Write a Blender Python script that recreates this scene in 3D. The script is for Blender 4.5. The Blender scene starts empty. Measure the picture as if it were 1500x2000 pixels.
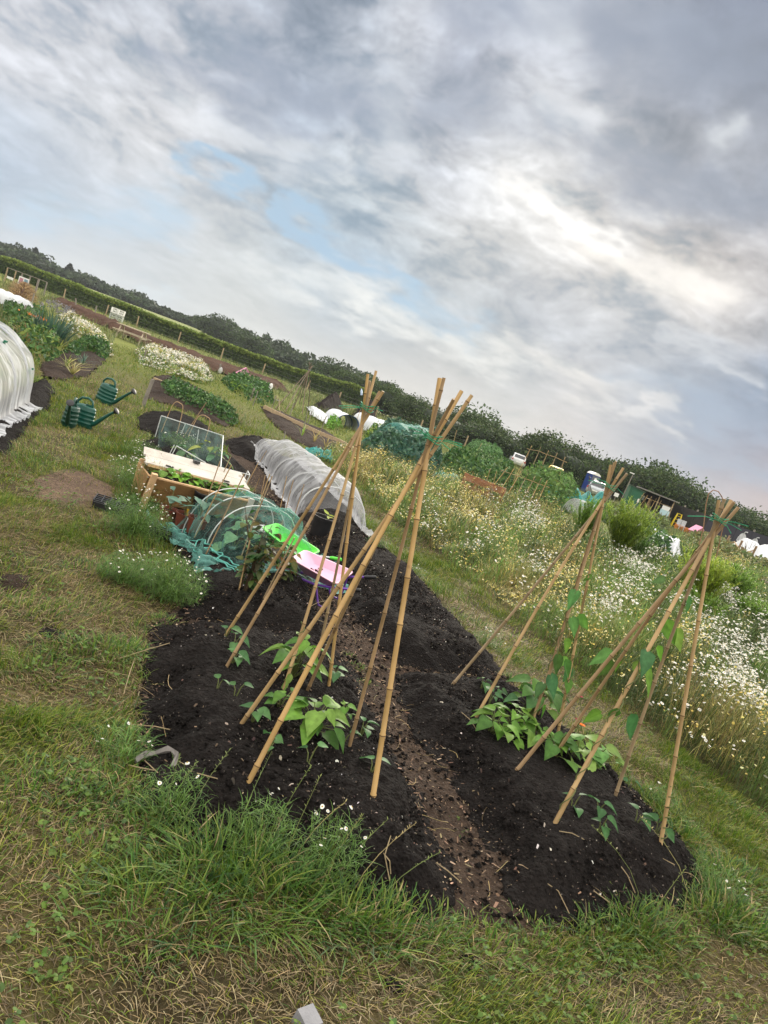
import bpy, math, random
import numpy as np
from mathutils import Vector, Matrix
R_ = random.Random(7)
rng = np.random.default_rng(11)
SC = bpy.context.scene
COL = SC.collection
PI = math.pi

# ------------------------------------------------------------------ camera
F_PX, CAM_H = 1386.0, 1.62
ROLL = math.radians(20.5)
PITCH = math.atan((1000 - 789) * math.cos(ROLL) / F_PX)
_F = np.array([0, math.cos(PITCH), -math.sin(PITCH)])
_R0 = np.array([1.0, 0, 0]); _U0 = np.array([0, math.sin(PITCH), math.cos(PITCH)])
_R = math.cos(ROLL) * _R0 + math.sin(ROLL) * _U0
_U = -math.sin(ROLL) * _R0 + math.cos(ROLL) * _U0
CAM = np.array([0, 0, CAM_H])

def ss(a, b, x):
    t = np.clip((np.asarray(x, float) - a) / (b - a), 0, 1)
    return t * t * (3 - 2 * t)

def terrain(x, y):
    """the lie of the land: almost flat, rising a little on the right and behind the hedge on the left"""
    x = np.asarray(x, float); y = np.asarray(y, float)
    d = np.hypot(x, y)
    z = 0.85 * ss(19, 31, x) * ss(42, 80, y)
    z = z + 3.4 * ss(-30, -90, x) * ss(95, 260, y)
    z = z + 0.35 * ss(-4, 3, x) * ss(12, 28, y)
    return z

def ray(x, y): return _F * F_PX + _R * (x - 750) - _U * (y - 1000)

def P(x, y, z=0.0):
    """ground point (or point z above it) seen at photo pixel x, y"""
    d = ray(x, y); zz = z
    for _ in range(6):
        t = min((zz - CAM_H) / min(d[2], -1e-3), 160 / d[1])
        p = CAM + d * t
        zz = z + float(terrain(p[0], p[1]))
    return Vector(CAM + d * min((zz - CAM_H) / min(d[2], -1e-3), 160 / d[1]))

def at(x, y, Y):
    d = ray(x, y); return Vector(CAM + d * (Y / d[1]))

def projn(p):
    v = np.asarray(p, float) - CAM
    k = F_PX / np.maximum(v @ _F, 1e-3)
    return 750 + k * (v @ _R), 1000 - k * (v @ _U), v @ _F

cam_d = bpy.data.cameras.new('camera'); cam = bpy.data.objects.new('camera', cam_d); COL.objects.link(cam)
cam_d.sensor_fit = 'VERTICAL'; cam_d.sensor_height = 36; cam_d.sensor_width = 27
cam_d.lens = 36 * F_PX / 2000; cam_d.clip_end = 9000; cam_d.clip_start = 0.05
cam.matrix_world = Matrix(((_R[0], _U[0], -_F[0], 0), (_R[1], _U[1], -_F[1], 0), (_R[2], _U[2], -_F[2], CAM_H), (0, 0, 0, 1)))
SC.camera = cam

# ------------------------------------------------------------------ noise
def _h(ix, iy, s):
    n = (ix.astype(np.int64) * 374761393 + iy.astype(np.int64) * 668265263 + s * 974711) & 0xffffffff
    n = ((n ^ (n >> 13)) * 1274126177) & 0xffffffff
    n = ((n ^ (n >> 16)) * 2246822519) & 0xffffffff
    return ((n ^ (n >> 15)) & 0xffff) / 65535.0

def vnoise(x, y, s=0):
    x = np.asarray(x, float); y = np.asarray(y, float)
    ix = np.floor(x); iy = np.floor(y); fx = x - ix; fy = y - iy
    fx = fx * fx * fx * (fx * (fx * 6 - 15) + 10); fy = fy * fy * fy * (fy * (fy * 6 - 15) + 10)
    a = _h(ix, iy, s); b = _h(ix + 1, iy, s); c = _h(ix, iy + 1, s); d = _h(ix + 1, iy + 1, s)
    return (a + (b - a) * fx) * (1 - fy) + (c + (d - c) * fx) * fy

def fbm(x, y, o=4, s=0, g=0.5):
    v = 0; a = 1; t = 0; ca, sa = math.cos(.6), math.sin(.6)
    x = np.asarray(x, float); y = np.asarray(y, float)
    for i in range(o):
        v = v + a * vnoise(x, y, s + i * 17); t += a; a *= g
        x, y = (x * ca - y * sa) * 2.03 + 11.3, (x * sa + y * ca) * 2.03 - 5.7
    return v / t

def gz(x, y):
    """height of the turf"""
    x = np.asarray(x, float); y = np.asarray(y, float)
    d = np.hypot(x, y)
    return terrain(x, y) + (fbm(x * 1.7, y * 1.7, 3, 5) - .5) * .06 * ss(60, 25, d)

def inpoly(x, y, poly):
    x = np.asarray(x); y = np.asarray(y); r = np.zeros(x.shape, bool)
    n = len(poly)
    for i in range(n):
        x0, y0 = poly[i][0], poly[i][1]; x1, y1 = poly[(i + 1) % n][0], poly[(i + 1) % n][1]
        if y0 == y1: continue
        c = (y0 > y) != (y1 > y)
        r ^= c & (x < (x1 - x0) * (y - y0) / (y1 - y0) + x0)
    return r

def edist(x, y, poly):
    d = np.full(np.shape(x), 1e9); n = len(poly)
    for i in range(n):
        a = np.array(poly[i][:2]); b = np.array(poly[(i + 1) % n][:2]); e = b - a
        t = np.clip(((x - a[0]) * e[0] + (y - a[1]) * e[1]) / max(e @ e, 1e-9), 0, 1)
        d = np.minimum(d, np.hypot(x - a[0] - e[0] * t, y - a[1] - e[1] * t))
    return d

# ------------------------------------------------------------------ object helpers
def tag(o, label=None, cat=None, group=None, kind=None):
    if label: o['label'] = label
    if cat: o['category'] = cat
    if group: o['group'] = group
    if kind: o['kind'] = kind
    return o

def empty(name, loc, label, cat, group=None, rz=0.0):
    o = bpy.data.objects.new(name, None); COL.objects.link(o)
    o.location = loc; o.rotation_euler = (0, 0, rz); o.empty_display_size = .1
    return tag(o, label, cat, group)

def np_obj(name, V, Fc, mats, cols=None, parent=None, midx=None, smooth=False):
    """V (n,3); Fc (m,k) int array of triangles or quads; cols (n,3)"""
    me = bpy.data.meshes.new(name); V = np.asarray(V, np.float32); Fc = np.asarray(Fc, np.int32)
    n, (m, k) = len(V), Fc.shape
    me.vertices.add(n); me.vertices.foreach_set('co', V.ravel())
    me.loops.add(m * k); me.loops.foreach_set('vertex_index', Fc.ravel())
    me.polygons.add(m); me.polygons.foreach_set('loop_start', np.arange(0, m * k, k, dtype=np.int32))
    me.polygons.foreach_set('loop_total', np.full(m, k, np.int32))
    if midx is not None: me.polygons.foreach_set('material_index', np.asarray(midx, np.int32))
    if smooth: me.polygons.foreach_set('use_smooth', np.ones(m, bool))
    if cols is not None:
        a = me.color_attributes.new('tint', 'FLOAT_COLOR', 'POINT')
        c = np.ones((n, 4), np.float32); c[:, :3] = cols; a.data.foreach_set('color', c.ravel())
    me.update(calc_edges=True)
    for mt in (mats if isinstance(mats, (list, tuple)) else [mats]): me.materials.append(mt)
    o = bpy.data.objects.new(name, me); COL.objects.link(o)
    if parent: o.parent = parent
    return o

class MB:
    """collects polygons; build() links them as ONE mesh object"""
    def __init__(s): s.v = []; s.f = []; s.c = []; s.m = []; s.col = (1, 1, 1); s.mi = 0
    def add(s, vs, fs):
        b = len(s.v); s.v += [tuple(v) for v in vs]; s.c += [s.col] * len(vs)
        for f in fs: s.f.append(tuple(b + i for i in f)); s.m.append(s.mi)
        return s
    def box(s, c, d, rot=None, taper=1.0):
        c = Vector(c); x, y, z = d[0] / 2, d[1] / 2, d[2] / 2
        vs = [Vector((i * x * (taper if k > 0 else 1), j * y * (taper if k > 0 else 1), k * z)) for k in (-1, 1) for j in (-1, 1) for i in (-1, 1)]
        if rot is not None: vs = [rot @ v for v in vs]
        return s.add([c + v for v in vs], [(0, 2, 3, 1), (4, 5, 7, 6), (0, 1, 5, 4), (2, 6, 7, 3), (0, 4, 6, 2), (1, 3, 7, 5)])
    def bar(s, a, b, w, t, up=(0, 0, 1)):
        a = Vector(a); b = Vector(b); d = b - a; L = d.length; d.normalize()
        u = Vector(up); sx = d.cross(u)
        if sx.length < 1e-4: sx = d.cross(Vector((1, 0, 0)))
        sx.normalize(); uu = sx.cross(d)
        M = Matrix((d, sx, uu)).transposed()
        return s.box((a + b) / 2, (L, w, t), M)
    def tube(s, pts, r, n=8, caps=True):
        pts = [Vector(p) for p in pts]; m = len(pts)
        rs = list(r) if isinstance(r, (list, tuple)) else [r] * m
        vs = []; pu = None
        for i, p in enumerate(pts):
            d = (pts[min(i + 1, m - 1)] - pts[max(i - 1, 0)])
            if d.length < 1e-9: d = Vector((0, 0, 1))
            d.normalize()
            if pu is None:
                u = d.orthogonal().normalized()
            else:
                u = pu - d * pu.dot(d)
                u = u.normalized() if u.length > 1e-6 else d.orthogonal().normalized()
            pu = u; w = d.cross(u)
            for k in range(n):
                a = 2 * PI * k / n; vs.append(p + (u * math.cos(a) + w * math.sin(a)) * rs[i])
        fs = [(i * n + k, i * n + (k + 1) % n, (i + 1) * n + (k + 1) % n, (i + 1) * n + k) for i in range(m - 1) for k in range(n)]
        if caps: fs += [tuple(range(n - 1, -1, -1)), tuple((m - 1) * n + k for k in range(n))]
        return s.add(vs, fs)
    def lathe(s, prof, n=20, c=(0, 0, 0), sx=1, sy=1, rot=None, close=False):
        c = Vector(c); vs = []
        for r, z in prof:
            for k in range(n):
                a = 2 * PI * k / n; v = Vector((r * math.cos(a) * sx, r * math.sin(a) * sy, z))
                vs.append(c + (rot @ v if rot is not None else v))
        m = len(prof)
        fs = [(i * n + k, i * n + (k + 1) % n, (i + 1) * n + (k + 1) % n, (i + 1) * n + k) for i in range(m - 1) for k in range(n)]
        fs += [tuple(range(n - 1, -1, -1)), tuple((m - 1) * n + k for k in range(n))]
        return s.add(vs, fs)
    def grid(s, fn, nu, nv, closed=False):
        vs = [fn(i / (nu - 1), j / (nv - 1)) for i in range(nu) for j in range(nv)]
        return s.add(vs, [(i * nv + j, (i + 1) * nv + j, (i + 1) * nv + j + 1, i * nv + j + 1) for i in range(nu - 1) for j in range(nv - 1)])
    def leaf(s, base, d, nrm, L, W, droop=.35, fold=.18, shape=0):
        """one leaf blade, folded on its midrib; shape 0 heart, 1 oval, 2 strap, 3 lobed"""
        base = Vector(base); d = Vector(d).normalized(); nrm = Vector(nrm)
        sd = d.cross(nrm); sd = sd.normalized() if sd.length > 1e-5 else d.orthogonal().normalized()
        nrm = sd.cross(d).normalized()
        prof = {0: ((0, .32), (.12, .92), (.3, 1), (.55, .8), (.8, .38), (1, .02)), 1: ((0, .1), (.2, .75), (.45, 1), (.7, .82), (.9, .4), (1, .03)),
                2: ((0, .6), (.3, 1), (.65, .8), (1, .05)), 3: ((0, .2), (.15, 1), (.3, .6), (.45, .95), (.62, .5), (.75, .7), (1, .05))}[shape]
        vs = []
        for t, w in prof:
            p = base + d * (L * t) - Vector((0, 0, 1)) * (droop * L * t * t)
            lift = nrm * (fold * W * w)
            back = -d * (L * .09 if (shape == 0 and t == 0) else 0)
            wig = 1 + R_.uniform(-.08, .08)
            vs += [p + sd * (W * .5 * w * wig) + lift + back, p, p - sd * (W * .5 * w * wig) + lift + back]
        n = len(prof); c0 = s.col
        s.add(vs, [(i * 3 + j, i * 3 + j + 1, i * 3 + j + 4, i * 3 + j + 3) for i in range(n - 1) for j in (0, 1)])
        for i in range(n): s.c[-3 * n + 3 * i + 1] = tuple(min(1, x * 1.32) for x in c0)      # paler midrib
        return s
    def build(s, name, mats, parent=None, smooth=False, tint=False):
        me = bpy.data.meshes.new(name); me.from_pydata(s.v, [], s.f)
        mats = mats if isinstance(mats, (list, tuple)) else [mats]
        for m in mats: me.materials.append(m)
        if len(mats) > 1: me.polygons.foreach_set('material_index', s.m)
        if smooth:
            me.polygons.foreach_set('use_smooth', [True] * len(me.polygons))
            try: me.set_sharp_from_angle(angle=math.radians(42))
            except Exception: pass
        if tint:
            a = me.color_attributes.new('tint', 'FLOAT_COLOR', 'POINT')
            c = np.ones((len(s.v), 4), np.float32); c[:, :3] = s.c; a.data.foreach_set('color', c.ravel())
        me.update()
        o = bpy.data.objects.new(name, me); COL.objects.link(o)
        if parent: o.parent = parent
        return o

def local(parent_loc, p): return Vector(p) - Vector(parent_loc)

# ------------------------------------------------------------------ materials
MATS = {}
def _new(name):
    m = bpy.data.materials.new(name); m.use_nodes = True; nt = m.node_tree
    return m, nt, nt.nodes, nt.links, nt.nodes['Principled BSDF']

def mat(name, col, rough=.7, var=.18, scale=18.0, metal=0.0, bump=0.0, bscale=60.0, spec=.4, stain=None):
    """painted, plastic, wooden or cloth surface with mottling so that it is never flat"""
    if name in MATS: return MATS[name]
    m, nt, N, L, b = _new(name)
    tc = N.new('ShaderNodeTexCoord'); nz = N.new('ShaderNodeTexNoise'); nz.inputs['Scale'].default_value = scale
    nz.inputs['Detail'].default_value = 5; L.new(tc.outputs['Object'], nz.inputs['Vector'])
    rp = N.new('ShaderNodeValToRGB'); c0 = [max(0, c * (1 - var)) for c in col]; c1 = [min(1, c * (1 + var)) for c in col]
    rp.color_ramp.elements[0].position = .3; rp.color_ramp.elements[1].position = .7
    rp.color_ramp.elements[0].color = (*c0, 1); rp.color_ramp.elements[1].color = (*c1, 1)
    L.new(nz.outputs['Fac'], rp.inputs['Fac']); out = rp.outputs['Color']
    if stain:
        n2 = N.new('ShaderNodeTexNoise'); n2.inputs['Scale'].default_value = stain[1]; n2.inputs['Detail'].default_value = 7
        L.new(tc.outputs['Object'], n2.inputs['Vector'])
        r2 = N.new('ShaderNodeValToRGB'); r2.color_ramp.elements[0].position = stain[2]; r2.color_ramp.elements[1].position = stain[2] + .12
        L.new(n2.outputs['Fac'], r2.inputs['Fac']); mx = N.new('ShaderNodeMix'); mx.data_type = 'RGBA'
        L.new(r2.outputs['Color'], mx.inputs['Factor']); L.new(out, mx.inputs[6]); mx.inputs[7].default_value = (*stain[0], 1); out = mx.outputs[2]
    L.new(out, b.inputs['Base Color']); b.inputs['Roughness'].default_value = rough; b.inputs['Metallic'].default_value = metal
    b.inputs['Specular IOR Level'].default_value = spec
    if bump:
        bn = N.new('ShaderNodeTexNoise'); bn.inputs['Scale'].default_value = bscale; bn.inputs['Detail'].default_value = 6
        L.new(tc.outputs['Object'], bn.inputs['Vector']); bp = N.new('ShaderNodeBump'); bp.inputs['Strength'].default_value = bump
        bp.inputs['Distance'].default_value = .02
        L.new(bn.outputs['Fac'], bp.inputs['Height']); L.new(bp.outputs['Normal'], b.inputs['Normal'])
    MATS[name] = m; return m

def leafmat(name, col=None, rough=.5, trans=.3, var=.25, scale=25.0, spec=.35):
    """leaf: colour from the mesh's 'tint' attribute (or col), mottled, partly translucent"""
    if name in MATS: return MATS[name]
    m, nt, N, L, b = _new(name)
    tc = N.new('ShaderNodeTexCoord'); nz = N.new('ShaderNodeTexNoise'); nz.inputs['Scale'].default_value = scale
    L.new(tc.outputs['Object'], nz.inputs['Vector'])
    mr = N.new('ShaderNodeMapRange'); mr.inputs['From Min'].default_value = .3; mr.inputs['From Max'].default_value = .7
    mr.inputs['To Min'].default_value = 1 - var; mr.inputs['To Max'].default_value = 1 + var; L.new(nz.outputs['Fac'], mr.inputs['Value'])
    vm = N.new('ShaderNodeVectorMath'); vm.operation = 'SCALE'
    if col is None:
        at_ = N.new('ShaderNodeAttribute'); at_.attribute_name = 'tint'; L.new(at_.outputs['Color'], vm.inputs[0])
    else: vm.inputs[0].default_value = col
    L.new(mr.outputs['Result'], vm.inputs['Scale'])
    L.new(vm.outputs['Vector'], b.inputs['Base Color']); b.inputs['Roughness'].default_value = rough
    b.inputs['Specular IOR Level'].default_value = spec
    tr = N.new('ShaderNodeBsdfTranslucent'); L.new(vm.outputs['Vector'], tr.inputs['Color'])
    mx = N.new('ShaderNodeMixShader'); mx.inputs['Fac'].default_value = trans
    L.new(b.outputs['BSDF'], mx.inputs[1]); L.new(tr.outputs['BSDF'], mx.inputs[2])
    L.new(mx.outputs['Shader'], N['Material Output'].inputs['Surface'])
    MATS[name] = m; return m

def netmat(name, col, opacity, wr=.15, scale=9.0, edge=.45):
    """fine mesh fabric: threads let most light straight through, gathered folds are denser"""
    if name in MATS: return MATS[name]
    m, nt, N, L, b = _new(name)
    b.inputs['Base Color'].default_value = (*col, 1); b.inputs['Roughness'].default_value = .6
    tr = N.new('ShaderNodeBsdfTransparent'); tl = N.new('ShaderNodeBsdfTranslucent'); tl.inputs['Color'].default_value = (*col, 1)
    m1 = N.new('ShaderNodeMixShader'); m1.inputs['Fac'].default_value = .35; L.new(b.outputs['BSDF'], m1.inputs[1]); L.new(tl.outputs['BSDF'], m1.inputs[2])
    tc = N.new('ShaderNodeTexCoord'); mp = N.new('ShaderNodeMapping'); mp.inputs['Scale'].default_value = (1, 1, .35)
    L.new(tc.outputs['Object'], mp.inputs['Vector'])
    nz = N.new('ShaderNodeTexNoise'); nz.inputs['Scale'].default_value = scale; nz.inputs['Detail'].default_value = 6; nz.inputs['Distortion'].default_value = 1.2
    L.new(mp.outputs['Vector'], nz.inputs['Vector'])
    mr = N.new('ShaderNodeMapRange'); mr.inputs['From Min'].default_value = .35; mr.inputs['From Max'].default_value = .7
    mr.inputs['To Min'].default_value = max(0, opacity - wr); mr.inputs['To Max'].default_value = min(1, opacity + wr)
    L.new(nz.outputs['Fac'], mr.inputs['Value'])
    lw = N.new('ShaderNodeLayerWeight'); lw.inputs['Blend'].default_value = .35
    ma = N.new('ShaderNodeMath'); ma.operation = 'MULTIPLY_ADD'; ma.inputs[1].default_value = edge; ma.use_clamp = True
    L.new(lw.outputs['Facing'], ma.inputs[0]); L.new(mr.outputs['Result'], ma.inputs[2])
    at_ = N.new('ShaderNodeAttribute'); at_.attribute_name = 'tint'
    sp = N.new('ShaderNodeSeparateColor'); L.new(at_.outputs['Color'], sp.inputs['Color'])
    m3 = N.new('ShaderNodeMath'); m3.operation = 'MULTIPLY'; m3.use_clamp = True
    L.new(ma.outputs['Value'], m3.inputs[0]); L.new(sp.outputs['Red'], m3.inputs[1])
    m2 = N.new('ShaderNodeMixShader'); L.new(m3.outputs['Value'], m2.inputs['Fac'])
    L.new(tr.outputs['BSDF'], m2.inputs[1]); L.new(m1.outputs['Shader'], m2.inputs[2])
    L.new(m2.outputs['Shader'], N['Material Output'].inputs['Surface'])
    MATS[name] = m; return m
# ------------------------------------------------------------------ sky
def srgb(c): 
    c = np.asarray(c, float) / 255.0
    return np.where(c <= .04045, c / 12.92, ((c + .055) / 1.055) ** 2.4)

SKYPTS = [  # direction (as seen at a photo pixel), colour
 (0,0,184,189,200),(250,0,160,167,179),(500,0,140,149,160),(750,0,184,186,193),(1000,0,117,126,144),(1250,0,126,135,153),(1500,0,100,108,131),(1080,45,252,252,252),(0,150,214,211,210),
 (250,140,187,192,200),(430,120,199,203,215),(560,160,118,138,160),(750,150,214,215,216),(950,150,143,152,169),(1100,130,76,85,103),(1250,150,95,108,127),(1500,150,118,127,143),(520,235,116,136,162),
 (650,215,132,152,174),(1130,210,252,252,252),(1420,265,210,213,218),(330,220,199,202,203),(880,215,111,122,145),(0,300,147,167,189),(200,300,207,206,206),(400,280,232,217,204),(600,300,219,217,214),
 (750,290,170,179,192),(900,290,87,106,137),(1000,300,230,231,230),(1150,290,78,96,122),(1300,300,103,116,137),(1500,300,60,60,61),(430,345,124,152,177),(1020,350,252,248,241),(0,400,128,162,194),
 (250,400,134,157,183),(400,420,225,220,213),(550,420,163,174,185),(700,400,252,252,243),(850,400,154,161,174),(1000,420,155,160,162),(1120,415,241,234,225),(1220,455,252,244,230),(1250,390,137,145,154),
 (1400,400,96,110,128),(1500,420,89,103,126),(0,470,190,189,187),(200,500,188,193,194),(450,500,182,188,189),(600,470,141,160,175),(690,500,95,138,169),(850,480,244,237,224),(1000,500,177,181,184),
 (1150,500,140,146,152),(1270,520,212,202,191),(1400,540,245,233,221),(1500,520,195,193,190),(150,560,212,214,212),(400,600,173,183,189),(550,560,207,204,196),(650,580,131,156,182),(800,600,103,140,168),
 (720,540,116,141,165),(900,600,195,191,186),(1050,600,136,153,178),(1200,600,219,216,212),(1350,600,176,169,164),(1500,600,134,137,143),(500,660,200,198,190),(700,680,201,200,192),(850,680,204,196,188),
 (950,690,172,175,174),(1100,690,184,188,195),(1250,680,142,167,191),(1350,690,193,196,195),(1500,700,73,96,124),(880,640,129,158,180),(900,770,211,200,186),(1100,800,215,202,189),(1000,740,149,169,181),
 (1250,790,133,144,160),(1400,800,114,138,162),(1500,800,121,145,173),(1250,860,199,195,191),(1350,900,113,139,168),(1500,900,118,141,170),(1500,985,210,173,146),(1420,960,179,161,156),(1320,885,166,167,173),
 (700,730,202,193,180),
]
BL, WH, GY = (158, 183, 204), (250, 248, 244), (146, 156, 172)
SEGS = [(370,310,470,365,20,BL,.9),(530,395,650,475,20,BL,1.0),(620,455,720,520,25,BL,1.0),(700,520,800,575,20,BL,.95),(780,580,930,650,30,(165,188,206),.7),(60,410,330,420,40,(172,196,215),.6),(240,560,330,600,22,(190,205,214),.4),
 (990,345,1110,400,22,WH,.7),(1080,395,1240,470,26,WH,.85),(1180,480,1420,580,34,(240,236,229),.6),(690,585,990,715,26,(222,223,219),.6),(500,540,700,575,34,(222,224,222),.5),(380,205,560,290,34,(216,219,222),.5),(1020,690,1190,760,26,(222,220,215),.5),(1230,800,1310,815,20,(222,220,217),.5),(1310,665,1490,740,18,(205,208,212),.4),
 (1060,195,1160,235,38,(226,228,231),.75),(1390,275,1450,230,26,(212,216,220),.7),(1060,30,1120,60,40,(214,218,223),.6),(740,170,800,300,50,(204,208,214),.5),
 (345,115,470,165,36,GY,.6),(480,130,680,190,60,GY,.65),(500,215,560,250,40,GY,.5),(860,190,1060,230,50,(152,161,175),.6),(1150,290,1330,330,60,(146,154,167),.6),(1280,380,1500,400,60,(138,147,161),.6),(1250,110,1500,160,80,(142,150,164),.5),(560,340,700,330,30,(186,194,204),.4),(1200,740,1420,800,26,(164,176,190),.5),(1340,860,1500,930,34,(152,165,182),.6),(1340,780,1500,800,40,(148,162,180),.6),(940,0,1500,30,80,(146,155,170),.65),(1200,70,1500,110,50,(140,149,164),.55)]
def make_sky():
    W, H = 4096, 2048
    img = np.zeros((H, W, 4), np.float32); img[..., 3] = 1
    D = np.array([ray(p[0], p[1]) for p in SKYPTS]); D /= np.linalg.norm(D, axis=1)[:, None]
    C = srgb([p[2:] for p in SKYPTS])
    def dirs(u, v):
        ph = (.5 - u) * 2 * PI; la = (v - .5) * PI
        return np.stack([np.cos(la) * np.cos(ph), np.cos(la) * np.sin(ph), np.sin(la)], -1)
    # coarse field everywhere, then detail in the whole upper half
    def field(d):
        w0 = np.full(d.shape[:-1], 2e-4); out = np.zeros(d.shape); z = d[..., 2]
        over = np.stack([np.full_like(z, a) for a in (1.05, 1.0, .92)], -1) * (.66 + 1.35 * ss(.1, .75, z))[..., None]  # unseen overhead sky, brightened and warmed to light the ground
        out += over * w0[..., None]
        for k in range(len(D)):
            a2 = 2 * (1 - d @ D[k]); w = np.exp(-a2 / (2 * .062 ** 2))
            out += w[..., None] * C[k]; w0 = w0 + w
        return out / w0[..., None]
    hc, wc = 128, 512
    vv, uu = np.meshgrid((np.arange(hc) + .5) / hc * .5 + .5, (np.arange(wc) + .5) / wc, indexing='ij')
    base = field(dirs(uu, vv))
    # view sector on a finer grid
    def up(a, h, w):
        yi = np.clip((np.arange(h) + .5) / h * a.shape[0] - .5, 0, a.shape[0] - 1.001); xi = np.clip((np.arange(w) + .5) / w * a.shape[1] - .5, 0, a.shape[1] - 1.001)
        y0 = yi.astype(int); x0 = xi.astype(int); fy = (yi - y0)[:, None, None]; fx = (xi - x0)[None, :, None]
        return (a[y0][:, x0] * (1 - fx) + a[y0][:, x0 + 1] * fx) * (1 - fy) + (a[y0 + 1][:, x0] * (1 - fx) + a[y0 + 1][:, x0 + 1] * fx) * fy
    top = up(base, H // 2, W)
    c0, c1 = int(W * .12), int(W * .40)
    vv, uu = np.meshgrid((np.arange(H // 2) + .5) / H + .5, (np.arange(c0, c1) + .5) / W, indexing='ij')
    d = dirs(uu, vv).astype(np.float32)
    z = d[..., 2] + .28
    qx, qy = d[..., 0] / z, d[..., 1] / z
    th = .35; qx, qy = qx * math.cos(th) + qy * math.sin(th), -qx * math.sin(th) + qy * math.cos(th)
    # domain warp: move the coarse field and the detail together so edges look torn
    w1 = fbm(qx * 2, qy * 2.4, 5, 40) - .5; w2 = fbm(qx * 2 + 9, qy * 2.4 + 4, 5, 50) - .5
    n1 = fbm(qx * 7.5 + w1 * 2.2, qy * 7.5 + w2 * 2.2, 6, 60, .58)
    n2 = fbm(qx * 19 + w1 * 4, qy * 19 + w2 * 4, 5, 70, .6)
    n3 = fbm(qx * 3.4 + 4 + w2 * 1.4, qy * 3.6 + w1 * 1.4, 6, 90, .6)
    amp = np.clip(d[..., 2] * 3.2, .06, 1)[..., None]
    fb = np.zeros(d.shape, np.float32)
    h2, w2c = H // 8, (c1 - c0) // 4
    dd = d[::4, ::4]; disp = np.stack([(w1[::4, ::4]), (w2[::4, ::4]), (n3[::4, ::4] - .5)], -1) * .15 * np.clip(dd[..., 2:3] * 2.6, .1, 1)
    dd = dd + disp; dd = dd / np.linalg.norm(dd, axis=-1, keepdims=True)
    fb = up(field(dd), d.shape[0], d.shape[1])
    det = (ss(.28, .72, n1) - .5) * .42 + (n2 - .5) * .75 + (ss(.25, .75, n3) - .5) * .38
    lum = fb.mean(-1, keepdims=True)
    tex = np.exp(det[..., None] * .84 * amp)
    out = fb * tex
    # thin places go blue, thick ones grey
    blue = np.clip((-det[..., None] - .09) * 1.6 * amp, 0, .5) * ss(.25, .5, lum)
    out = out * (1 - blue * np.array([.42, .2, .02]))
    # torn gaps of blue and bright streaks of thin cloud, each lying along a line of the sky
    px, py, _ = projn(CAM + d); jx = (fbm(qx * 5, qy * 6, 5, 140, .6) - .5) * 150; jy = (fbm(qx * 5 + 20, qy * 6, 5, 150, .6) - .5) * 130; px = px + jx; py = py + jy
    fr = .45 + 1.1 * fbm(qx * 9, qy * 13, 4, 160, .6)
    for (x0, y0, x1, y1, wd_, col, st) in SEGS:
        t = np.clip(((px - x0) * (x1 - x0) + (py - y0) * (y1 - y0)) / ((x1 - x0) ** 2 + (y1 - y0) ** 2), 0, 1); ds = np.hypot(px - x0 - t * (x1 - x0), (py - y0 - t * (y1 - y0)))
        k = (st * np.exp(-(ds / wd_) ** 2) * fr)[..., None].clip(0, .95); out = out * (1 - k) + srgb(col) * k
    fade = ss(c0, c0 + 120, np.arange(c0, c1)) * ss(c1, c1 - 120, np.arange(c0, c1)); fade = fade[None, :, None]
    top[:, c0:c1] = top[:, c0:c1] * (1 - fade) + out * fade
    img[H // 2:, :, :3] = top
    img[:H // 2, :, :3] = np.array([.09, .09, .06])
    im = bpy.data.images.new('sky_clouds', W, H, alpha=False, float_buffer=True)
    im.pixels.foreach_set(img.ravel()); im.update(); im.pack()
    return im

SUN_DIR = ray(1190, 440); SUN_DIR = SUN_DIR / np.linalg.norm(SUN_DIR)
SUN_EL = math.asin(SUN_DIR[2]); SUN_AZ = math.atan2(SUN_DIR[0], SUN_DIR[1])
wd = bpy.data.worlds.new('World'); SC.world = wd; wd.use_nodes = True
_n = wd.node_tree.nodes; _l = wd.node_tree.links
bg = _n['Background']; sk = _n.new('ShaderNodeTexSky'); sk.sky_type = 'NISHITA'; sk.sun_disc = False
sk.sun_elevation = SUN_EL; sk.sun_rotation = SUN_AZ; sk.air_density = 1.0; sk.dust_density = 1.5
_l.new(sk.outputs['Color'], bg.inputs['Color']); bg.inputs['Strength'].default_value = 0.05
env = _n.new('ShaderNodeTexEnvironment'); env.image = make_sky(); env.interpolation = 'Cubic'
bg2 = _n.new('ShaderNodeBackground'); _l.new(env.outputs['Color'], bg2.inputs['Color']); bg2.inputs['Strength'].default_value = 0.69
ad = _n.new('ShaderNodeMixShader'); ad.inputs['Fac'].default_value = 0.992   # the cloud deck lets a little of the clear sky through
_l.new(bg.outputs['Background'], ad.inputs[1]); _l.new(bg2.outputs['Background'], ad.inputs[2])
_l.new(ad.outputs['Shader'], _n['World Output'].inputs['Surface'])
wd.cycles.sampling_method = 'MANUAL'; wd.cycles.sample_map_resolution = 512

sl = bpy.data.lights.new('sun', 'SUN'); sun = bpy.data.objects.new('sun', sl); COL.objects.link(sun)
sl.energy = 1.5; sl.angle = math.radians(25); sl.color = (1, .91, .76)
sun.rotation_euler = Vector(-SUN_DIR).to_track_quat('-Z', 'Y').to_euler()

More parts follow.
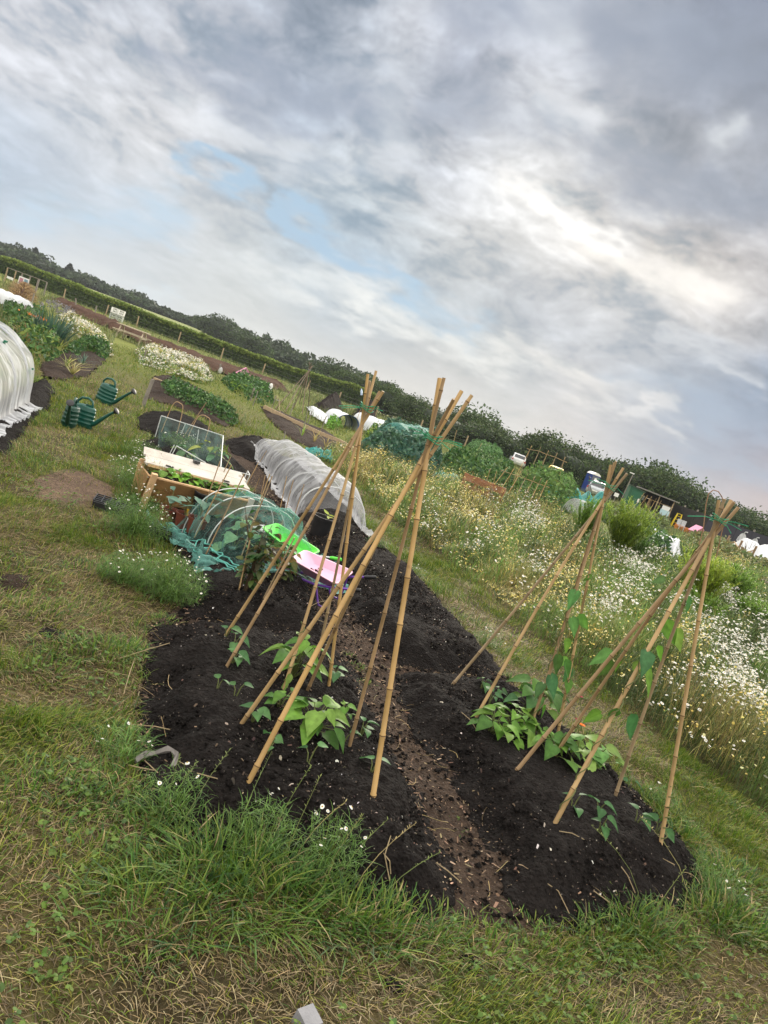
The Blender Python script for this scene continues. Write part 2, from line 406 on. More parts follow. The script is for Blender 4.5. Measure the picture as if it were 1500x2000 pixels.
SC.view_settings.view_transform = 'Standard'; SC.view_settings.look = 'None'
SC.view_settings.exposure = 0.88; SC.view_settings.gamma = 1
SC.render.engine = 'CYCLES'
SC.cycles.use_denoising = True
SC.cycles.max_bounces = 6; SC.cycles.diffuse_bounces = 3; SC.cycles.glossy_bounces = 2; SC.cycles.transmission_bounces = 4; SC.cycles.transparent_max_bounces = 20
SC.cycles.caustics_reflective = False; SC.cycles.caustics_refractive = False
SC.cycles.use_adaptive_sampling = True; SC.cycles.adaptive_threshold = 0.02

def haze():
    me = MB(); x0, x1, y0, y1, z0, z1 = -900, 900, -60, 1350, -8, 48
    me.add([(x0, y0, z0), (x1, y0, z0), (x1, y1, z0), (x0, y1, z0), (x0, y0, z1), (x1, y0, z1), (x1, y1, z1), (x0, y1, z1)], [(3, 2, 1, 0), (4, 5, 6, 7), (0, 1, 5, 4), (1, 2, 6, 5), (2, 3, 7, 6), (3, 0, 4, 7)])
    m = bpy.data.materials.new('haze'); m.use_nodes = True; N = m.node_tree.nodes; N.remove(N['Principled BSDF'])
    v = N.new('ShaderNodeVolumePrincipled'); v.inputs['Color'].default_value = (.88, .93, 1, 1); v.inputs['Density'].default_value = .00026; v.inputs['Anisotropy'].default_value = .2
    m.node_tree.links.new(v.outputs['Volume'], N['Material Output'].inputs['Volume'])
    tag(me.build('haze', m), kind='stuff')
haze()
# ------------------------------------------------------------------ plot outlines, measured on the ground
def poly(pts, z=0.0): return [tuple(P(x, y, z)[:2]) for x, y in pts]
BASE = poly([(330,1008),(352,1100),(372,1165),(322,1205),(296,1225),(275,1350),(262,1480),(300,1580),(345,1628),(480,1668),(620,1720),(740,1765),(840,1785),(960,1805),(1080,1810),(1190,1800),(1330,1775),(1388,1740),(1325,1640),(1225,1535),(1150,1465),(1065,1402),(980,1312),(908,1235),(835,1152),(765,1085),(705,1050),(692,998),(620,925),(545,888),(470,853),(438,860),(452,905),(492,960),(480,1020),(400,1020)])
BED_A = poly([(302,1224),(282,1350),(264,1480),(300,1578),(345,1624),(480,1664),(620,1715),(720,1755),(830,1782),(882,1760),(858,1650),(793,1510),(733,1400),(692,1315),(645,1265),(560,1246),(430,1226)])
BED_B = poly([(330,1012),(352,1095),(374,1166),(330,1203),(430,1216),(540,1238),(640,1258),(628,1205),(606,1150),(565,1095),(520,1060),(482,1028),(410,1020)])
BED_C = poly([(596,1050),(640,1033),(700,1050),(762,1088),(832,1153),(905,1237),(978,1310),(955,1325),(860,1316),(780,1300),(722,1252),(690,1205),(668,1150),(648,1105)])
BED_D = poly([(772,1318),(870,1326),(966,1332),(1062,1402),(1150,1468),(1222,1538),(1320,1640),(1380,1735),(1335,1768),(1190,1795),(1050,1795),(988,1745),(938,1645),(883,1555),(830,1455),(791,1375)])
BED_E = poly([(500,905),(545,892),(625,930),(700,1000),(712,1060),(655,1062),(605,1030),(566,990),(525,945)])
BED_F = poly([(440,862),(478,853),(520,868),(548,890),(520,905),(486,900),(455,887)])
BED_G = poly([(268,815),(300,803),(350,816),(420,848),(446,872),(400,882),(340,862),(275,840)])
BED_H = poly([(275,866),(300,850),(355,862),(440,895),(490,925),(470,945),(400,932),(330,905),(280,890)])
BED_I = poly([(300,735),(330,733),(420,775),(472,826),(440,835),(390,815),(330,790),(285,780)])
BED_J = poly([(508,795),(545,803),(650,850),(702,892),(690,918),(640,890),(580,865),(535,830)])
BED_K = poly([(78,712),(120,685),(190,688),(207,702),(170,735),(130,742),(85,738)])
BED_L = poly([(-60,885),(0,890),(18,872),(50,836),(90,800),(103,765),(88,738),(40,760),(-20,800)])
BEDS = [BED_A, BED_B, BED_C, BED_D, BED_E, BED_F, BED_G, BED_H, BED_I, BED_J, BED_K, BED_L]
BARE = [BASE] + BEDS[4:]
BED_DIRT = poly([(64,935),(140,915),(215,945),(222,972),(150,985),(80,975)])   # worn bare earth in the turf on the left
MEADOW = poly([(585,900),(640,905),(700,940),(755,1005),(840,1070),(930,1140),(1020,1215),(1120,1300),(1210,1370),(1310,1450),(1420,1530),(1560,1640),(1950,1960),(1980,1440),(1500,1110),(1380,1066),(1290,1058),(1210,1060),(1110,1025),(1010,985),(900,950),(810,925),(720,900),(650,880)])

def bedmask(x, y):
    m = np.zeros(np.shape(x), bool)
    for b in BARE: m |= inpoly(x, y, b)
    return m

# ------------------------------------------------------------------ ground
def turf_mix(x, y):
    """0 = dry straw, 1 = lush green, patchy"""
    a = fbm(x * .8 + 3, y * .8, 4, 120, .6); b = fbm(x * 2.6, y * 2.6, 3, 130)
    v = ss(.42, .62, a * .6 + b * .4)
    d = np.hypot(x, y)
    v = np.clip(v * .85 + .19 + .10 * ss(4, 12, d) + .28 * ss(14, 40, d), 0, 1)
    # trodden, dry strip at the photographer's feet
    v = v * (1 - .38 * ss(1.95, 1.5, y) * ss(.9, -.2, x))
    return v

def groundmat():
    m, nt, N, L, b = _new('ground')
    tc = N.new('ShaderNodeTexCoord')
    def noise(sc, det=6, rough=.6):
        n = N.new('ShaderNodeTexNoise'); n.inputs['Scale'].default_value = sc; n.inputs['Detail'].default_value = det; n.inputs['Roughness'].default_value = rough
        L.new(tc.outputs['Object'], n.inputs['Vector']); return n.outputs['Fac']
    at_ = N.new('ShaderNodeAttribute'); at_.attribute_name = 'tint'
    r1 = N.new('ShaderNodeValToRGB'); e = r1.color_ramp.elements
    e[0].position = .36; e[0].color = (.45, .4, .33, 1); e[1].position = .64; e[1].color = (1.4, 1.35, 1.2, 1)
    L.new(noise(45, 8, .75), r1.inputs['Fac'])
    mx = N.new('ShaderNodeMix'); mx.data_type = 'RGBA'; mx.blend_type = 'MULTIPLY'; mx.inputs['Factor'].default_value = 1
    L.new(at_.outputs['Color'], mx.inputs[6]); L.new(r1.outputs['Color'], mx.inputs[7])
    L.new(mx.outputs[2], b.inputs['Base Color']); b.inputs['Roughness'].default_value = .95; b.inputs['Specular IOR Level'].default_value = .15
    bp = N.new('ShaderNodeBump'); bp.inputs['Strength'].default_value = .8; bp.inputs['Distance'].default_value = .02
    L.new(noise(70, 6), bp.inputs['Height']); L.new(bp.outputs['Normal'], b.inputs['Normal'])
    return m

def build_ground():
    t = np.linspace(-1, 1, 340); xs = np.sinh(t * 6.2) / math.sinh(6.2) * 850
    u = np.linspace(0, 1, 420); ys = -30 + np.sinh(u * 7.0 + .0) / math.sinh(7.0) * 5000
    ys = np.concatenate([np.linspace(-40, .3, 14)[:-1], .3 + (np.sinh(u * 6.4) / math.sinh(6.4)) * 1280])
    X, Y = np.meshgrid(xs, ys, indexing='ij'); Z = gz(X, Y)
    bare = np.zeros(X.shape, bool); near = np.hypot(X, Y) < 60
    bare[near] = bedmask(X[near], Y[near])
    Z = Z - .03 * bare
    n0, n1 = X.shape
    V = np.stack([X, Y, Z], -1).reshape(-1, 3)
    ii, jj = np.meshgrid(np.arange(n0 - 1), np.arange(n1 - 1), indexing='ij'); i = (ii * n1 + jj).ravel()
    Fc = np.stack([i, i + n1, i + n1 + 1, i + 1], -1)
    d = np.hypot(X, Y); g = turf_mix(X, Y)
    soil = np.array([.048, .037, .022]); straw = np.array([.115, .092, .05]); green = np.array([.055, .075, .018]); hay = np.array([.17, .18, .055])
    k = fbm(X * 3, Y * 3, 3, 9)[..., None]
    c = soil * (1 - ss(.3, .6, k)) + straw * ss(.3, .6, k)
    c = c * (1 - .75 * g[..., None]) + green * (.75 * g[..., None])
    far = ss(10, 32, d)[..., None]
    mead = np.array([.155, .19, .045]) * (1 - .35 * k) + hay * .35 * ss(.45, .6, fbm(X * .12, Y * .12, 4, 77))[..., None]
    c = c * (1 - far) + mead * far
    c[inpoly(X, Y, BED_DIRT)] = (.17, .125, .09)
    field = (ss(-30, -60, X) * ss(100, 130, Y))[..., None]          # the pale crop field beyond the hedge
    c = c * (1 - field) + np.array([.2, .24, .1]) * field
    return tag(np_obj('ground', V, Fc, groundmat(), c.reshape(-1, 3), smooth=True), kind='structure')
build_ground()

# ------------------------------------------------------------------ soil
def soilmat(name, col, speck=.5, gloss=.75):
    m, nt, N, L, b = _new(name)
    tc = N.new('ShaderNodeTexCoord')
    def noise(sc, det=6, rough=.6):
        n = N.new('ShaderNodeTexNoise'); n.inputs['Scale'].default_value = sc; n.inputs['Detail'].default_value = det; n.inputs['Roughness'].default_value = rough
        L.new(tc.outputs['Object'], n.inputs['Vector']); return n.outputs['Fac']
    r1 = N.new('ShaderNodeValToRGB'); e = r1.color_ramp.elements
    e[0].position = .34; e[0].color = (*[c * .45 for c in col], 1); e[1].position = .68; e[1].color = (*[c * 1.5 for c in col], 1)
    L.new(noise(38, 9, .72), r1.inputs['Fac'])
    r0 = N.new('ShaderNodeValToRGB'); e = r0.color_ramp.elements      # damp and dry areas
    e[0].position = .35; e[0].color = (.75, .72, .7, 1); e[1].position = .7; e[1].color = (1.35, 1.3, 1.25, 1)
    L.new(noise(1.6, 4), r0.inputs['Fac'])
    m0 = N.new('ShaderNodeMix'); m0.data_type = 'RGBA'; m0.blend_type = 'MULTIPLY'; m0.inputs['Factor'].default_value = 1
    L.new(r1.outputs['Color'], m0.inputs[6]); L.new(r0.outputs['Color'], m0.inputs[7])
    vo = N.new('ShaderNodeTexVoronoi'); vo.inputs['Scale'].default_value = 95; L.new(tc.outputs['Object'], vo.inputs['Vector'])
    sp = N.new('ShaderNodeSeparateColor'); L.new(vo.outputs['Color'], sp.inputs['Color'])
    g1 = N.new('ShaderNodeMath'); g1.operation = 'GREATER_THAN'; g1.inputs[1].default_value = 1 - .05 * speck; L.new(sp.outputs['Red'], g1.inputs[0])
    g2 = N.new('ShaderNodeMath'); g2.operation = 'LESS_THAN'; g2.inputs[1].default_value = .22; L.new(vo.outputs['Distance'], g2.inputs[0])
    g3 = N.new('ShaderNodeMath'); g3.operation = 'MULTIPLY'; L.new(g1.outputs[0], g3.inputs[0]); L.new(g2.outputs[0], g3.inputs[1])
    mx = N.new('ShaderNodeMix'); mx.data_type = 'RGBA'; L.new(g3.outputs[0], mx.inputs['Factor']); L.new(m0.outputs[2], mx.inputs[6])
    mx.inputs[7].default_value = (.24, .21, .18, 1)
    L.new(mx.outputs[2], b.inputs['Base Color']); b.inputs['Roughness'].default_value = gloss; b.inputs['Specular IOR Level'].default_value = .12
    ma = N.new('ShaderNodeMath'); ma.operation = 'ADD'; L.new(noise(55, 8, .7), ma.inputs[0])
    v2 = N.new('ShaderNodeTexVoronoi'); v2.inputs['Scale'].default_value = 60; L.new(tc.outputs['Object'], v2.inputs['Vector']); L.new(v2.outputs['Distance'], ma.inputs[1])
    bp = N.new('ShaderNodeBump'); bp.inputs['Strength'].default_value = 1.0; bp.inputs['Distance'].default_value = .018
    L.new(ma.outputs[0], bp.inputs['Height']); L.new(bp.outputs['Normal'], b.inputs['Normal'])
    return m
M_SOIL = soilmat('black_compost', (.0125, .0105, .0100), .6, .9)
M_SOIL2 = soilmat('brown_soil', (.040, .028, .022), .4, .85)
M_PATH = soilmat('trodden_soil', (.058, .041, .031), 1.0, .9)
M_HEAP = soilmat('dark_manure', (.016, .011, .010), .1, .9)
M_BANK = soilmat('red_brown_earth', (.085, .050, .036), .5, .95)
MOUNDS = []
def bed_h(x, y):
    """height of the beds above the turf"""
    z = np.zeros(np.shape(x)); 
    for (pl, h, w, s) in MOUNDS:
        ins = inpoly(x, y, pl); d = edist(x, y, pl)
        z = np.where(ins, np.maximum(z, h * ss(0, w, d)), z)
    return z
def clod(x, y, s, amp):
    a = fbm(x * 6, y * 6, 4, s, .6) - .5; b = np.abs(fbm(x * 19, y * 19, 4, s + 5, .62) - .5)
    return amp * (a * 1.5 + b * 1.6)
def mound(name, pl, h, w, step, m, label=None, cat=None, group=None, amp=.03, seed=0, lift=.012, kind=None):
    A = np.array(pl); (x0, y0), (x1, y1) = A.min(0) - .08, A.max(0) + .08
    xs = np.arange(x0, x1, step); ys = np.arange(y0, y1, step); X, Y = np.meshgrid(xs, ys, indexing='ij')
    rag = (fbm(X * 5, Y * 5, 4, seed + 31) - .5) * .17
    d = edist(X, Y, pl); sd = np.where(inpoly(X, Y, pl), d, -d) + rag * min(1, w * 4)
    prof = ss(0, w, sd)
    Z = gz(X, Y) + lift + h * prof * (1 + .5 * (fbm(X * 2.1, Y * 2.1, 3, seed + 3) - .5)) + clod(X, Y, seed + 7, amp) * np.clip(sd / .08 + .35, 0, 1)
    Z = np.where(sd < -.015, gz(X, Y) - .04, Z)
    keep = sd > -.06
    n1 = X.shape[1]; ii, jj = np.meshgrid(np.arange(X.shape[0] - 1), np.arange(n1 - 1), indexing='ij')
    k = keep[:-1, :-1] & keep[1:, :-1] & keep[:-1, 1:] & keep[1:, 1:]
    i = (ii * n1 + jj)[k]
    Fc = np.stack([i, i + n1, i + n1 + 1, i + 1], -1)
    used, inv = np.unique(Fc, return_inverse=True)
    V = np.stack([X, Y, Z], -1).reshape(-1, 3)[used]
    o = np_obj(name, V, inv.reshape(Fc.shape), m, smooth=True)
    MOUNDS.append((pl, h, w, seed))
    return tag(o, label, cat, group, kind)

mound('path', BASE, .0, .05, .025, M_PATH, amp=.02, seed=400, lift=.004, kind='structure')
G = 'raised soil beds of the plot'
mound('soil_bed', BED_A, .115, .26, .014, M_SOIL, 'black compost bed under the two bean wigwams nearest the pink barrow', 'garden bed', G, .034, 10)
mound('soil_bed', BED_B, .10, .24, .018, M_SOIL, 'black compost bed under the green netting tunnel and raspberry bush', 'garden bed', G, .034, 20)
mound('soil_bed', BED_C, .13, .28, .018, M_SOIL, 'bare black compost bed behind the pink wheelbarrow beside the grass path', 'garden bed', G, .034, 30)
mound('soil_bed', BED_D, .12, .27, .015, M_SOIL, 'black compost bed with leafy squash row under the two wigwams by the meadow', 'garden bed', G, .034, 40)
mound('soil_bed', BED_E, .10, .30, .035, M_SOIL, 'black soil strip under the white mesh tunnel', 'garden bed', G, .03, 50)
mound('soil_bed', BED_F, .14, .35, .035, M_SOIL, 'small black soil mound just beyond the white mesh tunnel', 'garden bed', G, .03, 60)
mound('soil_bed', BED_G, .14, .4, .04, M_SOIL, 'black soil mound behind the white framed net cage', 'garden bed', G, .03, 70)
mound('soil_bed', BED_H, .12, .35, .04, M_SOIL, 'black soil mound inside the white framed net cage', 'garden bed', G, .03, 80)
mound('soil_bed', BED_I, .06, .4, .07, M_SOIL2, 'brown soil bed with a row of green potato plants', 'garden bed', 'brown soil beds further back', .03, 90)
mound('soil_bed', BED_J, .06, .4, .08, M_SOIL2, 'long bare brown soil bed in front of the black mesh fence', 'garden bed', 'brown soil beds further back', .03, 100)
mound('soil_bed', BED_K, .06, .3, .06, M_SOIL2, 'brown soil bed with yellowing onions left of the grass path', 'garden bed', 'brown soil beds further back', .03, 110)
mound('soil_bed', BED_L, .08, .25, .04, M_SOIL, 'dark soil bed under the big white hooped tunnel', 'garden bed', G, .03, 120)
mound('soil_bed', BED_DIRT, .0, .2, .04, soilmat('worn_earth', (.16, .115, .085), .6, .95), 'patch of worn bare earth in the turf near the planter', 'bare patch', None, .015, 130, .004)

def gh(x, y): return gz(x, y) + .012 + bed_h(np.asarray(x, float), np.asarray(y, float))
def Pg(px, py, dz=0.0):
    """point on turf, path or bed top seen at a photo pixel"""
    z = 0.08
    for _ in range(5):
        p = P(px, py, z); z = float(gh(p.x, p.y)) - float(terrain(p.x, p.y))
    p.z = float(gh(p.x, p.y)) + dz
    return p
# ------------------------------------------------------------------ grass, straw and chips
def blades(x, y, z, h, w, lean, cols, az=None, seg=3):
    """curved tapering blades as triangles; all arguments are arrays"""
    n = len(x); az = rng.uniform(0, 2 * PI, n) if az is None else az
    dx, dy = np.cos(az), np.sin(az); wa = az + PI / 2 + rng.normal(0, .5, n); wx, wy = np.cos(wa) * w / 2, np.sin(wa) * w / 2
    T = (0, .45, .8, 1.0); V = np.zeros((n, 7, 3), np.float32); C = np.zeros((n, 7, 3), np.float32)
    for k, t in enumerate(T):
        r = h * lean * t ** 1.8; zz = z + h * (t - .42 * np.minimum(lean, 1.6) * t * t)
        cx, cy = x + dx * r, y + dy * r; wd_ = (1, .85, .5, 0)[k]
        if k < 3:
            V[:, k * 2] = np.stack([cx + wx * wd_, cy + wy * wd_, zz], -1); V[:, k * 2 + 1] = np.stack([cx - wx * wd_, cy - wy * wd_, zz], -1)
        else: V[:, 6] = np.stack([cx, cy, zz], -1)
    C[:] = cols[:, None, :]
    b = (np.arange(n) * 7)[:, None]
    tri = np.array([[0, 1, 3], [0, 3, 2], [2, 3, 5], [2, 5, 4], [4, 5, 6]])
    Fc = (b[:, None, :] + tri[None]).reshape(-1, 3)
    return V.reshape(-1, 3), Fc, C.reshape(-1, 3)

def flat_bits(x, y, z, L, W, cols, tilt=.35, arch=.0):
    """small flat slivers lying at random angles"""
    n = len(x); a = rng.uniform(0, 2 * PI, n); u = np.stack([np.cos(a), np.sin(a), rng.normal(0, tilt, n)], -1); u /= np.linalg.norm(u, axis=1)[:, None]
    v = np.stack([-np.sin(a), np.cos(a), rng.normal(0, tilt, n)], -1); c = np.stack([x, y, z], -1)
    L2 = (L / 2)[:, None]; W2 = (W / 2)[:, None]; up = np.zeros((n, 3)); up[:, 2] = arch * L
    V = np.stack([c - u * L2 - v * W2 * .7, c - u * L2 + v * W2, c + v * W2 * 1.1 + up, c - v * W2 + up, c + u * L2 + v * W2 * .6, c + u * L2 - v * W2 * .8], 1).reshape(-1, 3)
    b = (np.arange(n) * 6)[:, None, None]; Fc = (b + np.array([[0, 3, 2, 1], [3, 5, 4, 2]])[None]).reshape(-1, 4)
    return V, Fc, np.repeat(cols, 6, 0)

def merge(parts):
    V = []; Fc = []; C = []; o = 0
    for v, f, c in parts: V.append(v); Fc.append(f + o); C.append(c); o += len(v)
    return np.concatenate(V), np.concatenate(Fc), np.concatenate(C)

def pick(n, pal, wts, jit=.18):
    pal = np.array(pal, float); i = rng.choice(len(pal), n, p=np.array(wts) / sum(wts))
    return pal[i] * rng.uniform(1 - jit, 1 + jit, (n, 1)) * rng.uniform(1 - jit * .4, 1 + jit * .4, (n, 3))

def infov(x, y, z=0, m=420):
    px, py, dp = projn(np.stack([x, y, np.full_like(x, z) if np.isscalar(z) else z], -1))
    return (dp > .1) & (px > -m) & (px < 1500 + m) & (py > 300) & (py < 2300)

def scatter(x0, x1, y0, y1, dens):
    n = int((x1 - x0) * (y1 - y0) * dens); x = rng.uniform(x0, x1, n); y = rng.uniform(y0, y1, n)
    k = infov(x, y); return x[k], y[k]

GREEN = [(.105, .180, .018), (.185, .230, .026), (.058, .115, .018), (.30, .29, .06)]
DRY = [(.34, .26, .12), (.22, .165, .08), (.44, .36, .21), (.14, .105, .055)]
M_GRASS = leafmat('grass_blades', None, .55, .3, .12, 30)
M_DRY = leafmat('straw', None, .8, .15, .2, 30, .2)
inmead = lambda x, y: inpoly(x, y, MEADOW)

def lawn():
    parts = []; zones = [(0, 3.2, 13000, 1.0), (3.2, 6, 7500, 1.15), (6, 10, 2600, 1.7), (10, 17, 800, 2.4), (17, 34, 110, 3.6)]
    for (r0, r1, dn, s) in zones:
        x, y = scatter(-.75 * r1 - 1, .72 * r1 + 1, .4, r1, dn); d = np.hypot(x, y); k = (d >= r0) & (d < r1)
        x, y = x[k], y[k]
        rx = (fbm(x * 5, y * 5, 3, 31) - .5) * .14
        k = ~bedmask(x + rx, y - rx) & ~inmead(x, y); x, y = x[k], y[k]
        bare = inpoly(x, y, BED_DIRT); k = ~bare | (rng.random(len(x)) < .06); x, y = x[k], y[k]
        g = turf_mix(x, y); n = len(x)
        tuft = ss(.52, .72, fbm(x * 3.1, y * 3.1, 3, 210))                 # longer tufts
        thin = rng.random(n) < (.45 + .55 * np.maximum(g, tuft)); x, y, g, tuft = x[thin], y[thin], g[thin], tuft[thin]; n = len(x)
        dry = rng.random(n) > (.22 + .72 * g)
        c = pick(n, GREEN, (4, 4, 2, 2.5)); c[dry] = pick(int(dry.sum()), DRY, (3, 4, 1.5, 3))
        lush = (rng.random(n) < .8 * tuft) & ~dry; c[lush] *= np.array([.8, .98, .85])
        h = rng.uniform(.022, .055, n) * (1 + 1.35 * tuft * g) * (1 + .35 * (s - 1)); h[dry] *= rng.uniform(.5, 1.0, int(dry.sum()))
        w = rng.uniform(.0022, .0042, n) * s; lean = rng.gamma(2.2, .26, n) + .12; lean[dry] += rng.uniform(.1, 1.5, int(dry.sum()))
        az = rng.uniform(0, 2 * PI, n) * .55 + 2 * PI * fbm(x * 1.4, y * 1.4, 2, 300)
        parts.append(blades(x, y, gz(x, y) - .004, h, w, lean, c, az))
    # dead thatch lying between the blades
    x, y = scatter(-3.2, 3.4, .9, 6.5, 1500); k = ~bedmask(x, y) & ~inmead(x, y) & (rng.random(len(x)) < 1.15 - turf_mix(x, y)); x, y = x[k], y[k]; n = len(x)
    V, Fc, C = flat_bits(x, y, gz(x, y) + .006, rng.uniform(.015, .06, n), rng.uniform(.0015, .0032, n), pick(n, [(.20, .15, .08), (.12, .09, .05), (.30, .235, .13), (.07, .055, .03)], (3, 3, 1.5, 2)), .22, .05)
    parts.append((V, np.concatenate([Fc[:, :3], Fc[:, [0, 2, 3]]]), C))
    # clover and small broad weeds
    x, y = scatter(-3, 3.2, 1, 6, 260); k = ~bedmask(x, y) & ~inmead(x, y) & (fbm(x * 1.9, y * 1.9, 3, 333) > .62); x, y = x[k], y[k]; n = len(x); zz = gz(x, y) + rng.uniform(.012, .04, n)
    for q in range(3):
        a = rng.uniform(0, .6, n) + q * 2.1; V, Fc, C = flat_bits(x + np.cos(a) * .007, y + np.sin(a) * .007, zz, rng.uniform(.010, .017, n), rng.uniform(.009, .014, n), pick(n, [(.09, .16, .025), (.12, .19, .03), (.06, .11, .025)], (2, 2, 1)), .4, .1); parts.append((V, np.concatenate([Fc[:, :3], Fc[:, [0, 2, 3]]]), C))
    V, Fc, C = merge(parts); o = np_obj('grass', V, Fc, M_GRASS, C)
    return tag(o, 'short patchy green and straw coloured turf round the beds', 'grass', kind='stuff')
lawn()

def tuft_blades(cx, cy, rad, h, n, pal, wts, w=.0045, lean=.9, ell=1.0):
    a = rng.uniform(0, 2 * PI, n); r = rad * np.sqrt(rng.random(n)); x = cx + r * np.cos(a) * ell; y = cy + r * np.sin(a)
    hh = h * rng.uniform(.45, 1.1, n) * (1 - .35 * (r / rad)); az = a + rng.normal(0, .8, n)
    return blades(x, y, gz(x, y) - .005, hh, rng.uniform(.6, 1.25, n) * w, (.2 + lean * (r / rad)) * rng.uniform(.5, 1.5, n), pick(n, pal, wts), az)
LUSH = [(.060, .140, .020), (.110, .190, .026), (.038, .088, .024), (.17, .225, .035), (.34, .27, .13)]
def long_grass():
    T = [(470,1720,.26,.30,900),(350,1760,.24,.22,650),(560,1760,.2,.24,520),(260,1800,.2,.16,420),(700,1790,.2,.24,520),(780,1800,.17,.20,380),(640,1760,.16,.2,350),(420,1680,.14,.26,260),(530,1690,.14,.27,260),
         (190,1275,0.18,0.14,372),(120,1265,.15,.12,260),(80,1300,0.17,0.12,252),(250,1275,.12,.13,220),(60,1560,0.21,0.14,372),(140,1560,0.15,0.12,252),(220,1545,.15,.13,300),
         (230,1440,0.12,0.12,198),(245,1500,0.11,0.13,180),(215,1590,0.14,0.11,198),(330,1610,.1,.2,180),(300,1640,.16,.16,260),(190,1690,0.15,0.10,198),(320,1215,.1,.1,160),
         (1240,1800,.16,.2,420),(1190,1830,.15,.16,330),(1290,1830,.18,.17,420),(1130,1840,.15,.12,250),(1060,1850,.17,.12,300),(960,1850,.16,.13,280),(870,1830,.14,.13,240),
         (1410,1790,.2,.24,520),(1440,1720,.18,.2,420),(1380,1800,.15,.2,300),(1470,1830,.25,.2,460),(1345,1640,.14,.16,260),(1300,1590,.13,.16,240),(1250,1545,.12,.14,210),(1390,1700,.12,.15,200),(1200,1495,.11,.13,190),(1150,1445,.1,.12,170),
         (700,1305,.07,.07,140),(720,1335,.07,.06,140),(685,1285,.05,.06,90),(1000,1330,.09,.1,150),(1000,1290,.14,.1,200),(930,1220,.12,.1,170),(850,1150,.12,.1,170),(780,1090,.12,.1,170),
         (900,1620,.035,.05,40),(905,1645,.04,.05,60),(890,1605,.03,.05,35),(1400,1560,.2,.13,330),(1460,1600,.2,.14,330),(1340,1510,.17,.1,260),(40,1420,0.15,0.08,180),(150,1400,0.14,0.08,168),(90,1190,.2,.09,300),(30,1120,.25,.1,300),(180,1120,.2,.1,280),
         (60,900,.4,.12,420),(30,905,.3,.12,300),(240,885,.3,.2,420),(210,1045,.25,.12,300),(300,860,.25,.12,260)]
    parts = []
    for (px, py, r, h, n) in T:
        p = P(px, py); h = h * (.66 if py > 1400 else .8); parts.append(tuft_blades(p.x, p.y, r * 1.0, h, int(n * .62), LUSH, (4, 4, 2.5, 2, .8), .0062 if py > 1200 else .0065))
    # ragged fringe of longer grass along the edges of the plot
    Q = np.array(BASE); n = len(Q)
    for i in range(n):
        a, b = Q[i], Q[(i + 1) % n]; L = np.hypot(*(b - a)); ctr = (a + b) / 2
        if ctr[1] > 8.5: continue
        m = int(L * 240); t = rng.random(m); nx, ny = (b - a)[1] / L, -(b - a)[0] / L
        off = np.abs(rng.normal(0, .09, m)) + .0
        x = a[0] + (b - a)[0] * t; y = a[1] + (b - a)[1] * t
        mid = np.array([np.mean(Q[:, 0]), np.mean(Q[:, 1])]); sgn = 1 if inpoly(np.array([ctr[0] + nx * .05]), np.array([ctr[1] + ny * .05]), BASE)[0] else -1
        x = x - sgn * nx * off; y = y - sgn * ny * off
        k = rng.random(m) < .8 * ss(.45, .62, fbm(x * 2.2, y * 2.2, 3, 555)); x, y = x[k], y[k]; m = len(x)
        parts.append(blades(x, y, gz(x, y) - .004, rng.uniform(.05, .13, m), rng.uniform(.003, .005, m), rng.gamma(2, .35, m) + .2, pick(m, LUSH, (4, 4, 2, 2, 1.6))))
    V, Fc, C = merge(parts); o = np_obj('long_grass', V, Fc, M_GRASS, C)
    return tag(o, 'long lush green grass tufts along the edges of the black beds', 'grass', kind='stuff')
long_grass()

def seed_stalks():
    """thin flowering stems with small seed heads that lean over the soil"""
    V = []; mb = MB()
    for (px, py, h, lx, ly) in [(500,1700,.42,.05,.05),(450,1650,.34,.02,.1),(570,1690,.3,.1,.05),(690,1740,.3,.14,.12),(660,1720,.26,.1,.1),(735,1770,.26,.16,.1),(340,1650,.36,.06,.1),(300,1640,.3,-.02,.05),(1240,1790,.36,-.3,.05),(1330,1800,.4,-.3,.1),(1420,1790,.3,-.2,.0),(1390,1690,.26,-.22,.0),(1270,1800,.24,.1,.1),(1450,1650,.22,-.1,.05),(320,1600,.24,.04,.03),(545,1700,.36,.02,.06),(620,1740,.3,.06,.08)]:
        p = P(px, py); p.z = float(gz(p.x, p.y)); mb.col = tuple(pick(1, [(.16, .2, .07), (.32, .28, .13)], (2, 1))[0])
        pts = [p + Vector((lx * t * t, ly * t * t, h * (t - .35 * t * t * (abs(lx) * 2)))) for t in (0, .3, .55, .75, .9, 1)]
        mb.tube(pts, [.0016] * 3 + [.0014, .0012, .0008], 4, False)
        for k in range(14):
            t = .55 + .45 * k / 13; i = min(4, int(t * 5)); q = pts[i].lerp(pts[i + 1], t * 5 - i) if i < 5 else pts[-1]
            mb.leaf(q, Vector((R_.uniform(-1, 1), R_.uniform(-1, 1), .8)), Vector((0, 0, 1)), .014, .004, .2, .1, 2)
    return tag(mb.build('seed_grass', M_DRY, tint=True), 'tall thin seeding grass stems leaning over the black soil edge', 'grass', kind='stuff')
seed_stalks()

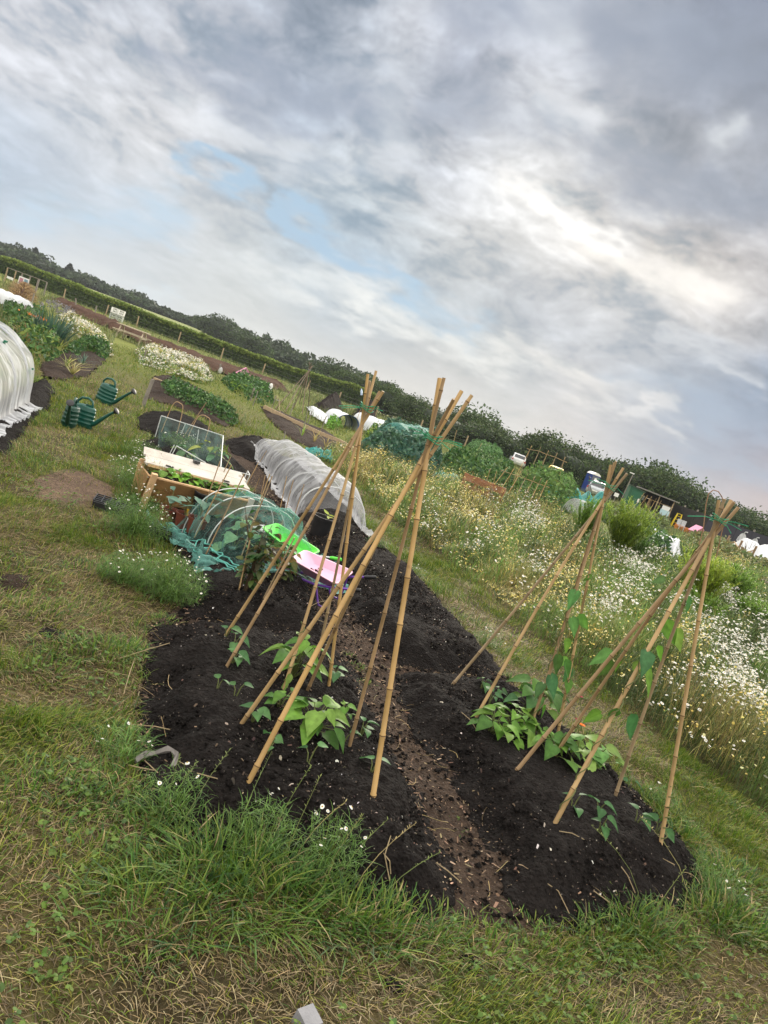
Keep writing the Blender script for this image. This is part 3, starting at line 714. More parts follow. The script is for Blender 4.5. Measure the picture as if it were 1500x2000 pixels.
def litter():
    # chips and bark on the trodden path between the beds
    x, y = scatter(-2.2, 2.3, 2.0, 11, 1300); k = inpoly(x, y, BASE); x, y = x[k], y[k]
    onbed = bed_h(x, y); k = (onbed < .03) | (rng.random(len(x)) < .015); x, y = x[k], y[k]; n = len(x)
    c = pick(n, [(.26, .18, .115), (.16, .105, .07), (.42, .31, .20), (.08, .055, .04), (.03, .022, .018)], (3, 3, 1.4, 3, 3), .25)
    big = rng.random(n) ** 3
    V, Fc, C = flat_bits(x, y, gh(x, y) + .009, .005 + .025 * big, .003 + .009 * big * rng.random(n), c, .3)
    tag(np_obj('wood_chips', V, Fc, M_DRY, C), 'brown wood chips trodden into the path between the beds', 'wood chips', kind='stuff')
    # pale flecks in the compost
    x, y = scatter(-2.2, 2.3, 2.0, 9, 1000); k = (bed_h(x, y) > .02) & (rng.random(len(x)) < .2 + .9 * ss(.42, .62, fbm(x * 2.4, y * 2.4, 4, 444))); x, y = x[k], y[k]; n = len(x)
    pale = rng.random(n) < .13; c = pick(n, [(.10, .075, .055), (.05, .038, .032), (.16, .11, .075)], (3, 4, 1), .3)
    c[pale] = pick(int(pale.sum()), [(.5, .46, .42), (.36, .30, .25), (.62, .6, .58)], (2, 3, 1))
    s = np.minimum(rng.gamma(1.5, .0019, n) + .0018, .011)
    V, Fc, C = flat_bits(x, y, gh(x, y) + clod(x, y, 17, .034) * .7 + .006, s * rng.uniform(1, 2.6, n), s * .8, c, .6, .2)
    tag(np_obj('bark_flecks', V, Fc, M_DRY, C), 'pale flecks and bark crumbs in the black compost', 'compost flecks', kind='stuff')
    # clods
    x, y = scatter(-2.2, 2.3, 2.0, 9, 1700); k = inpoly(x, y, BASE) & ((bed_h(x, y) > .01) | (rng.random(len(x)) < .6)); x, y = x[k], y[k]; n = len(x); s = np.minimum(rng.gamma(1.4, .0034, n) + .002, .017)
    O = np.array([[1, 0, 0], [-1, 0, 0], [0, 1, 0], [0, -1, 0], [0, 0, 1], [0, 0, -.6]], float); Tt = np.array([[0, 2, 4], [2, 1, 4], [1, 3, 4], [3, 0, 4], [2, 0, 5], [1, 2, 5], [3, 1, 5], [0, 3, 5]])
    V = (np.stack([x, y, gh(x, y) + clod(x, y, 17, .034) * .6], -1)[:, None] + O[None] * rng.uniform(.6, 1.3, (n, 6, 3)) * s[:, None, None]).reshape(-1, 3)
    Fc = ((np.arange(n) * 6)[:, None, None] + Tt[None]).reshape(-1, 3)
    tag(np_obj('soil_clods', V, Fc, M_SOIL), 'crumbs and clods of black compost on the beds', 'soil', kind='stuff')
    # straw and dead stems on turf and bed edges
    mb = MB(); 
    x, y = scatter(-3, 3, 1.2, 6.5, 20); k = (bed_h(x, y) < .05); x, y = x[k], y[k]
    for i in range(len(x)):
        L = R_.uniform(.04, .16); a = R_.uniform(0, 2 * PI); z = float(gh(x[i], y[i])); mb.col = tuple(pick(1, DRY, (3, 2, 3, 1))[0]); b = R_.uniform(-.5, .5)
        mb.tube([Vector((x[i] + math.cos(a + b * t) * L * t, y[i] + math.sin(a + b * t) * L * t, z + .012 + .012 * math.sin(3 * t + i))) for t in (0, .35, .7, 1)], R_.uniform(.0007, .0014), 4, False)
    for (px, py, qx, qy) in [(1090,1628,1140,1645),(250,1500,300,1510),(330,1520,420,1535),(760,1640,770,1700),(740,1660,770,1690),(850,1690,900,1730),(1160,1740,1190,1780),(1060,1720,1110,1790),(640,1290,660,1330),(590,1140,640,1190),(600,1190,640,1175),(900,1395,930,1430),(232,1290,330,1260),(240,1360,262,1290),(255,1420,330,1430),(1210,1700,1240,1745),(1290,1680,1310,1700),(610,1210,660,1240),(280,1490,355,1580),(330,1560,350,1600)]:
        a = Pg(px, py, .012); b = Pg(qx, qy, .012); m_ = (a + b) / 2 + Vector((R_.uniform(-.03, .03), R_.uniform(-.03, .03), .015)); mb.col = (.30, .235, .14)
        mb.tube([a, a.lerp(m_, .5), m_, m_.lerp(b, .5), b], .0022, 5, False)
    tag(mb.build('straw_litter', M_DRY, tint=True), 'dead straw coloured stems scattered on turf and soil', 'straw', kind='stuff')
litter()
# ------------------------------------------------------------------ bamboo wigwams
def canemat(name, c):
    m = mat(name, c, .5, .22, 5.0, spec=.35, stain=((c[0] * .4, c[1] * .33, c[2] * .3), 11, .66)); return m
M_CANE = [canemat('bamboo_gold', (.43, .275, .11)), canemat('bamboo_tan', (.38, .255, .12)), canemat('bamboo_brown', (.30, .20, .105)), canemat('bamboo_grey', (.30, .22, .13))]
M_NODE = mat('bamboo_node', (.13, .075, .035), .7)
M_TWINE = mat('green_twine', (.02, .27, .13), .5)
M_VINE = mat('vine_stem', (.11, .13, .04), .6)
def cane(a, b, r, m, parent=None, org=(0, 0, 0), node=.23):
    """a bamboo cane from foot a to tip b with swollen joints"""
    a = Vector(a); b = Vector(b); L = (b - a).length; mb = MB(); pts = []; rs = []; t = 0; k = R_.uniform(.05, node)
    side = (b - a).cross(Vector((0, 0, 1))).normalized() * R_.uniform(-.013, .013) * L
    f = lambda t: a.lerp(b, t / L) + side * math.sin(PI * t / L) - Vector(org)
    pts.append(f(0)); rs.append(r * 1.05); nd = []
    while k < L - .03:
        for o, q in ((-.012, 1), (-.004, 1.17), (.003, 1.2), (.008, .97)): pts.append(f(k + o)); rs.append(r * q * (1.06 - .22 * k / L))
        nd.append(k); k += node * R_.uniform(.8, 1.2)
    pts.append(f(L)); rs.append(r * .84)
    mb.tube(pts, rs, 9)
    mb.mi = 1
    for k in nd: mb.tube([f(k - .0035), f(k + .003)], [r * 1.19 * (1.06 - .22 * k / L)] * 2, 9, False)
    return mb.build('cane', [m, M_NODE], parent, True)

WIG = [  # knot pixel, [(foot pixel, tip pixel, radius, tint)], loose twine ends, label
 ((716, 796), [((436,1242),(737,757),.0088,1),((437,1306),(744,766),.0085,2),((553,1353),(729,722),.0085,1),((622,1284),(719,742),.0078,3),((645,1343),(733,733),.0088,0)], [(662,793),(667,797),(748,803),(740,796)], 'bamboo bean wigwam rising in front of the white mesh tunnel and pink wheelbarrow'),
 ((846, 856), [((465,1415),(911,763),.0092,1),((485,1523),(906,768),.0105,0),((600,1347),(882,777),.0085,2),((683,1462),(888,742),.0085,2),((731,1565),(863,739),.0112,0)], [(797,835),(806,846),(880,879),(902,873),(903,868)], 'tallest looking golden bamboo wigwam, over the leafy bean clump beside the trodden path'),
 ((1191, 950), [((880,1336),(1216,918),.0092,3),((927,1403),(1219,915),.0095,1),((1032,1433),(1211,906),.0085,2),((1090,1443),(1203,910),.0085,1),((1053,1395),(1214,905),.0075,2)], [(1148,938),(1155,942),(1218,966),(1166,935)], 'bamboo bean wigwam furthest from the pink barrow but one, standing where the grass path meets the squash bed'),
 ((1406, 1015), [((1001,1508),(1437,985),.0098,2),((1080,1613),(1433,979),.0105,1),((1202,1558),(1425,979),.0088,3),((1292,1662),(1412,978),.0095,1),((1078,1480),(1440,983),.0088,2)], [(1343,1008),(1448,1036),(1462,1028),(1428,1042)], 'bamboo bean wigwam at the outer corner of the squash bed, bearing climbing leaves')]
WIG[2] = (*WIG[2][:3], 'bamboo bean wigwam at the far end of the squash bed, next to the grass path'); KNOTS = []; FEET = []
for wi, (kp, canes, ends, lab) in enumerate(WIG):
    feet = [Pg(*c[0]) for c in canes]; ctr = sum(feet, Vector()) / len(feet)
    K = at(kp[0], kp[1], ctr.y); KNOTS.append(K); FEET.append(feet)
    org = Vector((ctr.x, ctr.y, float(gh(ctr.x, ctr.y))))
    root = empty('bamboo_wigwam', org, lab, 'bean wigwam', 'bamboo wigwams on the beds')
    n = len(canes)
    for i, (fp, tp, r, ti) in enumerate(canes):
        a = feet[i] - Vector((0, 0, .04)); off = (feet[i] - ctr); off.z = 0
        q = K - off.normalized() * .022 + Vector((0, 0, .015 * (i - 2)))     # canes cross beside each other at the knot
        d = (q - a).normalized()
        # tip: extend past the knot to the photographed height
        best = min(np.linspace(.05, .45, 60), key=lambda e: math.dist(projn(q + d * e)[:2], tp))
        cane(a, q + d * best, r, M_CANE[ti], root, org)
    tw = MB()
    for j in range(3):
        z = -.012 + .012 * j
        tw.tube([K - org + Vector((math.cos(t) * (.036 + .004 * math.sin(3 * t)), math.sin(t) * (.036 + .003 * math.cos(2 * t)), z + .006 * math.sin(2 * t + j))) for t in np.linspace(0, 2 * PI, 22)], .0022, 5, False)
    for e in ends:
        E = at(e[0], e[1], K.y - .03 + R_.uniform(-.05, .05)); m_ = K.lerp(E, .5) + Vector((0, 0, R_.uniform(.002, .014))); s = K + (E - K).normalized() * .034
        tw.tube([s - org, s.lerp(m_, .6) - org, m_ - org, m_.lerp(E, .6) - org, E - org], .0019, 5)
    tw.build('twine', M_TWINE, root, True)

# ------------------------------------------------------------------ bean and squash plants
M_LEAF = leafmat('bean_leaf', None, .5, .36, .2, 40, .18)
def plant(name, px, py, label, cat, n, size, spread, height, cols, shape=0, group=None, stems=True, droop=.45, loc=None, aspect=.8, flowers=None):
    base = Pg(px, py) if loc is None else Vector(loc)
    root = empty(name, base, label, cat, group); st = MB(); lf = MB()
    for i in range(n):
        a = 2.4 * i + R_.uniform(-.4, .4); t = (i + .6) / n; r = spread * math.sqrt(t) * R_.uniform(.55, 1.1); h = height * (1 - .75 * t * t) * R_.uniform(.6, 1.1) + .02
        tip = Vector((math.cos(a) * r, math.sin(a) * r, h)); d = Vector((math.cos(a), math.sin(a), R_.uniform(-.35, .4)))
        if stems: st.tube([Vector((0, 0, -.02)), tip * .5 + Vector((0, 0, h * .2)), tip], [.0035, .0028, .002], 5, False)
        c = cols[R_.randrange(len(cols))]; j = R_.uniform(.8, 1.2); lf.col = tuple(x * j for x in c)
        L = size * R_.uniform(.6, 1.15); lf.leaf(tip, d, Vector((R_.uniform(-.4, .4), R_.uniform(-.4, .4), 1)), L, L * aspect, droop, R_.uniform(.05, .25), shape)
    if stems: st.build('stem', M_VINE, root, True)
    lf.build('leaves', M_LEAF, root, True, True)
    return root
LG = [(.085, .185, .028), (.115, .23, .035), (.06, .14, .028), (.15, .26, .05)]
BG = [(.06, .15, .05), (.08, .18, .06), (.05, .125, .045)]
plant('bean_plant', 570, 1322, 'large bright green bean plant further from the camera than the broad hanging leaved one', 'bean plant', 17, .115, .10, .19, LG)
plant('bean_plant', 606, 1430, 'bright green bean plant with broad hanging leaves inside the golden cane wigwam', 'bean plant', 19, .10, .125, .11, LG)
plant('bean_plant', 545, 1385, 'small round leaved plant left of the broad leaved bean plant', 'bean plant', 8, .065, .07, .08, LG)
plant('bean_plant', 665, 1405, 'small round leaved plant right of the broad leaved bean plant', 'bean plant', 9, .05, .07, .08, LG)
SEED = [(440,1246,'seedling at the foot of the left wigwam cane nearest the grass'),(455,1268,'paired leaf seedling between the two slanting canes of the left wigwam'),(452,1300,'seedling just behind the second slanting cane foot'),(423,1350,'tiny seedling alone near the turf side of the bed'),(458,1365,'seedling with one pale leaf left of the bean clump'),(492,1412,'seedling beside the foot of the thick slanting cane'),(520,1475,'two leaved seedling beside the front slanting cane'),(602,1490,'thin curled seedling between the front canes'),(668,1455,'small seedling left of the middle cane foot'),(703,1438,'small upright seedling right of the middle cane foot'),(725,1510,'flat leaved seedling behind the golden cane foot'),(648,1330,'tiny seedling at the cane foot beside the path'),
 (938,1350,'bean seedling climbing between the two far left canes of the squash bed'),(955,1375,'drooping bean seedling behind the second cane foot'),(1115,1585,'two leaved seedling behind the front cane of the squash bed'),(1165,1592,'pair of round seed leaves alone on black soil'),(1240,1612,'flat pale seedling lying near the corner cane'),(1280,1630,'round leaf seedling left of the corner cane foot'),(1168,1630,'tiny seedling lying flat in bare soil of the squash bed'),(1228,1545,'round leaf seedling right of the leaning cane by the turf'),(970,1365,'small bean seedling by the grass path end of the squash bed')]
for i, (x, y, t) in enumerate(SEED):
    plant('bean_seedling', x, y, 'small bean ' + t if 'bean' not in t and not t.startswith(('small', 'tiny')) else t, 'seedling', R_.choice((2, 3, 4)), .065 if y > 1340 else .07, .035, .07, BG, 0, 'bean seedlings in the black beds', True, .35)
for i, (x, y, n, t) in enumerate([(960,1435,14,'low leafy squash plant at the wood chip path end of the row'),(1000,1425,16,'low leafy squash plant second in the row, between thin canes'),(1040,1455,14,'low leafy squash plant in the middle of the row'),(1075,1478,12,'low leafy squash plant with a large round leaf toward the path'),(1120,1490,16,'pale green squash plant behind the front cane of the row'),(1160,1495,9,'yellowish squash plant at the turf end of the row')]):
    plant('squash_plant', x, y, t, 'squash plant', n, .095, .13, .11, LG if i < 4 else [(.12, .24, .06), (.17, .27, .06), (.09, .2, .05)], 0, 'row of squash plants', True, .4, aspect=.95)
plant('bean_plant', 1035, 1395, 'bushy bean plant behind the squash row at the far wigwam', 'bean plant', 22, .12, .16, .22, BG + LG)

def climber(path_px, Ys, leaves, label):
    """a bean vine twisting up a cane"""
    pts = [at(px, py, Y) for (px, py), Y in zip(path_px, Ys)]; base = pts[0]
    root = empty('climbing_bean', base, label, 'climbing bean', 'climbing beans on the canes'); st = MB(); lf = MB(); path = []
    for i in range(len(pts) - 1):
        for k in range(8):
            t = k / 8; p = pts[i].lerp(pts[i + 1], t); a = (i * 8 + k) * .9; path.append(p - base + Vector((math.cos(a), math.sin(a), 0)) * .014)
    st.tube(path, .0028, 5)
    for (px, py, L) in leaves:
        q = min(path, key=lambda p: math.dist(projn(p + base)[:2], (px, py))); wp = q + base
        w = at(px, py, wp.y + R_.uniform(-.05, .05)) - base
        c = R_.choice(LG + BG); lf.col = tuple(x * R_.uniform(.85, 1.15) for x in c)
        d = (w - q); d.z = min(d.z, 0) - .02; d = d.normalized() if d.length > .01 else Vector((R_.uniform(-1, 1), R_.uniform(-1, 1), -.4))
        L *= R_.uniform(.62, .88); st.tube([q, q.lerp(w, .5) + Vector((0, 0, .008)), w - d * L * .4], [.002, .0016, .0013], 4, False); lf.leaf(w - d * L * .4, d + Vector((R_.uniform(-.4, .4), 0, -.35)), Vector((R_.uniform(-.8, .8), -1, R_.uniform(.2, 1))), L, L * .75, R_.uniform(.2, .6), R_.uniform(.08, .3), 0)
    st.build('stem', M_VINE, root, True); lf.build('leaves', M_LEAF, root, True, True)
def on_cane(w, c, ts):
    a = FEET[w][c]; k = KNOTS[w]; return [a.lerp(k, t) for t in ts]
def climb(w, c, t1, leaves, label):
    pts = on_cane(w, c, np.linspace(.02, t1, 6)); climber([projn(p)[:2] for p in pts], [p.y for p in pts], leaves, label)
climb(2, 2, .62, [(1120,1160,.12),(1125,1215,.12),(1140,1210,.13),(1095,1245,.12),(1112,1255,.09),(1090,1290,.12),(1110,1300,.11),(1080,1330,.13),(1060,1345,.12),(1050,1370,.12),(1065,1385,.1),(1045,1410,.11)], 'bean vine with broad leaves halfway up the far wigwam of the squash bed')
climb(2, 3, .5, [(1150,1125,.07),(1100,1290,.1),(1115,1310,.1),(1108,1335,.1)], 'sparse bean vine on the right hand canes of the far wigwam')
climb(3, 4, .93, [(1310,1225,.16),(1325,1240,.14),(1300,1215,.10),(1265,1290,.11),(1180,1275,.12),(1190,1300,.11),(1205,1290,.10),(1345,1175,.1),(1290,1130,.08)], 'long bean vine twisting almost to the top of the wigwam by the daisies')
climb(3, 1, .55, [(1270,1285,.12),(1275,1320,.15),(1250,1295,.12),(1290,1270,.1),(1235,1410,.14),(1160,1395,.10),(1200,1385,.11)], 'bean vine with hanging leaves on the front cane of the wigwam by the daisies')
climb(3, 3, .2, [(1290,1600,.04)], 'short bean vine just starting up the corner cane by the turf')
climb(0, 2, .25, [(556,1340,.06),(565,1325,.07)], 'short bean vine on a thin cane of the wigwam by the pink barrow')
# red nasturtiums and an orange bloom in the row
M_RED = mat('red_petal', (.22, .015, .02), .6); M_ORANGE = mat('orange_petal', (.75, .16, .01), .6)
for (x, y, m, l) in [(1133,1362,M_RED,'dark red flower between the squash row and the meadow edge, upper of two'),(1128,1408,M_RED,'dark red flower just above the pale squash plant, lower of two'),(1136,1418,M_ORANGE,'small bright orange flower over the squash row')]:
    p = Pg(x, y + 55); q = at(x, y, p.y); root = empty('garden_flower', p, l, 'flower', 'flowers in the squash row'); s = MB(); s.tube([Vector((0, 0, 0)), (q - p) * .5 + Vector((.01, 0, 0)), q - p], .002, 5); s.build('stem', M_VINE, root)
    f = MB()
    for k in range(7): f.leaf(q - p, Vector((math.cos(k * .9), math.sin(k * .9), .5)), Vector((0, 0, 1)), .024, .02, .1, .2, 1)
    f.build('petals', m, root)
# ------------------------------------------------------------------ covers and netting
M_WNET = netmat('white_insect_mesh', (.54, .55, .58), .16, .14, 5)
M_BNET = netmat('white_fleece_net', (.66, .68, .72), .17, .15, 4)
M_GNET = netmat('green_bird_net', (.14, .28, .25), .045, .06, 8, .2)
M_HOOP = mat('white_plastic', (.60, .62, .62), .4, .05)
M_SILVER = mat('galvanised_tube', (.55, .56, .57), .35, .1, metal=.8)
def sheet(name, m, fn, nu, nv, parent=None, dens=None, org=(0, 0, 0)):
    """draped cloth: fn(u array, v array) -> xyz arrays; dens = how gathered the cloth is (1 plain)"""
    u, v = np.meshgrid(np.linspace(0, 1, nu), np.linspace(0, 1, nv), indexing='ij')
    X, Y, Z = fn(u, v); V = np.stack([X, Y, Z], -1).reshape(-1, 3) - np.array(org)
    ii, jj = np.meshgrid(np.arange(nu - 1), np.arange(nv - 1), indexing='ij'); i = (ii * nv + jj).ravel()
    c = np.ones((nu, nv)) if dens is None else dens(u, v)
    return np_obj(name, V, np.stack([i, i + nv, i + nv + 1, i + 1], -1), m, np.repeat(c.reshape(-1, 1), 3, 1), parent, smooth=True)

def hoop_tunnel(name, A, B, hw, hh, hoops, mnet, label, cat, group, skirt=.18, fold=.03, seed=0, ends=True, clips=False, hoop_r=.009, taper=(1, 1), hoop_m=None):
    """cloth over a row of hoops from A to B (ground points)"""
    A = Vector(A); B = Vector(B); ax = (B - A); L = ax.length; ax.normalize(); sd = Vector((ax.y, -ax.x, 0)).normalized()
    root = empty(name, A, label, cat, group); n = hoops
    def sec(u, v):
        """u along, v across from one side to the other (with skirts)"""
        sag = 1 - .06 * np.abs(np.sin(PI * (n - 1) * np.clip(u, 0, 1))) ** .8
        k = taper[0] + (taper[1] - taper[0]) * u
        e = np.ones_like(u)
        if ends: e = np.sqrt(np.clip(1 - np.clip((np.abs(u - .5) - .40) / .10, 0, 1) ** 2 * .96, 0, 1))
        th = (v * 1.16 - .08) * PI; c = -np.cos(np.clip(th, 0, PI)); s = np.sin(np.clip(th, 0, PI))
        ex = np.clip((np.abs(v - .5) - .431) / .069, 0, 1)
        w1 = fbm(u * L * 2.2 + v * 2 + seed, v * 4 - u * L, 5, 700 + seed, .58) - .5; w2 = np.abs(fbm(u * L * 4 + seed - v * 3, v * 5 + u * 2, 4, 720 + seed) - .5) - .12
        gat = np.abs(np.sin(u * L * 17 + 5 * w1 + 3 * w2)) * ex
        x = c * hw * k * (.94 + .06 * sag) * (1 + ex * skirt / hw * .8) + w1 * fold * 2.4 * (.5 + ex * 2.2)
        z = np.maximum(s, 0) ** .72 * hh * k * sag * e + w2 * fold * 1.5 + w1 * fold * 1.6 * s + ex * .05 * gat + .012
        return x, z
    def fn(u, v):
        x, z = sec(u, v); uu = (u * 1.02 - .01) * L + (fbm(u * 3, v * 9, 3, 740 + seed) - .5) * fold * 3
        X = A.x + ax.x * uu + sd.x * x; Y = A.y + ax.y * uu + sd.y * x
        return X, Y, gh(X, Y) + np.maximum(z, .008)
    sheet('net_cover', mnet, fn, int(26 + L * 34), 64, root, lambda u, v: 1 + .9 * np.clip((np.abs(v - .5) - .40) / .1, 0, 1) + .6 * (fbm(u * L * 7, v * 5, 4, 750 + seed, .6) > .58), A)
    for i in range(n):
        u = .03 + .94 * i / (n - 1); k = taper[0] + (taper[1] - taper[0]) * u; pts = []
        for t in np.linspace(0, PI, 22):
            p = A + ax * (u * L) + sd * (-math.cos(t) * hw * .97 * k); p.z = float(gz(p.x, p.y)) + math.sin(t) ** .72 * hh * k * .985 - (.05 if t in (0, PI) else 0); pts.append(p - A)
        mb = MB(); mb.tube(pts, hoop_r, 7); h = mb.build('hoop', hoop_m or M_HOOP, root, True)
        if clips:
            for t in ((2.25,), (2.72,), (1.75,))[i % 3]:
                p = A + ax * (u * L) + sd * (-math.cos(t) * hw * k * 1.0); p.z = float(gz(p.x, p.y)) + math.sin(t) ** .72 * hh * k
                cl = MB(); cl.lathe([(.013, -.03), (.02, -.02), (.02, .02), (.013, .03)], 10, p - A, rot=Matrix.Rotation(PI / 2, 3, 'X')); cl.box(p - A + Vector((.02, 0, .03)), (.03, .035, .022)); cl.box(p - A + Vector((.02, 0, -.03)), (.03, .035, .022))
                cl.build('clip', mat('green_clip', (.01, .16, .09), .5), h, True)
    return root
a = P(532, 897); b = P(646, 1030)
hoop_tunnel('mesh_tunnel', a, b, .42, .44, 5, M_WNET, 'long low tunnel of crumpled white mesh over hoops behind the pink wheelbarrow', 'netting tunnel', 'netting tunnels', .14, .024, 3, taper=(.85, 1.08))
a = P(4, 872); b = P(86, 806); _d = (b - a).normalized(); _s = Vector((-_d.y, _d.x, 0)) * .97
hoop_tunnel('mesh_tunnel', a + _s - _d * 1.1, b + _s, .76, .92, 5, M_BNET, 'big white netted hoop tunnel with green clips at the left edge of the plots', 'netting tunnel', 'netting tunnels', .2, .02, 9, clips=True, hoop_r=.014, hoop_m=mat('grey_hoop', (.42, .45, .5), .4), ends=False)
# crop growing inside the big tunnel
# green netting over three hoops on the back bed
def green_tunnel():
    A = P(440, 1060); B = P(540, 1138); ax = (B - A); L = ax.length; ax.normalize(); sd = Vector((ax.y, -ax.x, 0)).normalized()
    root = empty('green_net_tunnel', A, 'low tunnel of crumpled green netting over white hoops beside the raspberry bush', 'netting tunnel', 'netting tunnels')
    hw, hh = .46, .44
    def fn(u, v):
        th = np.clip((v * 1.24 - .12) * PI, 0, PI); ex = np.clip((np.abs(v - .5) - .405) / .095, 0, 1)
        w = fbm(u * 7, v * 7, 4, 810) - .5; w2 = fbm(u * 16, v * 9, 4, 820) - .5
        e = np.where(u > .55, 1 - .85 * ss(.55, .95, u), 1) * np.where(u < .1, .25 + .75 * ss(0, .1, u), 1)
        x = -np.cos(th) * hw * (1 + .35 * w) * (1 + ex * .45) + w * .16 * (ex + .25); z = np.sin(th) ** .75 * hh * e * (1 - .12 * np.abs(np.sin(u * PI * 3.4)) + .3 * w) + w2 * .09 + ex * np.abs(w2) * .5
        uu = (u * 1.32 - .1) * L + w2 * .09; X = A.x + ax.x * uu + sd.x * x; Y = A.y + ax.y * uu + sd.y * x
        return X, Y, gh(X, Y) * .6 + gz(X, Y) * .4 + np.maximum(z, 0) + .02 + .04 * np.abs(w) * ex
    sheet('net_cover', netmat('green_crop_net', (.12, .32, .28), .10, .09, 10, .32), fn, 110, 80, root, lambda u, v: .85 + 2.2 * np.clip((np.abs(v - .5) - .36) / .13, 0, 1) + 1.6 * ss(.75, 1, u) + 1.4 * (fbm(u * 9, v * 7, 4, 830, .6) > .6), A)
    # gathered edge rope
    mb = MB()
    for off in (0, .04, .09):
        pts = []
        for t in np.linspace(0, 1, 40):
            uu = (t * 1.32 - .1) * L; w = (fbm(np.array([t * 9]), np.array([off * 40]), 3, 850)[0] - .5); p = A + ax * uu - sd * (-hw * 1.22 + w * .22 - off); p = A + ax * uu + sd * (hw * 1.22 + w * .22 - off); p.z = float(gh(p.x, p.y)) + .02 + .03 * abs(w); pts.append(p - A)
        mb.tube(pts, .006, 5)
    mb.build('edge_cord', mat('teal_cord', (.09, .34, .29), .7), root, True)
    for u in (.02, .26, .5):
        pts = []
        for t in np.linspace(0, PI, 24):
            p = A + ax * (u * L) + sd * (-math.cos(t) * hw * .98); p.z = float(gh(p.x, p.y)) * .6 + float(gz(p.x, p.y)) * .4 + math.sin(t) ** .75 * hh * .97; pts.append(p - A)
        m = MB(); m.tube(pts, .005, 7); m.build('hoop', M_HOOP, root, True)
green_tunnel()
for i, (x, y, c) in enumerate([(470,1045,'cabbage seedling inside the green netting, back end'),(500,1070,'cabbage seedling inside the green netting, middle'),(540,1105,'cabbage seedling inside the green netting, front end'),(455,1075,'leafy seedling inside the green netting by the turf side')]):
    plant('cabbage_plant', x, y, c, 'cabbage', 9, .13, .12, .14, [(.12, .25, .13), (.10, .22, .10), (.16, .28, .12)], 1, 'young cabbages under the green netting', aspect=.75)

# white framed net cages
def cage():
    q = lambda x, y, Y: at(x, y, Y)
    base = P(335, 905); root = empty('net_cage', base, 'white framed cage draped with green netting over young plants behind the planter', 'net cage')
    Yb, Yf = 9.6, 8.3
    A = q(315, 812, Yb); Bm = q(362, 828, Yb); C = q(436, 851, Yb); A0 = q(303, 853, Yb); C0 = q(431, 912, Yf + .4); M0 = q(384, 866, Yb); B0 = q(354, 847, Yb)
    fr = MB()
    t = .006
    for a, b in ((A, C), (A, A0), (C, C0), (Bm, B0), (q(388, 839, Yb), M0)): fr.tube([a - base, b - base], t, 7)
    fr.build('back_frame', M_HOOP, root, True)
    fr = None; D = q(345, 871, Yf); E = q(402, 904, Yf); D0 = q(328, 903, Yf); E0 = q(395, 918, Yf); f2 = MB()
    for a, b in ((D, E), (D, D0), (E, E0), (D + Vector((-.03, 0, 0)), D0 + Vector((-.03, 0, 0)))): f2.tube([a - base, b - base], t, 7)
    f2.build('front_frame', M_HOOP, root, True); f2 = MB()
    G_, H_ = q(431, 913, Yf - .3), q(488, 928, Yf - .3); G0, H0 = q(427, 930, Yf - .3), q(473, 962, Yf - .3); I_ = q(484, 920, Yf + .1)
    for a, b in ((G_, H_), (G_, G0), (H_, H0), (H_, I_), (I_, q(466, 957, Yf))): f2.tube([a - base, b - base], t, 7)
    f2.build('end_frame', M_HOOP, root, True)
    def fn(u, v):
        w = fbm(u * 6, v * 6, 4, 860) - .5
        top = np.array(A)[:, None, None] * (1 - u) + np.array(C)[:, None, None] * u
        P1 = np.array(q(318, 905, Yf))[:, None, None] * (1 - u) + np.array(q(452, 928, Yf - .2))[:, None, None] * u
        p = top * (1 - v) + P1 * v; p = p + np.array([0, 0, -1.])[:, None, None] * (.16 * np.sin(v * PI) * (1 + .6 * np.sin(u * PI * 3))) + np.array([.05, -.03, .03])[:, None, None] * w
        return p[0], p[1], p[2]
    sheet('net_cover', M_GNET, fn, 50, 40, root, lambda u, v: .9 + 1.6 * (fbm(u * 8, v * 5, 4, 870) > .62) + 1.2 * ss(.86, 1, v) + .8 * ss(.1, 0, u), base)
    def fn2(u, v):
        a_ = np.array(A)[:, None, None] * (1 - u) + np.array(C)[:, None, None] * u; b_ = np.array(A0)[:, None, None] * (1 - u) + np.array(C0)[:, None, None] * u
        p = a_ * (1 - v) + b_ * v; w = fbm(u * 9, v * 6, 3, 880) - .5
        return p[0] + w * .04, p[1] + .03, p[2]
    sheet('net_side', M_GNET, fn2, 30, 16, root, None, base)
cage()
for i, (x, y, c) in enumerate([(372,905,'dark cabbage plant under the cage netting'),(360,898,'pale leaved cabbage plant under the cage netting'),(405,895,'yellow leaved young plant under the cage netting'),(420,910,'small plant at the open end of the net cage')]):
    plant('cabbage_plant', x, y, c, 'cabbage', 9, .16, .13, .2, [(.10, .2, .10), (.16, .26, .07), (.09, .17, .08)] if i != 2 else [(.3, .33, .06), (.2, .27, .06)], 1, 'plants under the net cage', aspect=.6)
# the two bent cane hoops behind the cage and single thin canes
M_WILLOW = mat('bent_cane', (.42, .28, .15), .6)
def bent(px, label):
    p = [at(x, y, 10.6) for x, y in px]; base = P(px[0][0], px[0][1]); base = p[0]; root_z = float(gz(base.x, base.y)); base = Vector((base.x, base.y, root_z))
    mb = MB(); p[0].z = root_z; p[-1].z = float(gz(p[-1].x, p[-1].y)); sm = []
    for i in range(len(p) - 1):
        p0, p1, p2, p3 = p[max(i - 1, 0)], p[i], p[i + 1], p[min(i + 2, len(p) - 1)]
        for t in (0, .25, .5, .75): sm.append(.5 * ((2 * p1) + (-p0 + p2) * t + (2 * p0 - 5 * p1 + 4 * p2 - p3) * t * t + (-p0 + 3 * p1 - 3 * p2 + p3) * t ** 3))
    mb.tube([q - base for q in sm + [p[-1]]], .006, 6); o = mb.build('bent_hoop', M_WILLOW, None, True); o.location = base; tag(o, label, 'hoop', 'bent cane hoops behind the cage')
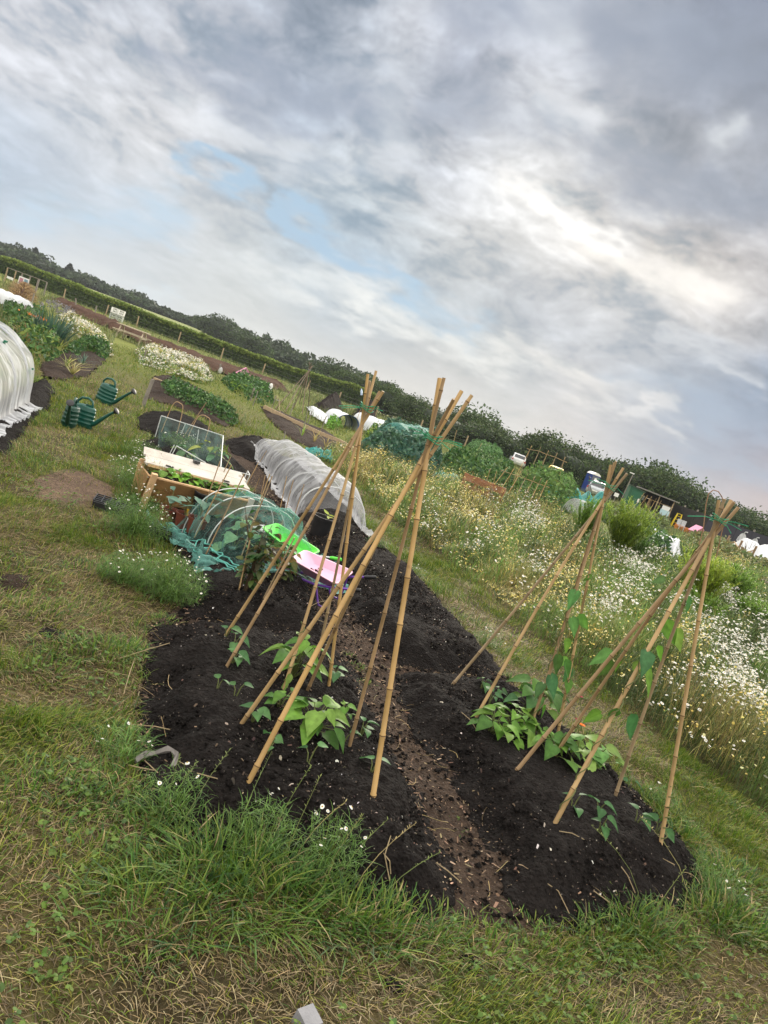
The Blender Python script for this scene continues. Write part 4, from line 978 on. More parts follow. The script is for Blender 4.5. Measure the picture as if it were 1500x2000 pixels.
bent([(322,820),(333,800),(342,786),(351,787),(357,800),(355,820)], 'bent cane hoop at the turf end of the dark mounds, left of two')
bent([(372,834),(383,820),(393,811),(404,814),(410,826),(408,838)], 'bent cane hoop behind the long leaning cane, right of two')
CANES = [(403,786,345,872,9),(425,868,415,915,7.6),(430,900,385,1030,6.9),(450,893,402,1000,6.9),(452,908,376,1055,6.6),(477,925,400,1085,6.4),(505,903,465,975,6.8),(507,933,490,975,6.9),(518,928,500,1010,7),(527,926,480,1060,6.6),(532,930,470,1090,6.2),(560,930,545,1010,6.8),(573,937,540,1060,6.6),(594,946,560,1060,6.5),(488,1055,468,1152,5.6),(575,1050,513,1170,5.2),(521,880,505,905,10.5)]
for i, (x0, y0, x1, y1, Y) in enumerate(CANES):
    b = Pg(x1, y1) if y1 > 1000 else P(x1, y1); Y = b.y; t = at(x0, y0, Y + R_.uniform(-.1, .1)); b.z -= .03
    o = cane(b, t, .0052, M_CANE[R_.choice((1, 2, 2, 3))], None, b, .3); o.name = 'thin_cane'; o.location = b
    tag(o, ['long thin cane leaning over the net cage', 'thin garden cane pushed into the soil round the green netting'][0 if i == 0 else 1], 'garden cane', 'thin canes around the netting' if i else None)

# ------------------------------------------------------------------ raspberry bush, mayweed clumps
def shrub(name, px, py, label, cat, w, h, n, leaf, cols, stems=9, group=None, shape=1, loc=None, aspect=.65):
    base = Pg(px, py) if loc is None else Vector(loc); root = empty(name, base, label, cat, group); st = MB(); lf = MB()
    for s in range(stems):
        a = R_.uniform(0, 2 * PI); r = w * R_.uniform(.2, 1); top = Vector((math.cos(a) * r, math.sin(a) * r * .7, h * R_.uniform(.55, 1.05)))
        pts = [Vector((top.x * .12, top.y * .12, -.02)), top * .5 + Vector((top.x * -.12, 0, h * .08)), top]; st.tube(pts, [.006, .0045, .002], 5, False)
        for k in range(n // stems):
            t = R_.uniform(.12, 1.0); q = pts[0].lerp(pts[1], t * 2) if t < .5 else pts[1].lerp(pts[2], t * 2 - 1)
            d = Vector((R_.uniform(-1, 1), R_.uniform(-1, 1), R_.uniform(-.3, .5))).normalized(); c = R_.choice(cols); lf.col = tuple(x * R_.uniform(.75, 1.25) for x in c)
            L = leaf * R_.uniform(.6, 1.2); lf.leaf(q + d * L * .6, d, Vector((R_.uniform(-.7, .7), R_.uniform(-.7, .7), 1)), L, L * aspect, .35, .15, shape)
    st.build('stem', mat('dark_stem', (.09, .06, .035), .8), root, True); lf.build('leaves', M_LEAF, root, True, True); return root
shrub('raspberry_bush', 478, 1150, 'dark leaved raspberry bush standing between the green netting and the slanting canes', 'bush', .25, .50, 170, .07, [(.035, .075, .025), (.05, .10, .03), (.07, .11, .03), (.10, .10, .03), (.05, .05, .03)], 11)
shrub('raspberry_bush', 545, 1135, 'sparser raspberry shoot with reddish leaves at the path end of the netting', 'bush', .16, .32, 60, .075, [(.07, .11, .03), (.12, .13, .03), (.14, .09, .03)], 6)
shrub('young_fruit_bush', 412, 1012, 'tall leafy green plant growing up in front of the wooden planter', 'bush', .13, .42, 80, .12, [(.08, .16, .04), (.11, .20, .05), (.06, .13, .035)], 6)
shrub('strawberry_plant', 520, 1085, 'pale green leafy plant inside the far side of the green netting', 'plant', .16, .2, 40, .07, LG, 7)

def daisy_head(n, x, y, z, r, tilt=.35, yellow=True, ray=(.78, .79, .76), dead=0.0):
    """white ray florets round a raised yellow disc; arrays of positions"""
    K = 9; a = np.linspace(0, 2 * PI, K, endpoint=False); nx = rng.normal(0, tilt, n); ny = rng.normal(0, tilt, n); N = np.stack([nx, ny, np.ones(n)], -1); N /= np.linalg.norm(N, axis=1)[:, None]
    u = np.cross(N, np.array([0, 1, .13])); u /= np.linalg.norm(u, axis=1)[:, None]; v = np.cross(N, u); c = np.stack([x, y, z], -1)
    def ring(rad, lift, wob=0):
        rr = (rad * (1 + (rng.uniform(-wob, wob, (n, K)) if wob else 0))); rr = np.broadcast_to(rr if np.ndim(rr) else np.full((n, K), rr), (n, K))
        return c[:, None] + (np.cos(a)[None, :, None] * u[:, None] + np.sin(a)[None, :, None] * v[:, None]) * (rr * r[:, None])[..., None] + N[:, None] * (lift * r)[:, None, None]
    drop = np.where(rng.random(n) < .3, -.45, -.05) if True else 0
    A = ring(.3, 0); B = c[:, None] + (ring(1, 0, .18) - c[:, None]) + N[:, None] * (drop * r)[:, None, None]; Y0 = ring(.36, .06); top = (c + N * (.3 * r)[:, None])[:, None]
    V = np.concatenate([A, B, Y0, top], 1); m = 3 * K + 1; b = (np.arange(n) * m)[:, None, None]; k = np.arange(K); k2 = (k + 1) % K
    t1 = np.stack([k, K + k, K + k2], -1); t2 = np.stack([k, K + k2, k2], -1); t3 = np.stack([2 * K + k, 2 * K + k2, np.full(K, 3 * K)], -1)
    Fc = (b + np.concatenate([t1, t2, t3])[None]).reshape(-1, 3); C = np.zeros((n, m, 3)); C[:, :2 * K] = np.array(ray); C[:, 2 * K:] = (.55, .36, .03)
    C *= rng.uniform(.82, 1.08, (n, 1, 1)); return V.reshape(-1, 3), Fc, C.reshape(-1, 3)
HEADS = []
M_FLOWER = leafmat('flower_petals', None, .6, .2, .06, 30, .2)
def mayweed(px, py, w, h, nb, nf, label, loc=None, yl=.25, stem_h=1.0):
    """bushy mayweed: feathery stems topped with small daisies"""
    base = Pg(px, py) if loc is None else Vector(loc); root = empty('mayweed_clump', base, label, 'wildflower', 'mayweed clumps on the turf')
    a = rng.uniform(0, 2 * PI, nb); r = w * np.sqrt(rng.random(nb)); hh = h * rng.uniform(.3, 1.0, nb) * (1 - .45 * (r / w) ** 2)
    x, y = r * np.cos(a) * .35, r * np.sin(a) * .35; lean = (r / w) * w / np.maximum(hh, .05) * .75 + .1
    s = blades(x, y, np.full(nb, -.01), hh, rng.uniform(.003, .005, nb), np.minimum(lean, 1.5), pick(nb, [(.085, .165, .03), (.12, .205, .04), (.055, .11, .025), (.17, .20, .05)], (4, 3, 2, 1.2)), a + rng.normal(0, .3, nb))
    # feathery leaflets through the body of the clump
    n2 = nb * 5; a2 = rng.uniform(0, 2 * PI, n2); r2 = w * np.sqrt(rng.random(n2)); z2 = h * rng.random(n2) * .85 * (1 - .5 * (r2 / w) ** 2)
    f = blades(r2 * np.cos(a2), r2 * np.sin(a2), z2, rng.uniform(.02, .06, n2), rng.uniform(.002, .004, n2), rng.uniform(.3, 2, n2), pick(n2, [(.095, .19, .035), (.13, .235, .045), (.055, .12, .025)], (4, 3, 3)))
    V, Fc, C = merge([s, f]); np_obj('foliage', V, Fc, M_GRASS, C, root)
    a3 = rng.uniform(0, 2 * PI, nf); r3 = w * np.sqrt(rng.random(nf)) * 1.05; z3 = h * (1.04 - .5 * (r3 / w) ** 2) * rng.uniform(.8, 1.08, nf)
    for k in range(nf):                                    # every head is a part of its own; eight shapes shared
        if len(HEADS) < 8:
            V, Fc, C = daisy_head(1, np.zeros(1), np.zeros(1), np.zeros(1), np.full(1, .01), .4); h_ = np_obj('flower_head', V, Fc, M_FLOWER, C, root); HEADS.append(h_.data)
        else: h_ = bpy.data.objects.new('flower_head', HEADS[k % 8]); COL.objects.link(h_); h_.parent = root
        h_.location = (r3[k] * math.cos(a3[k]), r3[k] * math.sin(a3[k]), z3[k]); q_ = R_.uniform(.5, .92); h_.scale = (q_, q_, q_); h_.rotation_euler = (R_.uniform(-.3, .3), R_.uniform(-.3, .3), R_.uniform(0, 6))
    return root
mayweed(325, 1160, .24, .30, 520, 44, 'bright green mayweed clump with white daisies next to the black soil')
mayweed(240, 1130, .18, .18, 240, 20, 'smaller yellowing mayweed clump in the turf, left of the bright green one')
mayweed(262, 1040, .26, .36, 480, 60, 'mayweed clump with many daisies in front of the planter pots')
mayweed(275, 985, .26, .50, 300, 90, 'tall mayweed clump growing round the near leg of the wooden planter')
mayweed(258, 945, .28, .34, 260, 80, 'white speckled mayweed clump left of the planter lid')
mayweed(352, 865 + 22, .30, .22, 220, 36, 'mayweed clump in front of the net cage at the dark mound')
mayweed(280, 890, .26, .2, 200, 30, 'low dark mayweed clump at the corner of the dark mound')
mayweed(635, 1680, .13, .24, 110, 12, 'small chamomile clump at the front edge of the black bed')
mayweed(500, 1650, .12, .2, 90, 4, 'leafy weed with few daisies at the front grass edge')
mayweed(950, 1258, .14, .14, 70, 14, 'low daisy patch where the bare black bed meets the grass path')
mayweed(1395, 1735, .12, .15, 60, 9, 'little daisy patch at the outer corner of the squash bed')
mayweed(240, 1470, .11, .12, 50, 7, 'little daisy patch at the left edge of the front black bed')
mayweed(330, 1590, .12, .2, 70, 4, 'straggly daisies at the front left corner of the black bed')
mayweed(1290, 1565, .1, .1, 40, 5, 'tiny daisies in the turf behind the leaning grey cane')
for (x, y) in ((735,1065),(810,1120)): mayweed(x, y, .13, .1, 50, 10, 'low daisies at the turf edge of the bare black bed, %s' % ('nearer the white mesh tunnel' if x < 800 else 'nearer the daisy meadow'))
# ------------------------------------------------------------------ planter, pots, barrows, watering cans
M_WOOD = mat('planter_wood', (.36, .205, .085), .6, .3, 4, bump=.3, bscale=30, stain=((.15, .08, .035), 5, .58))
M_EDGE = mat('raw_timber_edge', (.62, .40, .22), .65, .15, 10)
M_BOARD = mat('weathered_board', (.50, .46, .41), .75, .2, 6, stain=((.30, .27, .24), 8, .6), bump=.2)
M_BLACK = mat('black_plastic', (.018, .018, .020), .45, .2)
M_TERRA = mat('terracotta_plastic', (.14, .036, .02), .55, .2)
def planter():
    A = P(272, 990); B = P(468, 1034); d = (B - A); L = d.length; d.normalize(); bk = Vector((-d.y, d.x, 0))
    root = empty('wooden_planter', A, 'raised wooden planter trough with a pale hinged lid board and salad growing in it', 'planter', None); root.scale = (1, 1, .72)
    X = lambda u, v, z: d * u + bk * v + Vector((0, 0, z))
    H, D = .43, .44
    def panel(name, m, a, b, c, e, th, edge=None):
        n = (b - a).cross(e - a).normalized() * th; mb = MB()
        mb.add([a, b, c, e, a + n, b + n, c + n, e + n], [(0, 1, 2, 3), (7, 6, 5, 4), (0, 4, 5, 1), (1, 5, 6, 2), (2, 6, 7, 3), (3, 7, 4, 0)]); return mb.build(name, m, root)
    # front is two wide boards leaning outwards at the top
    o1 = -.06
    panel('front_board', M_WOOD, X(.0, .05, .10), X(L, .05, .10), X(L, .00, .265), X(0, .00, .265), .022)
    panel('front_board', M_WOOD, X(.0, .0, .27), X(L, .0, .27), X(L, o1, H), X(0, o1, H), .022)
    panel('back_board', M_WOOD, X(L, D - .05, .1), X(0, D - .05, .1), X(0, D, H + .02), X(L, D, H + .02), .022)
    panel('side_board', M_WOOD, X(0, D - .05, .1), X(0, .05, .1), X(0, o1, H), X(0, D, H), .02)
    panel('side_board', M_WOOD, X(L, .05, .1), X(L, D - .05, .1), X(L, D, H), X(L, o1, H), .02)
    mb = MB(); mb.bar(X(-.01, o1 - .004, H + .004), X(L + .01, o1 - .004, H + .004), .03, .018); mb.build('front_rim', M_EDGE, root)
    for u in (.02, L - .02):
        for v, t in ((-.02, -.085), (D - .06, D + .02)):
            mb = MB(); mb.bar(X(u, v, 0), X(u, t, H + .05), .05, .05); mb.build('leg', M_EDGE if u < .5 else M_BOARD, root)
    mb = MB(); mb.add([X(.03, .0, H - .07), X(L - .03, .0, H - .07), X(L - .03, D - .02, H - .07), X(.03, D - .02, H - .07)], [(0, 1, 2, 3)]); mb.build('compost', M_SOIL, root)
    # lid: two planks tilted up at the back
    lid = MB()
    ta, tb = .15, .44
    for k, (v0, v1) in enumerate(((ta, (ta + tb) / 2 - .002), ((ta + tb) / 2 + .002, tb))):
        z = lambda v: H + .10 + (v - ta) * .42
        vs = [X(-.03, v0, z(v0)), X(L + .03, v0, z(v0)), X(L + .0, v1, z(v1)), X(-.01, v1, z(v1))]; up = Vector((0, 0, .022))
        lid.add(vs + [p - up for p in vs], [(0, 1, 2, 3), (7, 6, 5, 4), (0, 4, 5, 1), (1, 5, 6, 2), (2, 6, 7, 3), (3, 7, 4, 0)])
    lo = lid.build('lid', M_BOARD, root)
    mb = MB(); mb.bar(X(.0, ta + .01, H + .075), X(L, ta + .01, H + .075), .025, .035); mb.build('lid_rail', M_EDGE, root)
    for u in (.2, L - .22):
        h = MB(); h.box(X(u, ta + .03, H + .122), (.07, .03, .008), Matrix((d, bk, Vector((0, 0, 1)))).transposed()); h.box(X(u, ta - .004, H + .09), (.05, .006, .03), Matrix((d, bk, Vector((0, 0, 1)))).transposed()); h.build('hinge', M_BLACK, lo)
    h = MB(); h.box(X(.5 * L, tb - .06, H + .22), (.06, .05, .03), Matrix((d, bk, Vector((0, 0, 1)))).transposed()); h.build('handle', mat('dark_metal', (.05, .05, .05), .5), lo)
    for i, u in enumerate((.14, .3, .42, .56, .68, .82, .92)):
        q = A + X(u * L, .08 + .03 * (i % 2), (H - .06) * .72)
        plant('salad_plant', 0, 0, ['salad seedling at the near end inside the wooden planter', 'frilly light green lettuce inside the wooden planter', 'bright lettuce just right of the frilly one in the planter', 'round leaved salad plant in the middle of the planter', 'dark green salad plant in the planter, right of its middle', 'low salad plant toward the far end of the planter', 'small salad plant at the far corner of the planter'][i], 'salad plant', 14 if i in (1, 2) else 8, .085, .07, .10, [(.2, .38, .05), (.16, .33, .05)] if i in (1, 2) else LG, 1, 'salad in the planter', True, .3, loc=q, aspect=.9)
    # black pot hanging on the front
    p = A + X(.52 * L, -.09, .19); r2 = empty('hanging_pot', p, 'black plastic pot hooked on the front of the wooden planter', 'pot'); m = MB(); m.lathe([(.001, -.09), (.07, -.09), (.095, .08), (.1, .085), (.1, .1), (.088, .1), (.085, .05), (.001, .05)], 18); m.build('body', M_BLACK, r2, True)
    return A, d, bk
PL_A, PL_D, PL_B = planter()
def pot(p, r, h, m, label, cat='plant pot', group=None, soil=True, name='plant_pot'):
    root = empty(name, p, label, cat, group); mb = MB()
    mb.lathe([(.001, 0), (r * .76, 0), (r * .78, .01), (r * .95, h * .86), (r * 1.03, h * .87), (r * 1.05, h), (r * .97, h), (r * .93, h * .8), (r * .75, .02), (.001, .02)], 24); mb.build('body', m, root, True)
    if soil:
        s = MB(); s.lathe([(.001, h * .82), (r * .5, h * .84), (r * .935, h * .81), (r * .5, h * .7), (.001, h * .7)], 20); s.build('compost', M_SOIL, root, True)
    return root
PT = [(322, 1022, 'terracotta pot half hidden by mayweed, holding a bluish seedling'), (354, 1032, 'terracotta pot with two blue green leaves standing up'), (378, 1042, 'terracotta pot nearest the green netting, with a small leafy plant')]
for i, (x, y, l) in enumerate(PT):
    p = Pg(x, y); pot(p, .082, .14, M_TERRA, l, group='terracotta pots before the planter')
    q = p + Vector((0, 0, .13)); plant('potted_cabbage', 0, 0, ['blue green brassica seedling in the pot half hidden by mayweed', 'tall blue green brassica with upright leaves in the middle pot', 'small brassica in the pot nearest the green netting'][i], 'brassica', (4, 5, 6)[i], .14, .07, .16, [(.13, .22, .16), (.10, .19, .14)], 1, 'brassicas in the terracotta pots', True, .2, loc=q, aspect=.5)
for (x, y, dx, m, l) in [(357, 1022, .03, mat('red_label', (.75, .06, .02), .5), 'red orange plant label leaning out of the middle terracotta pot'), (354, 1018, -.005, mat('yellow_label', (.75, .42, .03), .5), 'yellow plant label stuck in the middle terracotta pot')]:
    p = Pg(354, 1032) + Vector((.045, -.06, .10)); mb = MB(); mb.bar((0, 0, 0), (dx * 2.4, -.03, .10), .016, .003, (0, 1, 0)); o = mb.build('plant_label', m); o.location = p + Vector((dx, 0, 0)); tag(o, l, 'plant label')
p = Pg(621, 1046); pot(p, .12, .22, M_BLACK, 'black plastic flower pot in front of the white mesh tunnel', group=None)
shoot = plant('potted_shoot', 0, 0, 'yellow green shoot standing in the black pot', 'seedling', 4, .10, .015, .06, [(.4, .42, .08), (.3, .36, .07)], 2, None, True, -.1, loc=p + Vector((.03, 0, .18)), aspect=.35)
# seed trays
def tray(p, rz, m, label, nx=5, ny=3, s=.06, h=.05, name='seed_tray'):
    root = empty(name, p, label, 'seed tray', None, rz); mb = MB(); w, l = nx * s, ny * s
    for i in range(nx + 1): mb.bar((i * s - w / 2, -l / 2, h), (i * s - w / 2, l / 2, h), .008, .01)
    for j in range(ny + 1): mb.bar((-w / 2, j * s - l / 2, h - .0015), (w / 2, j * s - l / 2, h - .0015), .008, .0095)
    mb.build('cells', m, root); b = MB(); b.box((0, 0, h * .45), (w * .98, l * .98, h * .75), taper=1.02); b.build('tray', M_BLACK, root); return root
tray(Pg(225, 998), .3, M_BLACK, 'black plastic crate tray lying in the grass beside the mayweed', 6, 4, .06, .07)
tray(Pg(330, 1052), .3, M_BLACK, 'black seed tray under the terracotta pots', 7, 3, .06, .05)
pw = Pg(512, 1062); pw.z += .06; tray(pw, -.4, mat('white_rack', (.75, .76, .78), .4, .05), 'white wire rack on a black tray behind the raspberry bush', 4, 4, .05, .07)

def lerp_loops(mb, loops, closed_ends=(True, True)):
    n = len(loops[0]); vs = [v for l in loops for v in l]; fs = [(i * n + k, i * n + (k + 1) % n, (i + 1) * n + (k + 1) % n, (i + 1) * n + k) for i in range(len(loops) - 1) for k in range(n)]
    if closed_ends[0]: fs.append(tuple(range(n - 1, -1, -1)))
    if closed_ends[1]: fs.append(tuple((len(loops) - 1) * n + k for k in range(n)))
    return mb.add(vs, fs)
def rrect(x0, x1, w0, w1, z, r, z1=None):
    """rounded trapezium in plan: x from x0 (nose, half width w0) to x1 (rear, half width w1)"""
    C_ = [(x0, -w0, -1, -1), (x1, -w1, 1, -1), (x1, w1, 1, 1), (x0, w0, -1, 1)]; pts = []
    for (cx, cy, sx, sy), a0 in zip(C_, (PI, 1.5 * PI, 0, .5 * PI)):
        for k in range(6):
            a = a0 + k * PI / 10; px, py = cx - sx * r + math.cos(a) * r, cy - sy * r + math.sin(a) * r
            t = (px - x0) / (x1 - x0); pts.append(Vector((px, py, z if z1 is None else z + (z1 - z) * t)))
    return pts
def barrow(loc, rz, s, pan_c, frame_c, grip_c, hub_c, label, leg_c=None, tip=0.0, roll=0.0):
    """child sized wheelbarrow; +x points to the handles"""
    root = empty('toy_wheelbarrow', loc, label, 'wheelbarrow', 'wheelbarrows on the path', rz); root.scale = (s, s, s); root.rotation_euler = (roll, tip, rz)
    mb = MB(); L = [rrect(-.13, .15, .10, .12, .24, .04), rrect(-.17, .19, .13, .155, .257, .05), rrect(-.30, .25, .16, .205, .36, .055, .335), rrect(-.315, .262, .172, .217, .366, .055, .341), rrect(-.315, .262, .172, .217, .374, .055, .349), rrect(-.295, .245, .155, .2, .374, .05, .349), rrect(-.18, .19, .13, .155, .282, .05), rrect(-.12, .14, .09, .11, .274, .04)]
    lerp_loops(mb, L); mb.build('pan', pan_c, root, True)
    dirt = MB()
    for k in range(26):
        a = R_.gauss(-.06, .035); b = R_.gauss(0, .03); dirt.box((a, b, .279 + R_.uniform(0, .004)), (R_.uniform(.004, .02),) * 2 + (.006,), Matrix.Rotation(R_.uniform(0, 3), 3, 'Z'))
    dirt.build('soil_crumbs', M_SOIL, root)
    for sy in (-1, 1):
        f = MB(); f.tube([(-.36, sy * .035, .115), (-.2, sy * .085, .17), (.0, sy * .13, .20), (.2, sy * .175, .27), (.40, sy * .20, .35)], .0125, 9); f.build('handle_bar', frame_c, root, True)
        g = MB(); g.tube([(.39, sy * .199, .347), (.41, sy * .201, .355), (.50, sy * .21, .39), (.51, sy * .211, .393)], [.016, .019, .019, .014], 10); g.build('grip', grip_c, root, True)
        l = MB(); l.tube([(.02, sy * .135, .21), (.10, sy * .15, .03), (.12, sy * .15, .012), (.19, sy * .15, .012), (.22, sy * .165, .1), (.22, sy * .178, .28)], .0105, 8); l.build('leg', leg_c or frame_c, root, True)
    w = MB(); w.lathe([(.075, -.032), (.10, -.03), (.112, -.012), (.112, .012), (.10, .03), (.075, .032), (.07, 0)], 26, (-.36, 0, .115), rot=Matrix.Rotation(PI / 2, 3, 'X')); wo = w.build('wheel', M_BLACK, root, True)
    h = MB(); h.lathe([(.001, -.034), (.03, -.034), (.07, -.02), (.074, 0), (.07, .02), (.03, .034), (.001, .034)], 20, (-.36, 0, .115), rot=Matrix.Rotation(PI / 2, 3, 'X')); h.build('hub', hub_c, wo, True)
    return root
M_PINK = mat('pink_plastic', (.72, .42, .55), .4, .06, 6, stain=((.5, .28, .36), 9, .68)); M_PURPLE = mat('purple_tube', (.16, .06, .38), .35, .08)
M_LIME = mat('lime_plastic', (.10, .62, .05), .4, .07, 6); M_HPINK = mat('pink_hub', (.60, .10, .28), .5)
q = Pg(640, 1155); pA = P(585, 1082, .30); pB = P(692, 1122, .29); hd = math.atan2((pB - pA).y, (pB - pA).x)
c = (pA + pB) / 2; barrow((c.x, c.y, float(gh(c.x, c.y)) + .0), hd - .35, .76, M_PINK, M_PURPLE, M_BLACK, M_HPINK, 'pink toy wheelbarrow with purple legs and black grips standing on the path', None, 0, .2)
pA = P(520, 1020, .33); pB = P(620, 1072, .31); hd = math.atan2((pB - pA).y, (pB - pA).x); c = (pA + pB) / 2
barrow((c.x, c.y, float(gz(c.x, c.y))), hd + .05, .80, M_LIME, M_SILVER, M_LIME, M_BLACK, 'lime green toy wheelbarrow with silver legs and green grips behind the pink one', M_SILVER, .14, .12)

M_CAN = mat('can_green', (.008, .075, .055), .35, .12, 5); M_CAN2 = mat('can_dark_green', (.006, .048, .032), .35, .12, 5)
def watering_can(loc, rz, s, m, label, tip=0.0):
    root = empty('watering_can', loc, label, 'watering can', 'green watering cans on the turf', rz); root.scale = (s, s, s); root.rotation_euler = (0, tip, rz)
    mb = MB(); prof = [(.001, 0), (.145, 0), (.15, .012)]
    for k in range(4): z = .05 + .06 * k; r = .15 - .012 * k / 3; prof += [(r, z), (r + .006, z + .008), (r + .006, z + .02), (r - .002, z + .028)]
    prof += [(.135, .29), (.125, .305), (.08, .318), (.001, .32)]; mb.lathe(prof, 26, sx=1.15, sy=.72); mb.build('body', m, root, True)
    h = MB(); h.tube([(-.135, 0, .29), (-.15, 0, .34), (-.10, 0, .405), (0, 0, .425), (.07, 0, .40), (.095, 0, .34), (.095, 0, .29)], [.015, .017, .018, .018, .018, .017, .015], 10); h.build('handle', m, root, True)
    n = MB(); n.lathe([(.05, .30), (.052, .335), (.045, .335), (.043, .30)], 16, (.04, 0, 0)); n.build('filler_neck', m, root, True)
    sp = MB(); sp.tube([(.13, 0, .06), (.20, 0, .10), (.30, 0, .22), (.40, 0, .335), (.44, 0, .37)], [.042, .034, .026, .02, .02], 12); sp.build('spout', m, root, True)
    ro = MB(); rm = Matrix.Rotation(math.radians(48), 3, 'Y'); ro.lathe([(.018, 0), (.024, .02), (.052, .05), (.054, .062), (.045, .068), (.001, .072)], 18, (.43, 0, .362), rot=rm); ro.build('rose', M_BLACK, root, True)
    return root
p = P(132, 833); p.z = float(gz(p.x, p.y)); watering_can(p + Vector((.0, .34, 0)), -.1, .86, M_CAN, 'green watering can behind the darker one, spout pointing at the grass path'); watering_can(p, -1.25, .84, M_CAN2, 'dark green watering can facing the camera, nearest the big white tunnel')
p = P(203, 786); p.z = float(gz(p.x, p.y)); watering_can(p, -.25, 1.0, M_CAN, 'green watering can standing alone further along the turf', .06)
# grey plastic strip and a grey stone block, a soil crumb pile
def strip():
    pts = [Pg(*q) for q in [(262,1490),(280,1482),(300,1475),(322,1472),(336,1470),(343,1485),(336,1502)]]; base = pts[0].copy(); mb = MB(); n = len(pts)
    for i in range(n - 1): pass
    side = []
    for i, p in enumerate(pts):
        d = (pts[min(i + 1, n - 1)] - pts[max(i - 1, 0)]).normalized(); s = Vector((-d.y, d.x, 0)) * (.012, .016, .012, .014, .010, .008, .012)[i]; z = Vector((0, 0, .010 + .010 * (i % 2)))
        side.append([p - base + s + z, p - base + z * 1.9, p - base - s + z, p - base - s * .6 + z * .3])
    lerp_loops(mb, side); o = mb.build('plastic_strip', mat('grey_film', (.17, .155, .145), .5, .3, 25)); o.location = base; tag(o, 'crumpled strip of grey plastic film lying on the black soil', 'plastic strip')
strip()
p = P(592, 2008); mb = MB(); mb.box((0, 0, .0), (.058, .062, .12), Matrix.Rotation(.75, 3, 'Z') @ Matrix.Rotation(.12, 3, 'X'), .9); o = mb.build('concrete_post', mat('grey_concrete', (.22, .22, .235), .85, .15, 12, bump=.3)); o.location = (p.x, p.y, float(gz(p.x, p.y)) - .018); tag(o, 'grey concrete block stub at the bottom edge among dry grass', 'concrete block')
for (x, y, r, l) in [(920,1880,.032,'dark soil crumb pile on the turf in front of the path'),(770,1925,.018,'small dark soil spill in the turf by the concrete block'),(25,1135,.11,'dark clump of old roots on the turf, left of the mayweed'),(100,1238,.05,'small dark soil clod between two grass tufts')]:
    p = P(x, y); th = np.linspace(0, 2 * PI, 9)[:-1]; mound('soil_clump', [(p.x + r * math.cos(t), p.y + r * math.sin(t) * 1.1) for t in th], r * .22, r * .9, r * .13, M_SOIL2 if r > .1 else M_SOIL, l, 'soil clump', 'soil crumbs on the turf', .012, int(x), .004)
# ------------------------------------------------------------------ wildflower meadow on the right
def inarea(poly_, x0, x1, y0, y1, dens_fn):
    pass
def sample_poly(pl, n_per_m2, falloff=None):
    A = np.array(pl); (x0, y0), (x1, y1) = A.min(0), A.max(0); n = int((x1 - x0) * (y1 - y0) * n_per_m2)
    x = rng.uniform(x0, x1, n); y = rng.uniform(y0, y1, n); k = inpoly(x, y, pl) & infov(x, y, 0, 480); x, y = x[k], y[k]
    if falloff: k = rng.random(len(x)) < np.clip((falloff / np.hypot(x, y)) ** 1.5, 0, 1); x, y = x[k], y[k]
    return x, y
WHITE = [(1440,1300,110,1),(1380,1250,60,.7),(1480,1350,80,.9),(1235,1120,60,.8),(1180,1190,55,.8),(1130,1170,40,.6),(1265,1100,30,.9),(1420,1165,45,.9),(1040,1012,34,1),(1020,1005,30,1),(1350,1200,50,.6),(1300,1390,60,.5),(1050,1110,40,.5),(930,1040,40,.5),(850,1000,35,.5),(1490,1230,50,.6),(1210,1060,26,.8),(1410,1380,70,.7),(960,990,40,.3)]
YELL = [(1400,1440,90,1),(1330,1390,60,.8),(1000,1170,70,1),(900,1010,90,.8),(1150,1230,60,.9),(780,960,70,1),(1100,1130,60,.8),(1320,1280,50,.6),(1190,1300,50,.5),(1060,1020,50,.7),(1430,1100,40,.7),(700,920,60,1)]
def blobs(px, py, L):
    v = np.zeros(len(px)); 
    for (x, y, r, s) in L: v = np.maximum(v, s * np.exp(-((px - x) ** 2 + (py - y) ** 2 * 1.6) / (r * r)))
    return v
